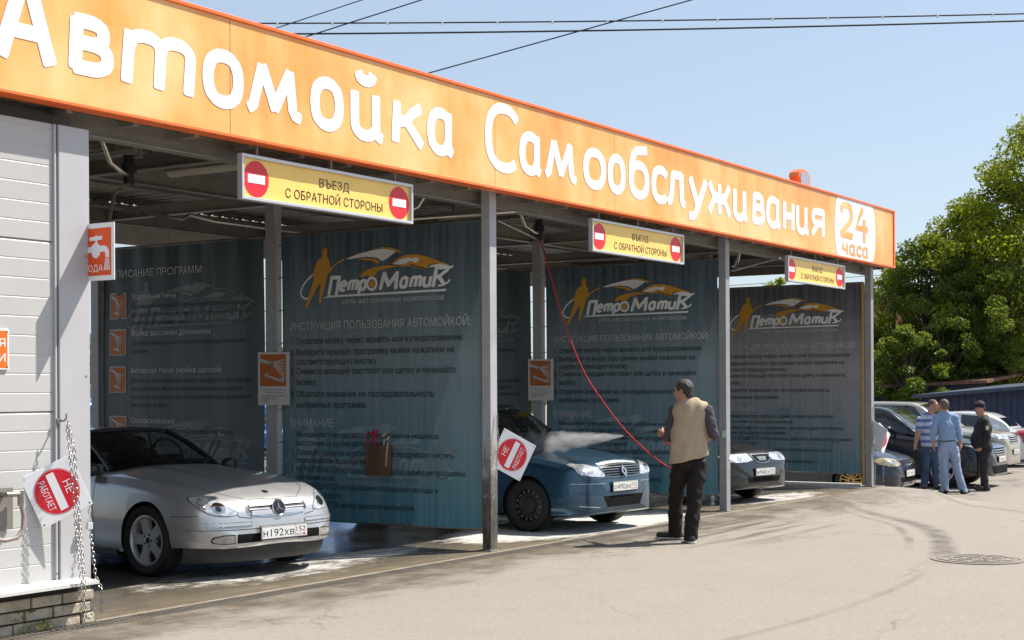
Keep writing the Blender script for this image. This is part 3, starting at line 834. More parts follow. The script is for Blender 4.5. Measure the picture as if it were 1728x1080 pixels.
def wave(seed):
    a = random.Random(seed); ph = [a.uniform(0, 6.28) for _ in range(6)]
    def D(x, z):
        return (0.007 * math.sin(4.1 * x + ph[0] + 0.4 * z) + 0.0035 * math.sin(9.3 * x + ph[1] - 0.5 * z) + 0.0014 * math.sin(19 * x + ph[2] + 0.7 * math.sin(z * 2 + ph[3]))
                + 0.006 * math.sin(1.9 * z + ph[4] + x) + 0.004 * math.exp(-((z - 0.22) / 0.25) ** 2) * math.sin(7 * x + ph[5]))
    return D

LOGO = {
 'man': [(0.606,3.173),(0.635,3.198),(0.668,3.181),(0.678,3.147),(0.664,3.117),(0.673,3.087),(0.698,3.056),(0.708,3.003),(0.721,2.973),(0.779,3.007),(0.894,3.061),(0.923,3.052),(0.798,2.999),(0.75,2.971),(0.711,2.921),(0.682,2.907),(0.672,2.885),(0.643,2.797),(0.613,2.723),(0.583,2.634),(0.579,2.586),(0.544,2.598),(0.554,2.665),(0.565,2.74),(0.575,2.814),(0.545,2.786),(0.486,2.698),(0.437,2.624),(0.387,2.546),(0.353,2.555),(0.377,2.611),(0.417,2.7),(0.457,2.789),(0.487,2.871),(0.458,2.895),(0.488,2.954),(0.512,3.013),(0.537,3.056),(0.586,3.084),(0.606,3.098),(0.596,3.136)],
 'hose': [(0.47,2.905),(0.389,2.852),(0.325,2.79),(0.287,2.725),(0.302,2.675),(0.35,2.648),(0.40,2.645)],
 'line': [(0.603,2.646),(0.69,2.669),(2.265,2.681),(2.256,2.658),(0.69,2.648)],
 'sw1': [(0.932,3.059),(1.103,3.102),(1.271,3.131),(1.437,3.141),(1.547,3.122),(1.611,3.101),(1.547,3.064),(1.473,3.024),(1.418,3.009),(1.345,3.05),(1.215,3.066),(1.084,3.061),(0.989,3.051)],
 'sw2': [(1.252,3.138),(1.438,3.157),(1.566,3.143),(1.683,3.1),(1.629,3.084),(1.614,3.105),(1.547,3.126),(1.437,3.145)],
 'sw3': [(1.074,3.048),(1.215,3.054),(1.335,3.035),(1.391,3.004),(1.363,2.985),(1.289,3.018),(1.177,3.034)],
 'car': [(1.12,2.858),(1.158,2.9),(1.233,2.933),(1.363,2.957),(1.528,2.963),(1.638,3.03),(1.746,3.061),(1.889,3.057),(2.031,3.021),(2.171,2.972),(2.31,2.925),(2.258,2.925),(2.153,2.954),(2.048,2.945),(1.995,2.89),(1.959,2.899),(1.817,2.935),(1.637,2.943),(1.473,2.929),(1.362,2.905),(1.307,2.857),(1.251,2.845),(1.214,2.868),(1.157,2.849)],
 'win': [(1.564,2.964),(1.674,3.014),(1.764,3.027),(1.916,3.019),(1.889,2.971),(1.727,2.965),(1.637,2.955)],
 'rw': [(2.03,2.91),(2.083,2.936),(2.171,2.946),(2.258,2.928),(2.353,2.902),(2.258,2.888),(2.188,2.881),(2.101,2.914)],
}
def poly_fill(mb, poly, surf):
    """triangulated so that it follows a curved sheet"""
    Q = np.array(poly, float); R = np.roll(Q, -1, 0); n = len(poly)
    def ins(x, z):
        c = ((Q[:, 1] > z) != (R[:, 1] > z))
        with np.errstate(divide='ignore', invalid='ignore'): xi = (R[:, 0] - Q[:, 0]) * (z - Q[:, 1]) / (R[:, 1] - Q[:, 1]) + Q[:, 0]
        return (c & (x < xi)).sum() % 2 == 1
    g = [(x, z) for x in np.arange(Q[:, 0].min(), Q[:, 0].max(), 0.05) for z in np.arange(Q[:, 1].min(), Q[:, 1].max(), 0.05) if ins(x, z)]
    r = delaunay_2d_cdt([Vector(q) for q in list(poly) + g], [(i, (i + 1) % n) for i in range(n)], [], 0, 1e-5)
    F = []
    for f in r[2]:
        c = sum((r[0][i] for i in f), Vector((0, 0))) / 3
        if ins(c.x, c.y + 1e-7): F.append(tuple(f))
    mb.add([surf(v.x, v.y) for v in r[0]], F)
def ribbon(mb, pts, w, surf):
    V = []; n = len(pts)
    for i, (x, z) in enumerate(pts):
        a = pts[max(0, i - 1)]; b = pts[min(n - 1, i + 1)]
        dx, dz = b[0] - a[0], b[1] - a[1]; L = math.hypot(dx, dz) or 1
        V += [surf(x - dz / L * w / 2, z + dx / L * w / 2), surf(x + dz / L * w / 2, z - dx / L * w / 2)]
    mb.add(V, [(2 * i, 2 * i + 1, 2 * i + 3, 2 * i + 2) for i in range(n - 1)])
def logo(mbs, T, D, off, ghost=False):
    """mbs: dict of builders for 'w' white, 'o' ochre, 'd' dark; T maps logo (x, z) to banner (x, z)"""
    def S(o):
        def f(x, z):
            X, Z = T(x, z); return (X, D(X, Z) - off - o, Z)
        return f
    for k, c, o in (('sw1', 'w', 0), ('sw2', 'o', 0.0006), ('sw3', 'o', 0), ('car', 'o', 0.0003), ('win', 'w', 0.0009), ('rw', 'w', 0.0009), ('line', 'w', 0.0002), ('man', 'o', 0.0012)):
        if ghost and k == 'car':
            ribbon(mbs['w'], LOGO['car'] + LOGO['car'][:1], 0.012, S(o)); continue
        poly_fill(mbs[c], LOGO[k], S(o))
    ribbon(mbs['w'], LOGO['hose'], 0.022, S(0))
    if not ghost: ribbon(mbs['d'], [(1.53, 2.965), (1.64, 2.955), (1.82, 2.948), (1.96, 2.912), (2.0, 2.90)], 0.012, S(0.0012))
    wl = mbs['w']
    SG = lambda ch, x0, x1, z0, z1, sw, o: stroke_glyph(wl, ch, x0, x1, z0, z1, sw, S(o), 0.24)
    SG('П', 0.648, 0.828, 2.668, 2.882, 0.046, 0.0004)
    SG('е', 0.822, 0.935, 2.700, 2.832, 0.040, 0.0004); SG('т', 0.934, 1.085, 2.700, 2.832, 0.040, 0.0004); SG('р', 1.086, 1.196, 2.700, 2.832, 0.040, 0.0004)
    ring = circle(1.275, 2.775, 0.078, 26); rin = circle(1.275, 2.775, 0.047, 26)
    V = [S(0.0005)(*q) for q in ring] + [S(0.0005)(*q) for q in rin]
    wl.add(V, [(i, (i + 1) % 26, 26 + (i + 1) % 26, 26 + i) for i in range(26)])
    if not ghost: poly_fill(mbs['o'], circle(1.275, 2.775, 0.036, 18), S(0.0005))
    SG('М', 1.365, 1.625, 2.700, 2.896, 0.050, 0.0007)
    SG('а', 1.638, 1.770, 2.702, 2.838, 0.041, 0.0007); SG('т', 1.772, 1.935, 2.702, 2.838, 0.041, 0.0007); SG('и', 1.938, 2.080, 2.702, 2.838, 0.041, 0.0007)
    SG('К', 2.070, 2.265, 2.702, 2.904, 0.046, 0.0007)
    ribbon(wl, [(2.16, 2.715), (2.22, 2.722), (2.28, 2.745), (2.31, 2.775)], 0.02, S(0.0009)); ribbon(wl, [(2.27, 2.86), (2.30, 2.895), (2.35, 2.912)], 0.022, S(0.0009))
    write(mbs['g'] if 'g' in mbs else wl, 'cеmь ɑвmомоеuных комnлексов'.replace('u', 'ч') if False else 'сеть автомоечных комплексов', 0.875, 2.572, 0.06, width=1.36, shear=0.22, surf=S(0.0002))

TEXT_A = [(0.21, 2.146, '1.', 'Оплатите мойку через монето- или купюроприемник.', 2.26), (0.21, 2.025, '2.', 'Выберите нужную программу мойки нажатием на', 2.14), (None, 1.919, '', 'соответствующую кнопку.', 1.13),
          (0.21, 1.814, '3.', 'Снимите моющий пистолет или щетку и начинайте', 2.16), (None, 1.696, '', 'мойку.', 0.30), (0.21, 1.565, '4.', 'Обратите внимание на последовательность', 1.88), (None, 1.447, '', 'выбранных программ.', 0.98)]
TEXT_B = [(0.21, 1.125, '1.', 'Моющий пистолет держать двумя руками на указанном', 1.93), (None, 1.030, '', 'расстоянии от кузова автомобиля.', 1.22), (0.21, 0.928, '2.', 'Проверять щетку на загрязнения, при необходимости очистить', 2.12),
          (None, 0.842, '', 'перед началом использования.', 1.10), (0.21, 0.745, '3.', 'НЕ РАЗРЕШАЕТСЯ использование щетки без активации программы', 2.26), (None, 0.655, '', '«Активная пена».', 0.56),
          (0.21, 0.560, '4.', 'НЕ РАЗРЕШАЕТСЯ использование посторонних моющих и', 1.92), (None, 0.464, '', 'чистящих средств.', 0.66), (0.21, 0.365, '5.', 'НЕ РАЗРЕШАЕТСЯ мойка двигателя автомобиля.', 1.62)]
def sheet_mesh(w, z0, z1, D, sag, edge=0.0):
    nx, nz = 90, 60; V = []; F = []
    for j in range(nz + 1):
        for i in range(nx + 1):
            x = w * i / nx; z = z0 + (z1 - z0) * j / nz
            V.append((x, D(x, z), z + (sag * math.sin(x * 5.0) if j in (0,) else 0)))
    n = nx + 1
    for j in range(nz):
        for i in range(nx): F.append((j * n + i, j * n + i + 1, (j + 1) * n + i + 1, (j + 1) * n + i))
    return V, F
TUBES = M_('banner_edge_steel', srgb(110, 108, 104), 0.5, 0.3, var=0.2)
def hem(parent, w, z0, z1):
    m = MB(); m.cyl((0, 0.02, z1 + 0.015), (w, 0.02, z1 + 0.015), 0.016, n=8); m.cyl((0.0, 0.02, z0 - 0.005), (w, 0.02, z0 - 0.005), 0.013, n=8)
    split_pieces(m.build('rail', TUBES, parent))
    m = MB()
    for i in range(9):
        z = z0 + 0.1 + (z1 - z0 - 0.2) * i / 8
        m.bar((-0.05, 0.01, z), (0.02, 0.0, z + 0.02), 0.008); m.bar((w - 0.02, 0.0, z + 0.02), (w + 0.05, 0.01, z), 0.008)
    split_pieces(m.build('tie', TUBES, parent))
ghost_T = lambda x, z: (0.02 + (x - 0.30) * 1.17, 0.58 + (z - 2.55) * 1.17)
def instruction_banner(px, label, mat, ghost, seed, proto=None):
    s = thing('banner', label, 'banner', (px, 2.78, 0), -PI / 2, group='wash instruction banners between the bays')
    if proto is not None:
        for ch in list(proto.children):
            c = copy_tree(ch, s)
            if ch.name.startswith('sheet'):
                c.data = ch.data.copy(); c.data.materials[0] = mat
        return s
    D = wave(seed)
    V, F = sheet_mesh(2.68, 0.22, 3.35, D, 0.0065)
    mesh_obj('sheet', V, F, mat, s)
    hem(s, 2.68, 0.22, 3.35)
    S = lambda o: (lambda x, z: (x, D(x, z) - o, z))
    w, g, o, d, gx = MB(), MB(), MB(), MB(), MB()
    logo({'w': w, 'o': o, 'd': d, 'g': g}, lambda x, z: (x, z), D, 0.0065)
    write(g, 'ИНСТРУКЦИЯ ПОЛЬЗОВАНИЯ АВТОМОЙКОЙ:', 0.123, 2.30, 0.090, width=2.435, bold=0.014, surf=S(0.007))
    write(g, 'ВНИМАНИЕ:', 0.123, 1.237, 0.090, width=0.64, bold=0.014, surf=S(0.007))
    for cap, rows in ((0.072, TEXT_A), (0.062, TEXT_B)):
        for nx, z, num, body, width in rows:
            if num: write(d, num, 0.135, z, cap, surf=S(0.007), sx=0.8)
            write(d, body, 0.215, z, cap, width=width, surf=S(0.007), bold=0.012, res=2)
    logo({'w': gx, 'o': gx, 'd': gx, 'g': gx}, ghost_T, D, 0.0022, ghost=True)
    w.build('logo', INKW, s); o.build('logo_figure', INKO, s); g.build('heading', INKG, s); d.build('lettering', INKD, s); gx.build('watermark', ghost, s)
    return s
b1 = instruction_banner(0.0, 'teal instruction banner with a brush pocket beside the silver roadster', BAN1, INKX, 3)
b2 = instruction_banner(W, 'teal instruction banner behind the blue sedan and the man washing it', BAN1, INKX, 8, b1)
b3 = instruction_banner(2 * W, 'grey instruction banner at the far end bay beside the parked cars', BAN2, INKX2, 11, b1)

TEXT_R = [('Усиленная пена', ['Предварительная мойка пеной повышенной концентрации,', 'раствор усиленного активного состава наносится на', 'сильно загрязненные места'], 2.813, 0.72),
          ('Мойка высоким давлением', ['Основная мойка со смягченной теплой водой и моющим', 'шампунем'], 2.374, 1.29),
          ('Активная пена (мойка щеткой)', ['Мойка с использованием щетки с одновременной подачей', 'активной пены. Использование щетки рекомендуется,', 'если бесконтактный способ не обеспечивает требуемого', 'результата мойки'], 1.927, 1.47),
          ('Ополаскивание', ['Ополаскивание водой с моющим средством частью'], 1.33, 0.72)]
def program_banner(px, label, seed, proto=None):
    s = thing('banner', label, 'banner', (px, 5.66, 0), -PI / 2, group='programme description banners at the back')
    if proto is not None:
        for ch in list(proto.children): copy_tree(ch, s)
        return s
    D0 = wave(seed)
    D = lambda x, z: 1.6 * D0(x, z) + 0.01 * math.sin(16 * x) * max(0, (z - 2.2))
    V, F = sheet_mesh(2.62, 0.22, 3.35, D, 0.0065)
    mesh_obj('sheet', V, F, BAN3, s); hem(s, 2.62, 0.22, 3.35)
    S = lambda o: (lambda x, z: (x, D(x, z) - o, z))
    g, d, ic, iw, gx = MB(), MB(), MB(), MB(), MB()
    write(g, 'ОПИСАНИЕ ПРОГРАММ:', 0.15, 3.01, 0.088, width=1.53, surf=S(0.007), bold=0.003)
    for head, rows, zt, wd in TEXT_R:
        poly_fill(ic, [(0.135, zt), (0.40, zt), (0.40, zt - 0.295), (0.135, zt - 0.295)], S(0.006))
        ribbon(iw, [(0.128, zt + 0.004), (0.407, zt + 0.004), (0.407, zt - 0.30), (0.128, zt - 0.30), (0.128, zt + 0.004)], 0.012, S(0.0085))
        for k in range(6): ribbon(iw, [(0.235, zt - 0.07), (0.37 - 0.018 * k, zt - 0.10 - 0.032 * k)], 0.008, S(0.0085))
        ribbon(iw, [(0.15, zt - 0.03), (0.235, zt - 0.07)], 0.025, S(0.009)); ribbon(iw, [(0.20, zt - 0.22), (0.30, zt - 0.25)], 0.02, S(0.009))
        write(g, head, 0.495, zt - 0.075, 0.066, width=wd, surf=S(0.007), bold=0.004)
        for k, r in enumerate(rows): write(d, r, 0.495, zt - 0.185 - 0.098 * k, 0.05, surf=S(0.007), width=min(2.0, 0.037 * len(r)), res=2, bold=0.004)
    for base in (2.05, 0.45): logo({'w': gx, 'o': gx, 'd': gx, 'g': gx}, lambda x, z: (0.42 + (x - 0.30), base + 0.25 + (z - 2.55)), D, 0.0022, ghost=True)
    g.build('heading', INKG, s); d.build('lettering', INKD, s); ic.build('icon', INKI, s); iw.build('icon_lines', INKG, s); gx.build('watermark', INKX2, s)
    return s
r1 = program_banner(0.0, 'dark programme description banner behind the silver roadster', 21)
r2 = program_banner(W, 'dark programme description banner behind the blue sedan, mostly hidden by the post', 21, r1)
r3 = program_banner(2 * W, 'dark programme description banner behind the dark sedan in the last bay', 21, r1)

# ------------------------------------------------------------------ brush pocket hanging on the first banner
CARD = M_('brown_leatherette', (0.115, 0.062, 0.028), 0.7, var=0.25, scale=5, bump=0.2)
BRR = M_('red_brush_handle', (0.42, 0.012, 0.03), 0.4)
BRW = M_('pale_bristles', (0.5, 0.42, 0.3), 0.8)
t_ = thing('brush_pocket', 'brown brush pocket hanging on the teal banner beside the silver roadster', 'holder', (-0.03, 1.40, 0.73), -PI / 2)
m = MB()
m.prism([(-0.17, 0), (0.17, 0), (0.18, 0.32), (-0.18, 0.32)], -0.005, 0.0)
V = []; F = []
for j in range(9):
    for i in range(13):
        u = i / 12 * 2 - 1; z = 0.32 * j / 8
        V.append((u * (0.165 + 0.012 * j / 8), -0.012 - 0.07 * (1 - u ** 2) * (0.5 + 0.5 * j / 8) - 0.006 * math.sin(i * 1.7 + j), z))
for j in range(8):
    for i in range(12): F.append((j * 13 + i, j * 13 + i + 1, (j + 1) * 13 + i + 1, (j + 1) * 13 + i))
m.add(V, F); m.build('pocket', CARD, t_, smooth=True)
m = MB()
for sx in (-0.12, 0.12): m.box(sx - 0.012, sx + 0.012, -0.012, -0.006, 0.30, 0.36)
split_pieces(m.build('hook', TUBES, t_))
rng = random.Random(5)
for k in range(6):
    x = -0.13 + 0.05 * k
    q = thing('brush', ['red handled wash brush in the brown pocket, leftmost', 'red handled wash brush in the brown pocket, second from left', 'red handled wash brush in the brown pocket, third from left', 'red handled wash brush in the brown pocket, fourth from left', 'pale wash brush in the brown pocket, second from right', 'pale wash brush in the brown pocket, rightmost'][k], 'brush', (-0.03 - 0.035, 1.40 - x, 0.93), -PI / 2, group='brushes in the pocket on the banner')
    tilt = rng.uniform(-0.25, 0.25)
    a = (0, 0, -0.1); b = (tilt * 0.15, 0, 0.17 + rng.uniform(-0.02, 0.05))
    h = MB(); h.tube([a, ((a[0] + b[0]) / 2, 0, 0.06), b], [0.006, 0.008, 0.009], 8); h.build('handle', BRR if k < 4 else BRW, q, smooth=True)
    h = MB(); h.bar((b[0] - 0.016, 0, b[2] + 0.02), (b[0] + 0.022, 0, b[2] + 0.06), 0.022, 0.02); h.build('head', BRR if k < 4 else BRW, q, bevel=0.003)
# ================================================================== small signs, chains, hoses, lamps
CHAINM = M_('chain_steel', (0.33, 0.31, 0.28), 0.4, 0.85, var=0.25, scale=20, dirt=0.3)
REDS = M_('closed_sign_red', srgb(216, 22, 44), 0.35, var=0.05)
def closed_sign(label, loc, yaw, spin, up_left, blank=False, size=0.40):
    """square white board with a red no entry disc, hung by one corner; spin turns it in its own plane"""
    s = thing('closed_sign', label, 'sign', loc, group='no service signs hung on chains')
    s.rotation_euler = (0, 0, yaw)
    M = Matrix.Rotation(spin, 4, 'Y')
    h = size / 2
    m = MB(); m.prism([(-h, -h), (h, -h), (h, h), (-h, h)], 0, 0.006, M); b = m.build('board', SIGNW, s, bevel=0.002)
    m = MB()
    for cx_, cz_ in ((h - 0.02, h - 0.02), (-h + 0.02, h - 0.02), (h - 0.02, -h + 0.02), (-h + 0.02, -h + 0.02)):
        m.add([M @ Vector((cx_ + 0.006 * math.cos(k), -0.0008, cz_ + 0.006 * math.sin(k))) for k in np.linspace(0, 2 * PI, 9)[:-1]], [tuple(range(8))])
    split_pieces(m.build('eyelet', BLK, s))
    if not blank:
        m = MB(); m.prism(circle(0, 0, h * 0.80), -0.0012, None, M); d = m.build('disc', REDS, s)
        m = MB()
        a, bb = circle(0, 0, h * 0.835, 48), circle(0, 0, h * 0.815, 48)
        m.add([M @ Vector((x, -0.0012, z)) for x, z in a] + [M @ Vector((x, -0.0012, z)) for x, z in bb], [(i, (i + 1) % 48, 48 + (i + 1) % 48, 48 + i) for i in range(48)])
        m.build('ring', REDS, d)
        m = MB(); m.prism([(-h * 0.70, -h * 0.15), (h * 0.70, -h * 0.15), (h * 0.70, h * 0.15), (-h * 0.70, h * 0.15)], -0.002, None, M); m.build('bar', SIGNW, d)
        m = MB()
        sf = lambda x, z: M @ Vector((x, -0.0024, z))
        write(m, 'НЕ', 0, h * 0.30, h * 0.30, width=h * 0.46, bold=0.012, surf=sf, align='C'); write(m, 'РАБОТАЕТ', 0, -h * 0.52, h * 0.25, width=h * 1.12, bold=0.010, surf=sf, align='C')
        m.build('lettering', SIGNW, d)
    return s
# near sign on the closed bay: writing runs downwards
closed_sign('red and white no service sign hung askew by chains on the white corner', (-5.675, -0.205, 0.955), rad(-22), rad(66), 0, size=0.385)
closed_sign('red and white no service sign hung on the scuffed front post beside the blue sedan', (0.24, -0.115, 0.97), rad(-32), rad(-62), 0, size=0.405)
closed_sign('blank back of a no service sign hung on the far end post', (11.20, -0.12, 0.84), rad(-119), rad(24), 0, blank=True, size=0.42)
closed_sign('no service sign seen edge on behind the blank one', (11.42, -0.14, 0.80), rad(-14), rad(-58), 0, size=0.38)
def chain(label, paths, r=0.0042, pitch=0.030, group=None):
    m = MB(); P = [Vector(q) for q in paths]
    # walk along the polyline, one link after another turned by 90 degrees
    seg = [(P[i + 1] - P[i]).length for i in range(len(P) - 1)]; tot = sum(seg)
    def at(d):
        for i, L in enumerate(seg):
            if d <= L or i == len(seg) - 1: return P[i] + (P[i + 1] - P[i]) * min(1, d / L)
            d -= L
    d = 0; k = 0
    while d + pitch < tot:
        a, b = at(d), at(d + pitch); c = (a + b) / 2; t = (b - a).normalized()
        u = t.orthogonal().normalized()
        if k % 2: u = t.cross(u)
        pts = []
        hl, hw = pitch * 0.5, 0.0095
        for j in range(10):
            an = 2 * PI * j / 10
            pts.append(c + t * (hl * math.cos(an) * 1.12) + u * (hw * math.sin(an)))
        m.tube(pts, r * 0.8, 5, closed=True)
        d += pitch; k += 1
    o = m.build('chain', CHAINM, smooth=True); o['kind'] = 'thing'
    return tag(o, label, 'chain', group)
CG = 'chains hung on the posts and signs'
chain('doubled chain falling from the hook in front of the near no service sign', [(-5.61, -0.235, 1.45), (-5.60, -0.29, 1.25), (-5.575, -0.31, 0.8), (-5.56, -0.345, 0.30), (-5.555, -0.34, 0.05)], group=CG)
chain('chain strand looping beside the doubled chain down to the plinth', [(-5.61, -0.23, 1.42), (-5.63, -0.29, 1.2), (-5.60, -0.31, 0.7), (-5.585, -0.345, 0.31), (-5.575, -0.33, 0.10), (-5.50, -0.33, 0.06), (-5.46, -0.33, 0.14)], group=CG)
chain('loose chain hanging from the lower corner of the near no service sign with a padlock', [(-5.375, -0.19, 0.84), (-5.375, -0.19, 0.70), (-5.385, -0.26, 0.34), (-5.39, -0.335, 0.25), (-5.40, -0.33, 0.08)], group=CG)
chain('short chain holding the no service sign on the scuffed post', [(0.03, -0.075, 1.40), (0.015, -0.08, 1.25), (0.01, -0.10, 1.15), (-0.03, -0.10, 0.85)], group=CG)
chain('chain hanging down the front of the far end post', [(11.27, -0.07, 1.35), (11.25, -0.08, 1.1), (11.27, -0.10, 0.85), (11.30, -0.075, 0.4), (11.30, -0.07, 0.05)], group=CG)
chain('thin chain hanging free beside the far end post', [(11.62, -0.10, 1.0), (11.63, -0.10, 0.5), (11.63, -0.10, 0.05)], r=0.003, pitch=0.026, group=CG)
m = MB(); m.box(-0.022, 0.022, -0.012, 0.012, -0.05, 0.0); m.tube([(-0.014, 0, 0), (-0.014, 0, 0.025), (0, 0, 0.038), (0.014, 0, 0.025), (0.014, 0, 0)], 0.004, 6)
o = m.build('padlock', ALU, bevel=0.003); o.location = (-5.385, -0.20, 0.72); tag(o, 'small grey padlock on the loose chain below the near no service sign', 'padlock')
m = MB(); m.tube([(0, 0, 0), (0, -0.06, 0.0), (0, -0.085, 0.02), (0, -0.08, 0.05)], 0.007, 8); m.cyl((0, 0.0, 0), (0, -0.012, 0), 0.02)
o = m.build('wall_hook', CHAINM, smooth=True); o.location = (-5.61, -0.145, 1.44); tag(o, 'steel hook holding the doubled chain on the white corner trim', 'hook')
# chain ring on the scuffed post
m = MB(); m.tube([(0.062, -0.02, 0.30), (0.10, -0.02, 0.305), (0.105, -0.02, 0.345), (0.07, -0.02, 0.35)], 0.005, 6); o = m.build('post_loop', CHAINM, smooth=True)
tag(o, 'small bent steel loop low on the scuffed front post', 'loop')
m = MB(); m.box(-0.03, 0.03, -0.01, 0.01, -0.05, 0.05); m.box(-0.02, 0.02, -0.014, -0.01, -0.035, 0.03)
o = m.build('reflector', M_('green_white_plastic', (0.30, 0.5, 0.38), 0.3, var=0.4, scale=18), bevel=0.003); o.location = (W - 0.085, -0.03, 1.03); o.rotation_euler = (0, 0, -PI / 2 + 0.5)
tag(o, 'small green and white switch on the post behind the man with the hose', 'switch')

# projecting water sign on the white corner
OR2 = M_('orange_red_sign', srgb(232, 84, 26), 0.4, var=0.06)
s = thing('water_sign', 'projecting orange water sign with a white tap on the white corner trim', 'sign', (-5.33, -0.145, 2.425), PI / 2)
m = MB(); m.box(-0.265, 0.0, 0, 0.006, 0, 0.405); m.build('board', SIGNW, s)
# local x here runs out from the wall (world -Y is local -x)
m = MB(); m.box(-0.235, -0.0, 0.0072, 0.0076, 0.035, 0.37); m.build('orange_field', OR2, s)
m = MB()
def fl(x, z): return (-(0.0 + x), 0.0085, z)
E_ = lambda pts: poly_fill(m, pts, lambda x, z: fl(x, z))
tap = [(0.0, 0.20), (0.035, 0.20), (0.05, 0.168), (0.085, 0.155), (0.115, 0.175), (0.125, 0.20), (0.165, 0.203), (0.178, 0.19), (0.178, 0.16), (0.215, 0.16), (0.215, 0.205), (0.195, 0.235), (0.165, 0.245), (0.12, 0.245), (0.105, 0.262), (0.095, 0.268), (0.095, 0.285), (0.145, 0.288), (0.145, 0.315), (0.10, 0.313), (0.085, 0.322), (0.07, 0.312), (0.015, 0.308), (0.015, 0.282), (0.075, 0.284), (0.075, 0.268), (0.055, 0.258), (0.03, 0.24), (0.0, 0.24)]
E_(tap)
for k in range(4): E_([(0.178 + 0.010 * k, 0.153), (0.184 + 0.010 * k, 0.153), (0.182 + 0.017 * (k - 0.7), 0.07), (0.172 + 0.017 * (k - 0.7), 0.07)])
write(m, 'ВОДА', 0, 0.065, 0.048, width=0.19, bold=0.012, surf=lambda x, z: fl(x - 0.04, z))
m.build('lettering', SIGNW, s)
# orange sign at the left edge of the closed bay
s = thing('orange_sign', 'small orange sign with white lettering on the closed bay door, cut by the frame', 'sign', (-6.42, -0.135, 1.79))
m = MB(); m.box(0, 0.405, 0, 0.012, 0, 0.275); m.build('board', SIGNW, s, bevel=0.004)
m = MB(); m.box(0.012, 0.393, -0.001, 0.0, 0.012, 0.263); m.build('orange_field', M_('orange_sign_field', srgb(250, 110, 30), 0.4, var=0.04), s, bevel=0.0)
m = MB(); write(m, 'НОВАЯ', 0.375, 0.155, 0.055, width=0.33, bold=0.012, surf=flat(-0.002), align='R'); write(m, 'ПЕНА И', 0.375, 0.055, 0.055, width=0.33, bold=0.012, surf=flat(-0.002), align='R'); m.build('lettering', SIGNW, s)
m = MB()
for zz in (0.02, 0.255): m.cyl((0.39, -0.0005, zz), (0.39, -0.004, zz), 0.005, n=8)
m.build('screw', BLK, s)
# water outlet with a short hose at the left edge
s = thing('water_outlet', 'grey wall water outlet with a short looped hose beside the near no service sign', 'outlet', (-6.10, -0.13, 0.86))
m = MB(); m.box(-0.10, 0.09, -0.035, 0.0, -0.14, 0.145); m.build('back_plate', STEELD, s, bevel=0.004)
m = MB(); m.cyl((0.0, -0.035, 0.10), (0.0, -0.10, 0.10), 0.02); m.cyl((-0.02, -0.10, 0.10), (0.11, -0.10, 0.10), 0.018); m.cyl((0.10, -0.10, 0.12), (0.10, -0.10, 0.02), 0.022); m.build('valve', CHAINM, s, smooth=True)
m = MB(); m.tube([(0.10, -0.10, 0.05), (0.115, -0.11, -0.05), (0.10, -0.12, -0.14), (0.05, -0.12, -0.19), (-0.05, -0.12, -0.20), (-0.15, -0.11, -0.18)], 0.016, 10); m.build('hose', M_('grey_hose', srgb(150, 135, 130), 0.5, var=0.1), s, smooth=True)

# programme posters on the middle posts
def poster(px, label):
    s = thing('poster', label, 'poster', (px - 0.115, 2.80, 1.475), -PI / 2 + 0.45, group='orange spray programme posters on the middle posts')
    m = MB(); m.box(-0.18, 0.18, 0, 0.008, 0, 0.59); m.build('board', M_('poster_white', srgb(205, 200, 196), 0.5, var=0.03), s, bevel=0.002)
    m = MB(); m.box(-0.155, 0.14, -0.0012, 0.0, 0.21, 0.565); m.build('orange_field', INKI, s)
    m = MB(); S = flat(-0.002)
    for k in range(6): ribbon(m, [(-0.03, 0.47), (0.125, 0.505 - 0.04 * k)], 0.011, S)
    ribbon(m, [(-0.155, 0.50), (-0.10, 0.485), (-0.05, 0.47)], 0.035, S); poly_fill(m, circle(-0.05, 0.47, 0.02, 12), S)
    ribbon(m, [(-0.09, 0.33), (-0.03, 0.31), (0.06, 0.28), (0.10, 0.275)], 0.022, S); poly_fill(m, circle(-0.08, 0.33, 0.024, 12), S); poly_fill(m, circle(0.095, 0.28, 0.024, 12), S)
    m.build('spray_symbol', INKG, s)
    m = MB()
    write(m, 'На этом посту доступна', 0.0, 0.165, 0.014, width=0.26, surf=S, align='C'); write(m, 'мойка щеткой', 0, 0.135, 0.014, width=0.18, surf=S, align='C')
    for k, q in enumerate(('1. Выберите программу', '2. Возьмите щетку', '3. Мойте')): write(m, q, -0.15, 0.095 - 0.028 * k, 0.017, width=(0.28, 0.19, 0.08)[k], surf=S, bold=0.01)
    m.build('lettering', BLK, s)
poster(0.0, 'orange spray poster on the middle post behind the silver roadster')
poster(W, 'orange spray poster on the middle post above the blue sedan')

# fluorescent tubes under the roof
TUBEM = M_('dusty_lamp_cover', srgb(190, 184, 168), 0.35, var=0.08, scale=3)
def tube_lamp(x, y0, label):
    s = thing('tube_lamp', label, 'lamp', (x, y0, 3.80), group='tube lamps under the roof')
    m = MB(); m.box(-0.07, 0.07, 0, 1.27, 0.03, 0.07); m.build('housing', STEELD, s)
    m = MB()
    pr = [(-0.06, 0.03)] + [(0.06 * math.cos(PI + PI * k / 8), 0.03 + 0.055 * math.sin(PI + PI * k / 8)) for k in range(1, 8)] + [(0.06, 0.03)]
    m.prism(pr, 0.02, 1.25); m.build('diffuser', TUBEM, s, smooth=True)
    m = MB(); m.bar((0, 0.2, 0.07), (0, 0.2, 0.2), 0.015); m.bar((0, 1.05, 0.07), (0, 1.05, 0.2), 0.015); split_pieces(m.build('hanger', STEELD, s))
tube_lamp(-2.36, 1.30, 'long tube lamp under the near roof, left of the pair')
tube_lamp(-1.88, 1.32, 'long tube lamp under the near roof, right of the pair')
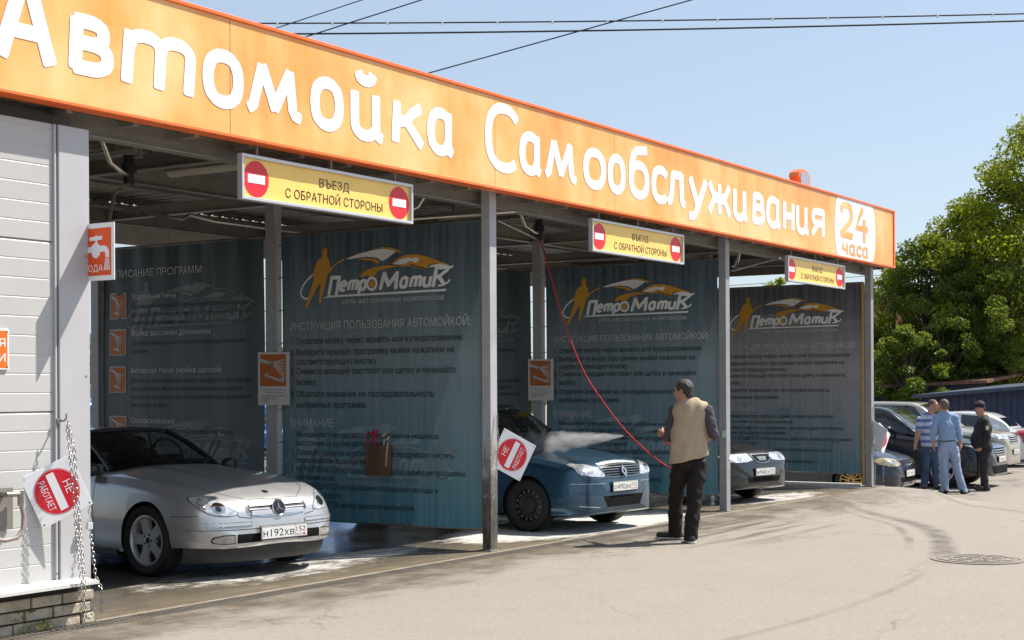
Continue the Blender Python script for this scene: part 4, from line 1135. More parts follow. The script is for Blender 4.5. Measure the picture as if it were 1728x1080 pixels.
tube_lamp(2.8, 1.35, 'long tube lamp under the roof above the blue sedan')

# swivelling wash booms
CHROME = M_('dull_chrome_pipe', (0.55, 0.52, 0.46), 0.28, 0.9, var=0.12, scale=12)
BLACKP = M_('black_plastic', (0.018, 0.018, 0.018), 0.45, var=0.2)
def boom(x, y, ang, label, long=True):
    s = thing('wash_boom', label, 'boom', (x, y, 3.46), ang, group='swivelling wash booms under the roof')
    m = MB(); m.box(-0.10, 0.10, -0.06, 0.06, 0.20, 0.40); m.box(-0.10, -0.06, -0.08, 0.08, 0.16, 0.26); m.box(0.08, 0.13, -0.08, 0.08, 0.16, 0.26); m.build('bracket', STEELD, s, bevel=0.004)
    m = MB(); m.cyl((0, 0, -0.08), (0, 0, 0.20), 0.045); m.cyl((0, 0, 0.02), (0, 0, 0.10), 0.065); m.build('swivel', BLACKP, s, smooth=True)
    m = MB(); m.tube([(0.0, 0, -0.06), (-0.10, 0, -0.10), (-0.35, 0.0, -0.20), (-0.42, 0.0, -0.32), (-0.50, 0, -0.46), (-0.75, 0, -0.62), (-1.2, 0, -0.70)] if long else [(0.0, 0, -0.06), (-0.12, 0, -0.07), (-0.5, 0, -0.04), (-1.3, 0, 0.02)], 0.016, 10); m.build('boom_pipe', CHROME, s, smooth=True)
    m = MB(); m.tube([(-0.62, 0.10, 0.35), (-0.50, 0.10, 0.36), (-0.40, 0.08, 0.22), (-0.30, 0.05, 0.06), (-0.15, 0, 0.0), (-0.03, 0, 0.0)], 0.02, 10); m.build('feed_hose', CHROME, s, smooth=True)
boom(-3.80, 1.10, 0.5, 'swivelling wash boom with a bent pipe under the roof nearest the closed bay')
boom(-0.35, 1.0, 2.2, 'swivelling wash boom under the roof beside the scuffed post', False)
boom(2.25, 0.80, 0.2, 'swivelling wash boom holding the red hose above the blue sedan', False)
boom(8.0, 1.0, 1.0, 'swivelling wash boom above the dark sedan in the last bay', False)
# pipes under the roof
m = MB(); m.tube([(-3.0, 4.0, 3.66), (-0.3, 4.0, 3.60), (-0.2, 4.0, 3.66), (0.2, 4.0, 3.62), (5.5, 4.1, 3.62)], 0.02, 8); o = m.build('water_pipe', CHROME, smooth=True); tag(o, 'thin water pipe running under the roof behind the yellow signs', 'pipe')

# red hose from the boom to the man
HOSER = M_('red_hose', (0.36, 0.008, 0.012), 0.32, var=0.15, scale=8)
hp = [(2.25, 0.86, 3.40), (2.24, 0.95, 3.44), (2.17, 0.75, 3.38), (2.09, 0.57, 3.05), (2.02, 0.38, 2.56), (1.95, 0.18, 2.15), (1.89, -0.04, 1.78), (1.85, -0.29, 1.48), (1.81, -0.54, 1.22), (1.79, -0.80, 1.0), (1.83, -1.05, 0.815), (1.95, -1.15, 0.76), (2.12, -1.12, 0.80), (2.18, -1.02, 0.95), (2.08, -0.93, 1.06), (2.03, -0.91, 1.10)]
def smooth_path(P, n=6):
    P = [Vector(q) for q in P]; out = []
    for i in range(len(P) - 1):
        a = P[max(i - 1, 0)]; b = P[i]; c = P[i + 1]; d = P[min(i + 2, len(P) - 1)]
        for k in range(n):
            t = k / n
            out.append(0.5 * ((2 * b) + (c - a) * t + (2 * a - 5 * b + 4 * c - d) * t * t + (3 * b - a - 3 * c + d) * t ** 3))
    return out + [P[-1]]
m = MB(); m.tube(smooth_path(hp[1:]), 0.0095, 8); o = m.build('red_hose', HOSER, smooth=True); tag(o, 'long red pressure hose sagging from the roof to the man in the beige vest', 'hose')

# lance with spray
LN0, LN1 = Vector((2.034, -0.902, 1.177)), Vector((2.129, -0.386, 1.115))
s = thing('spray_lance', 'black spray lance held by the man in the beige vest', 'spray lance', (0, 0, 0))
m = MB(); d_ = (LN1 - LN0).normalized(); m.tube([LN0 - d_ * 0.02, LN0 + d_ * 0.12], 0.017, 8); m.tube([LN0 - d_ * 0.01, LN0 - d_ * 0.035 + Vector((0, 0, -0.10))], [0.016, 0.013], 8); m.build('grip', BLACKP, s, smooth=True)
m = MB(); m.tube([LN0 + d_ * 0.11, LN1 - d_ * 0.05], 0.008, 8); m.tube([LN1 - d_ * 0.06, LN1], [0.013, 0.010], 8); m.build('barrel', M_('dark_steel', (0.06, 0.06, 0.065), 0.3, 0.8), s, smooth=True)

# floodlight on the fascia
s = thing('floodlight', 'orange arched floodlight standing on top of the fascia sign', 'floodlight', (8.02, -0.19, 4.575), 0)
pr = [(-0.28, 0.0), (-0.30, 0.12), (-0.36, 0.16), (-0.30, 0.24), (-0.12, 0.31), (0.10, 0.30), (0.25, 0.24), (0.30, 0.20), (0.30, 0.0)]
m = MB(); m.prism([(a * 0.68, b * 0.78) for a, b in pr], 0, 0.16); m.build('housing', TRIM, s, bevel=0.01)
m = MB(); m.prism([(a * 0.82, b * 0.86) for a, b in [(-0.20, 0.0), (-0.22, 0.10), (-0.20, 0.19), (-0.08, 0.24), (0.06, 0.235), (0.16, 0.18), (0.18, 0.08), (0.16, 0.0)]], -0.006, 0.0); m.build('lens', M_('bluish_lens', (0.30, 0.36, 0.42), 0.12, 0.0, var=0.2, scale=9, coat=0.5), s)

# manhole, kerb line under the last banner
IRON = M_('worn_iron', (0.24, 0.21, 0.175), 0.75, 0.15, var=0.2, scale=10, dirt=0.5)
s = thing('manhole_cover', 'round iron manhole cover set in the asphalt at the right', 'manhole', (1.72, -4.42, 0.0))
m = MB(); m.lathe([(0.43, 0.004), (0.43, 0.008), (0.385, 0.008), (0.385, 0.002)], n=40, cap=False); m.build('ring', IRON, s)
m = MB(); m.lathe([(0.375, 0.003), (0.375, 0.007), (0.001, 0.007)], n=40)
for k in range(8):
    a = k * PI / 4; m.box(0.06, 0.33, -0.012, 0.012, 0.007, 0.012, Matrix.Rotation(a, 4, 'Z'))
for r0 in (0.12, 0.24, 0.345): m.lathe([(r0 + 0.012, 0.0072), (r0 + 0.012, 0.0125), (r0 - 0.012, 0.0125), (r0 - 0.012, 0.0072)], n=32, cap=False)
m.build('cover', IRON, s)
m = MB(); m.box(11.22, 11.29, 0.15, 2.72, 0.006, 0.05); o = m.build('white_kerb', M_('white_kerb_paint', srgb(220, 218, 210), 0.6, var=0.08, dirt=0.15), bevel=0.01); tag(o, 'low white painted kerb under the far end banner', 'kerb')

m = MB(); m.box(11.215, 11.245, 0.075, 0.115, 0.03, 3.36); m.box(11.21, 11.25, 0.07, 0.12, 1.6, 1.64)  # thin ochre strip added along the banner's front edge
o = m.build('ochre_strip', M_('ochre_strip_colour', (0.62, 0.36, 0.12), 0.6, var=0.15, scale=6, stretch=(4, 4, 0.4))); tag(o, 'thin ochre strip along the front edge of the far end banner', 'lath')
# moss and weeds on the plinth
MOSS = M_('yellow_green_moss', (0.20, 0.22, 0.02), 0.9, var=0.5, scale=30, bump=0.8, bscale=90)
rng = random.Random(9)
m = MB()
for cx_, cy_, cz_, rr, n in ((-5.80, -0.20, 0.055, 0.060, 420), (-5.92, -0.175, 0.035, 0.05, 160), (-5.98, -0.172, 0.10, 0.05, 110), (-5.86, -0.165, 0.155, 0.028, 90), (-5.97, -0.16, 0.165, 0.05, 90)):
    for k in range(n):
        a = rng.uniform(0, 2 * PI); q = rng.random() ** 0.5
        p = Vector((cx_ + rr * 1.3 * q * math.cos(a), cy_ - abs(rr * 0.25 * rng.random()), cz_ + rr * 0.6 * q * math.sin(a)))
        d = Vector((rng.uniform(-1, 1), rng.uniform(-1.2, 0), rng.uniform(-0.2, 1.2))).normalized() * rng.uniform(0.006, 0.016); u = d.orthogonal().normalized() * 0.003
        m.add([p - u, p + u, p + d], [(0, 1, 2)])
o = m.build('moss', MOSS); o['kind'] = 'stuff'

# ================================================================== overhead wires
WIREM = M_('black_cable', (0.012, 0.016, 0.022), 0.6, var=0.1)
def wire(a, b, sag, r, label, beads=False):
    a = Vector(a); b = Vector(b); n = 40; P = []
    d = b - a; e = 0.6 if (b - a).length > 5 or a.x < 90 else 25; a = a - d * e * 0.2 - d * (0.6 if e < 1 else 0); b = b + d * e
    for i in range(n + 1):
        t = i / n; q = a + (b - a) * t; q.z -= sag * (1 - (2 * t - 1) ** 2) - sag * 0.3; P.append(q)
    s = MB(); s.tube(P, r, 6); o = s.build('overhead_cable', WIREM, smooth=True); tag(o, label, 'cable', 'overhead cables')
    if beads:
        s = MB(); L = (b - a).length
        for k in range(34):
            t = (k + 0.5) / 34; i = int(t * n); q = P[i].lerp(P[i + 1], t * n - i); s.cyl(q - Vector((0, 0, 0.05)), q + Vector((0, 0, 0.03)), 0.035, n=8)
        s.build('clip', SIGNW, o)
wire((16.82, 19.66, 11.62), (28.5, 1.6, 11.75), 0.35, 0.020, 'upper of the two level overhead cables, with small white clips', True)
wire((17.25, 19.0, 11.33), (28.5, 1.6, 11.56), 0.35, 0.024, 'lower of the two level overhead cables, plain black')
wire((17.42, 18.73, 11.21), (18.88, 16.47, 12.08), 0.0, 0.014, 'thin slanting cable, leftmost of the three rising to the right')
wire((17.89, 18.0, 11.0), (19.74, 15.14, 12.07), 0.0, 0.017, 'thin slanting cable, middle of the three rising to the right')
wire((19.56, 15.42, 9.97), (23.69, 9.03, 12.05), 0.0, 0.017, 'thin slanting cable, rightmost of the three rising to the right')
for k, (z0, z1) in enumerate(((12.05, 12.0), (11.4, 11.2), (10.55, 10.8))):
    wire((104, 32.1, z0), (106.1, 28.9, z1), 0.0, 0.022, ('top', 'middle', 'bottom')[k] + ' faint distant power line beside the end of the fascia')
# ================================================================== cars
def curve1(keys):
    """smooth monotone curve through (y, value) keys"""
    x = np.array([k[0] for k in keys], float); y = np.array([k[1] for k in keys], float)
    h = np.diff(x); d = np.diff(y) / h; m = np.zeros(len(x))
    m[0], m[-1] = d[0], d[-1]
    for i in range(1, len(x) - 1):
        m[i] = 0 if d[i - 1] * d[i] <= 0 else 3 * (h[i - 1] + h[i]) / ((2 * h[i] + h[i - 1]) / d[i - 1] + (h[i] + 2 * h[i - 1]) / d[i])
    def f(v):
        v = min(max(v, x[0]), x[-1]); i = min(int(np.searchsorted(x, v, 'right')) - 1, len(x) - 2); t = (v - x[i]) / h[i]
        return ((1 + 2 * t) * (1 - t) ** 2 * y[i] + t * (1 - t) ** 2 * h[i] * m[i] + t * t * (3 - 2 * t) * y[i + 1] + t * t * (t - 1) * h[i] * m[i + 1])
    return f
def spl(P, n):
    """Catmull-Rom through 2-D points, n samples per span"""
    out = []
    P = [np.array(q, float) for q in P]
    for i in range(len(P) - 1):
        a = P[i - 1] if i > 0 else 2 * P[0] - P[1]; b = P[i]; c = P[i + 1]; d = P[i + 2] if i + 2 < len(P) else 2 * P[-1] - P[-2]
        for k in range(n):
            t = k / n
            out.append(0.5 * (2 * b + (c - a) * t + (2 * a - 5 * b + 4 * c - d) * t * t + (3 * b - a - 3 * c + d) * t ** 3))
    return out + [P[-1]]

class Body:
    """closed car body lofted from cross sections; nose towards -y, origin under the middle of the front axle"""
    def __init__(s, spec):
        s.sp = spec
        for k in ('W', 'zt', 'ze', 'we', 'zl'): setattr(s, k, curve1(spec[k]))
        s.y0, s.y1 = spec['W'][0][0], spec['W'][-1][0]
        n = spec.get('n', 84)
        ys = []
        for i in range(n + 1):
            t = i / n; ys.append(s.y0 + (s.y1 - s.y0) * (0.5 - 0.5 * math.cos(PI * t)) if spec.get('cos') else s.y0 + (s.y1 - s.y0) * t)
        L = s.y1 - s.y0
        a = [s.y0 + 0.55 * (i / 26) ** 2.0 for i in range(26)]; b = list(np.linspace(s.y0 + 0.55, s.y1 - 0.45, 56)); c = [s.y1 - 0.45 * (i / 20) ** 2.0 for i in range(19, -1, -1)]
        s.ys = a + b + c
        V = []; F = []
        for y in s.ys:
            V += [(x, y, z) for x, z in s.section(y)]
        m = len(s.section(s.ys[0])); N = len(s.ys)
        for i in range(N - 1):
            for k in range(m):
                k2 = (k + 1) % m
                F.append((i * m + k, (i + 1) * m + k, (i + 1) * m + k2, i * m + k2))
        F.append(tuple(range(m))); F.append(tuple(range((N - 1) * m + m - 1, (N - 1) * m - 1, -1)))
        vol = 0.0
        A_ = np.array(V)
        for f in F:
            for k in range(1, len(f) - 1): vol += np.dot(A_[f[0]], np.cross(A_[f[k]], A_[f[k + 1]]))
        if vol < 0: F = [tuple(reversed(f)) for f in F]
        s.V, s.F = V, F
        s.bvh = BVHTree.FromPolygons([Vector(v) for v in V], [list(f) for f in F[:-2]] + [list(f) for f in F[-2:]])
    def section(s, y):
        W, zt, ze, we, zl = s.W(y), s.zt(y), s.ze(y), s.we(y), s.zl(y)
        ze = min(ze, zt - 0.002); zm = zl + (ze - zl) * s.sp.get('waist', 0.55)
        cr = zt - ze
        P = [(0, zl), (W * 0.86, zl), (W - 0.018, zl + 0.035), (W - 0.004, zl + (zm - zl) * 0.55), (W, zm), (W - 0.012 - 0.2 * (W - we), ze - 0.09), (we + 0.006, ze - 0.022), (we - 0.05, ze + cr * 0.16), (we * 0.72, ze + cr * 0.58), (we * 0.36, ze + cr * 0.92), (0, zt)]
        br = s.sp.get('ridge')
        S = spl(P, 4)
        out = []
        for q in S:
            x, z = q
            if br and z > ze and br[1] < y < br[2]:
                k = math.sin(PI * (y - br[1]) / (br[2] - br[1])) ** 0.6
                z += br[3] * k * math.exp(-((x - br[0] * (0.75 + 0.35 * (y - br[1]) / (br[2] - br[1]))) / 0.10) ** 2)
            out.append((x, z))
        return out + [(-x, z) for x, z in out[-2:0:-1]]
    def hit(s, p, d):
        return s.bvh.ray_cast(Vector(p), Vector(d))

def axes(view):
    """2-D outline (a, b) -> ray start and direction"""
    if view == 'front': return (lambda a, b: ((a, -6, b), (0, 1, 0)))
    if view == 'rear': return (lambda a, b: ((a, 12, b), (0, -1, 0)))
    if view == 'right': return (lambda a, b: ((-6, a, b), (1, 0, 0)))     # the -x side
    if view == 'left': return (lambda a, b: ((6, a, b), (-1, 0, 0)))
    if view == 'top': return (lambda a, b: ((a, b, 6), (0, 0, -1)))
    if view[0] == 'dir':
        # slanted view: a runs across, b up, looking along a direction in plan
        an = view[1]; d = Vector((math.sin(an), math.cos(an), 0)); u = Vector((math.cos(an), -math.sin(an), 0))
        return (lambda a, b: (tuple(u * a - d * 6 + Vector((0, 0, b))), tuple(d)))
def patch(bvh, outline, view, off, step=0.018):
    """outline laid onto the surface: fills it with a fine net that follows the body"""
    f = axes(view)
    n = len(outline); B = []
    for i in range(n):
        a = np.array(outline[i], float); b = np.array(outline[(i + 1) % n], float); k = max(1, int(np.hypot(*(b - a)) / step))
        B += [tuple(a + (b - a) * j / k) for j in range(k)]
    Q = np.array(B); lo, hi = Q.min(0), Q.max(0); pts = list(B)
    xs = np.arange(lo[0] + step / 2, hi[0], step); zs = np.arange(lo[1] + step / 2, hi[1], step)
    R = np.roll(Q, -1, 0)
    def inside(x, z):
        c = ((Q[:, 1] > z) != (R[:, 1] > z))
        with np.errstate(divide='ignore', invalid='ignore'):
            xi = (R[:, 0] - Q[:, 0]) * (z - Q[:, 1]) / (R[:, 1] - Q[:, 1]) + Q[:, 0]
        return (c & (x < xi)).sum() % 2 == 1
    for x in xs:
        for z in zs:
            if inside(x, z) and np.hypot(Q[:, 0] - x, Q[:, 1] - z).min() > step * 0.35: pts.append((x, z))
    m = len(B)
    r = delaunay_2d_cdt([Vector(p) for p in pts], [(i, (i + 1) % m) for i in range(m)], [], 0, 1e-6)
    V = []; ok = []
    for v in r[0]:
        p, d = f(v.x, v.y); h = bvh.ray_cast(Vector(p), Vector(d))
        if h[0] is None: V.append(Vector((0, 0, 0))); ok.append(False)
        else:
            nrm = h[1] if h[1].dot(Vector(d)) < 0 else -h[1]
            V.append(h[0] + nrm * off); ok.append(True)
    F = []
    for t_ in r[2]:
        if not all(ok[i] for i in t_): continue
        c = sum((r[0][i] for i in t_), Vector((0, 0))) / 3
        if not inside(c.x, c.y): continue
        e = max((V[t_[0]] - V[t_[1]]).length, (V[t_[1]] - V[t_[2]]).length)
        if e > 0.25: continue
        nn = (V[t_[1]] - V[t_[0]]).cross(V[t_[2]] - V[t_[0]])
        d = Vector(f(0, 0)[1])
        F.append(tuple(t_) if nn.dot(d) < 0 else tuple(reversed(t_)))
    return V, F
def put(name, bvh, outline, view, off, m, parent, step=0.018):
    V, F = patch(bvh, outline, view, off, step)
    return mesh_obj(name, V, F, m, parent)
def seam(mb, bvh, pts, view, w=0.005, off=0.0015, n=10):
    f = axes(view); P = []
    for i in range(len(pts) - 1):
        for k in range(n): P.append(tuple(np.array(pts[i]) + (np.array(pts[i + 1]) - np.array(pts[i])) * k / n))
    P.append(pts[-1]); H = []
    for a, b in P:
        p, d = f(a, b); h = bvh.ray_cast(Vector(p), Vector(d))
        if h[0] is None: continue
        nr = h[1] if h[1].dot(Vector(d)) < 0 else -h[1]
        H.append((h[0] + nr * off, nr))
    V = []
    for i, (q, nr) in enumerate(H):
        t = H[min(i + 1, len(H) - 1)][0] - H[max(i - 1, 0)][0]
        if t.length < 1e-6: t = Vector((0, 0, 1))
        s = t.cross(nr).normalized() * w / 2
        V += [q - s, q + s]
    mb.add(V, [(2 * i, 2 * i + 1, 2 * i + 3, 2 * i + 2) for i in range(len(H) - 1)])
def mirror(o): return [(-a, b) for a, b in o]

RUBBER = M_('tyre_rubber', (0.014, 0.014, 0.014), 0.75, var=0.25, scale=20, bump=0.2)
ARCHM = M_('dark_wheel_well', (0.008, 0.008, 0.008), 0.9, var=0.2)
ALLOY = M_('alloy_rim', (0.60, 0.60, 0.61), 0.38, 0.6, var=0.06)
GOLDR = M_('bronze_rim', (0.50, 0.36, 0.17), 0.32, 0.8, var=0.08)
STEELR = M_('black_steel_rim', (0.035, 0.033, 0.03), 0.5, 0.2, var=0.25, scale=14)
TRIMB = M_('black_trim', (0.012, 0.012, 0.013), 0.45, var=0.15)
GRILLM = M_('dark_grille', (0.006, 0.006, 0.007), 0.9, spec=0.15, bump=0.6, bscale=120)
CHR = M_('chrome', (0.75, 0.76, 0.78), 0.08, 1.0, var=0.03)
GLASSD = M_('dark_car_glass', (0.010, 0.013, 0.014), 0.03, 0.0, var=0.1, coat=0.6, spec=0.8)
PLATEM = M_('plate_white', srgb(228, 228, 224), 0.4, var=0.03)
def lamp_mat(name, tint=(0.72, 0.75, 0.78)):
    t = NT(name)
    w = t.noise(26, 3, 0.5, stretch=(1.6, 1, 0.7))
    t.set(Base_Color=t.ramp(w, [(0.32, [c * 0.45 for c in tint]), (0.5, [c * 0.9 for c in tint]), (0.68, [min(1, c * 1.2) for c in tint])]), Metallic=0.45, Roughness=0.14)
    t.p.inputs['Coat Weight'].default_value = 1.0; t.p.inputs['Coat Roughness'].default_value = 0.02
    return t.m
LAMPM = lamp_mat('clear_headlamp'); LAMPY = lamp_mat('amber_headlamp', (0.70, 0.58, 0.36))
TAILM = M_('red_tail_lamp', (0.35, 0.006, 0.01), 0.12, var=0.3, scale=20, coat=0.8)
def paint(name, col, metal=0.55, rough=0.32, dirt=0.10, wet=0.0):
    t = NT(name)
    fl = t.noise(700, 2); nz = t.noise(2.2, 6, 0.65)
    c = t.mix(0.18, col, t.ramp(fl, [(0.3, [q * 0.7 for q in col]), (0.7, [min(1, q * 1.25) for q in col])]))
    sep = t.node('ShaderNodeSeparateXYZ'); t.link(t.coord(), sep.inputs[0])
    low = t.math('ADD', t.math('MULTIPLY', sep.outputs[2], -1.6), nz)
    c = t.mix(t.math('MULTIPLY', t.ramp(low, [(0.0, 0), (0.5, 1)]), dirt * 2.5, clamp=True), c, (0.10, 0.085, 0.065))
    t.set(Base_Color=c, Metallic=metal, Roughness=t.ramp(nz, [(0.3, rough * 0.85), (0.7, rough * 1.2)]))
    t.p.inputs['Coat Weight'].default_value = 0.9; t.p.inputs['Coat Roughness'].default_value = 0.03
    if wet:
        dr = t.node('ShaderNodeTexVoronoi'); dr.inputs['Scale'].default_value = 85; t.link(t.coord(), dr.inputs['Vector'])
        t.bump(t.ramp(dr.outputs['Distance'], [(0.0, 1), (0.35, 0)]), wet, 0.002)
    return t.m

def wheel(parent, x, y, r, w, kind, side, rimr=None, steer=0.0, rim_m=None):
    """side -1: outer face towards -x"""
    rimr = rimr or r * 0.66
    e = bpy.data.objects.new('wheel', None); COL.objects.link(e); e.parent = parent; e.location = (x, y, r); e.rotation_euler = (0, 0, steer)
    M = Matrix.Rotation(-PI / 2 if side < 0 else PI / 2, 4, 'Y')   # local z -> outer
    h = w / 2
    prof = [(rimr, -h * 0.85), (r * 0.90, -h * 0.98), (r * 0.975, -h * 0.80), (r, -h * 0.45), (r, h * 0.45), (r * 0.975, h * 0.80), (r * 0.90, h * 0.98), (rimr + 0.018, h * 0.97), (rimr, h * 0.85)]
    m = MB(); m.lathe(prof, M, 48, cap=False)
    # tread grooves
    for gh in (-0.35, 0.0, 0.35): m.lathe([(r + 0.001, h * gh + 0.006), (r + 0.0035, h * gh + 0.02), (r + 0.0035, h * gh + 0.045), (r + 0.001, h * gh + 0.06)], M, 48, cap=False)
    m.build('tyre', RUBBER, e, smooth=True)
    d = MB()
    d.lathe([(rimr + 0.004, h * 0.86), (rimr - 0.012, h * 0.90), (rimr - 0.022, h * 0.72), (rimr * 0.90, h * 0.2), (rimr * 0.88, -h * 0.1)], M, 40, cap=False)
    rm = rim_m or {'five': ALLOY, 'steel': STEELR, 'multi': GOLDR}.get(kind, ALLOY)
    if kind == 'steel':
        d.lathe([(rimr * 0.9, h * 0.25), (rimr * 0.80, h * 0.48), (rimr * 0.60, h * 0.60), (rimr * 0.50, h * 0.50), (rimr * 0.46, h * 0.70), (rimr * 0.2, h * 0.78), (0.001, h * 0.78)], M, 40, cap=False)
    else:
        d.lathe([(rimr * 0.30, h * 0.35), (rimr * 0.27, h * 0.62), (rimr * 0.12, h * 0.70), (0.001, h * 0.70)], M, 30, cap=False)
        ns = 5 if kind == 'five' else 7
        for k in range(ns):
            a = 2 * PI * k / ns + 0.3
            R = M @ Matrix.Rotation(a, 4, 'Z')
            if kind == 'five':
                pr = [(rimr * 0.16, -0.036), (rimr * 0.30, -0.046), (rimr * 0.55, -0.040), (rimr * 0.80, -0.046), (rimr * 0.95, -0.075), (rimr * 0.95, 0.075), (rimr * 0.80, 0.046), (rimr * 0.55, 0.040), (rimr * 0.30, 0.046), (rimr * 0.16, 0.036)]
                zo = [0.64, 0.66, 0.70, 0.74, 0.66, 0.66, 0.74, 0.70, 0.66, 0.64]
                n = len(pr)
                top = [R @ Vector((px, py, h * zz)) for (px, py), zz in zip(pr, zo)]; bot = [R @ Vector((px, py * 1.15, h * 0.28)) for (px, py) in pr]
                d.add(top + bot, [tuple(range(n))] + [(i, n + i, n + (i + 1) % n, (i + 1) % n) for i in range(n)])
            else:
                for sg in (-1, 1):
                    d.bar(R @ Vector((rimr * 0.18, sg * 0.012, h * 0.60)), R @ Vector((rimr * 0.94, sg * 0.038, h * 0.66)), 0.020, 0.035, up=R.to_3x3() @ Vector((0, 0, 1)))
    rim = d.build('rim', rm, e, smooth=True, angle=35)
    d = MB(); d.lathe([(rimr * 0.89, -h * 0.05), (0.001, -h * 0.05)], M, 30, cap=False); d.lathe([(rimr * 0.62, h * 0.05), (rimr * 0.62, h * 0.0), (0.001, h * 0.02)], M, 24, cap=False)
    d.build('brake', M_('dark_brake', (0.05, 0.045, 0.04), 0.5, 0.5), e)
    if kind == 'steel':
        d = MB()
        for k in range(15):
            a = 2 * PI * k / 15; c = M @ (Matrix.Rotation(a, 4, 'Z') @ Vector((rimr * 0.80, 0, h * 0.515))); d.add([c + (M.to_3x3() @ Vector((0.0125 * math.cos(q), 0.0125 * math.sin(q), 0.0))) for q in np.linspace(0, 2 * PI, 11)[:-1]], [tuple(range(10))])
        d.build('vent_holes', M_('pale_hole_light', (0.22, 0.22, 0.21), 0.6), rim)
    else:
        d = MB()
        for k in range(5):
            a = 2 * PI * k / 5 + (0.3 + PI / 5 if kind == 'five' else 0.1); c = Matrix.Rotation(a, 4, 'Z') @ Vector((rimr * 0.235, 0, 0)); d.lathe([(0.009, h * 0.66), (0.009, h * 0.715), (0.001, h * 0.715)], M @ Matrix.Translation(c), 8, cap=False)
        d.lathe([(rimr * 0.13, h * 0.705), (0.001, h * 0.72)], M, 16, cap=False)
        d.build('hub_cap', TRIMB, rim)
    return e

def cut_arches(o, wheels, R, depth, Wmax):
    """wheel openings cut through the body sides"""
    me = o.data
    cut = MB()
    for (wy, rr) in wheels:
        for sx in (-1, 1):
            a = Vector((sx * (Wmax + 0.1), wy, R * 0.985)); b = Vector((sx * (Wmax - depth), wy, R * 0.985)); cut.cyl(a, b, rr, n=44)
    c = cut.build('cutter', ARCHM, o.parent)
    for q in (c.data, me):
        b_ = bmesh.new(); b_.from_mesh(q); bmesh.ops.remove_doubles(b_, verts=b_.verts[:], dist=1e-5); bmesh.ops.dissolve_degenerate(b_, edges=b_.edges[:], dist=1e-5); bmesh.ops.recalc_face_normals(b_, faces=b_.faces[:]); b_.to_mesh(q); b_.free()
    me.materials.append(ARCHM)
    bm_ = o.modifiers.new('arches', 'BOOLEAN'); bm_.object = c; bm_.operation = 'DIFFERENCE'; bm_.solver = 'EXACT'; bm_.material_mode = 'TRANSFER'
    dg = bpy.context.evaluated_depsgraph_get(); dg.update()
    nm = bpy.data.meshes.new_from_object(o.evaluated_get(dg))
    o.modifiers.clear(); old = o.data; o.data = nm; nm.name = old.name
    bpy.data.objects.remove(c)
    nm.shade_smooth(); nm.set_sharp_from_angle(angle=rad(32))
    return o

def plate(parent, bvh, cx, cz, text, region, off=0.02, view='front', w=0.52, h=0.112):
    f = axes(view); p, d = f(cx, cz); hh = bvh.ray_cast(Vector(p), Vector(d)); y = hh[0].y if hh[0] else 0
    s = -1 if view == 'front' else 1
    e = MB(); e.box(-w / 2, w / 2, -0.006, 0.006, -h / 2, h / 2); o = e.build('number_plate', PLATEM, parent, bevel=0.002)
    o.location = (cx, y + s * off, cz); o.rotation_euler = (0, 0, 0 if s < 0 else PI)
    e = MB(); e.box(-w / 2 - 0.008, w / 2 + 0.008, 0.002, 0.012, -h / 2 - 0.008, h / 2 + 0.006); e.build('plate_frame', TRIMB, o)
    e = MB(); S = flat(-0.0066)
    x = -w / 2 + 0.018; main_w = w * 0.68
    write(e, text, x, -h * 0.30, h * 0.60, width=main_w, surf=S, bold=0.004)
    write(e, region, w / 2 - 0.125, -h * 0.08, h * 0.42, width=0.105, surf=S); write(e, 'RUS', w / 2 - 0.125, -h * 0.38, h * 0.17, width=0.06, surf=S)
    for a in (w / 2 - 0.14,): e.add([S(a - 0.0015, -h / 2), S(a + 0.0015, -h / 2), S(a + 0.0015, h / 2), S(a - 0.0015, h / 2)], [(0, 1, 2, 3)])
    ribbon(e, [(-w / 2 + 0.004, -h / 2 + 0.004), (w / 2 - 0.004, -h / 2 + 0.004), (w / 2 - 0.004, h / 2 - 0.004), (-w / 2 + 0.004, h / 2 - 0.004), (-w / 2 + 0.004, -h / 2 + 0.004)], 0.004, S)
    e.build('lettering', BLK, o)
    e = MB(); e.add([S(w / 2 - 0.05, -h * 0.38), S(w / 2 - 0.02, -h * 0.38), S(w / 2 - 0.02, -h * 0.22), S(w / 2 - 0.05, -h * 0.22)], [(0, 1, 2, 3)]); e.build('flag', REDS, o)
    return o

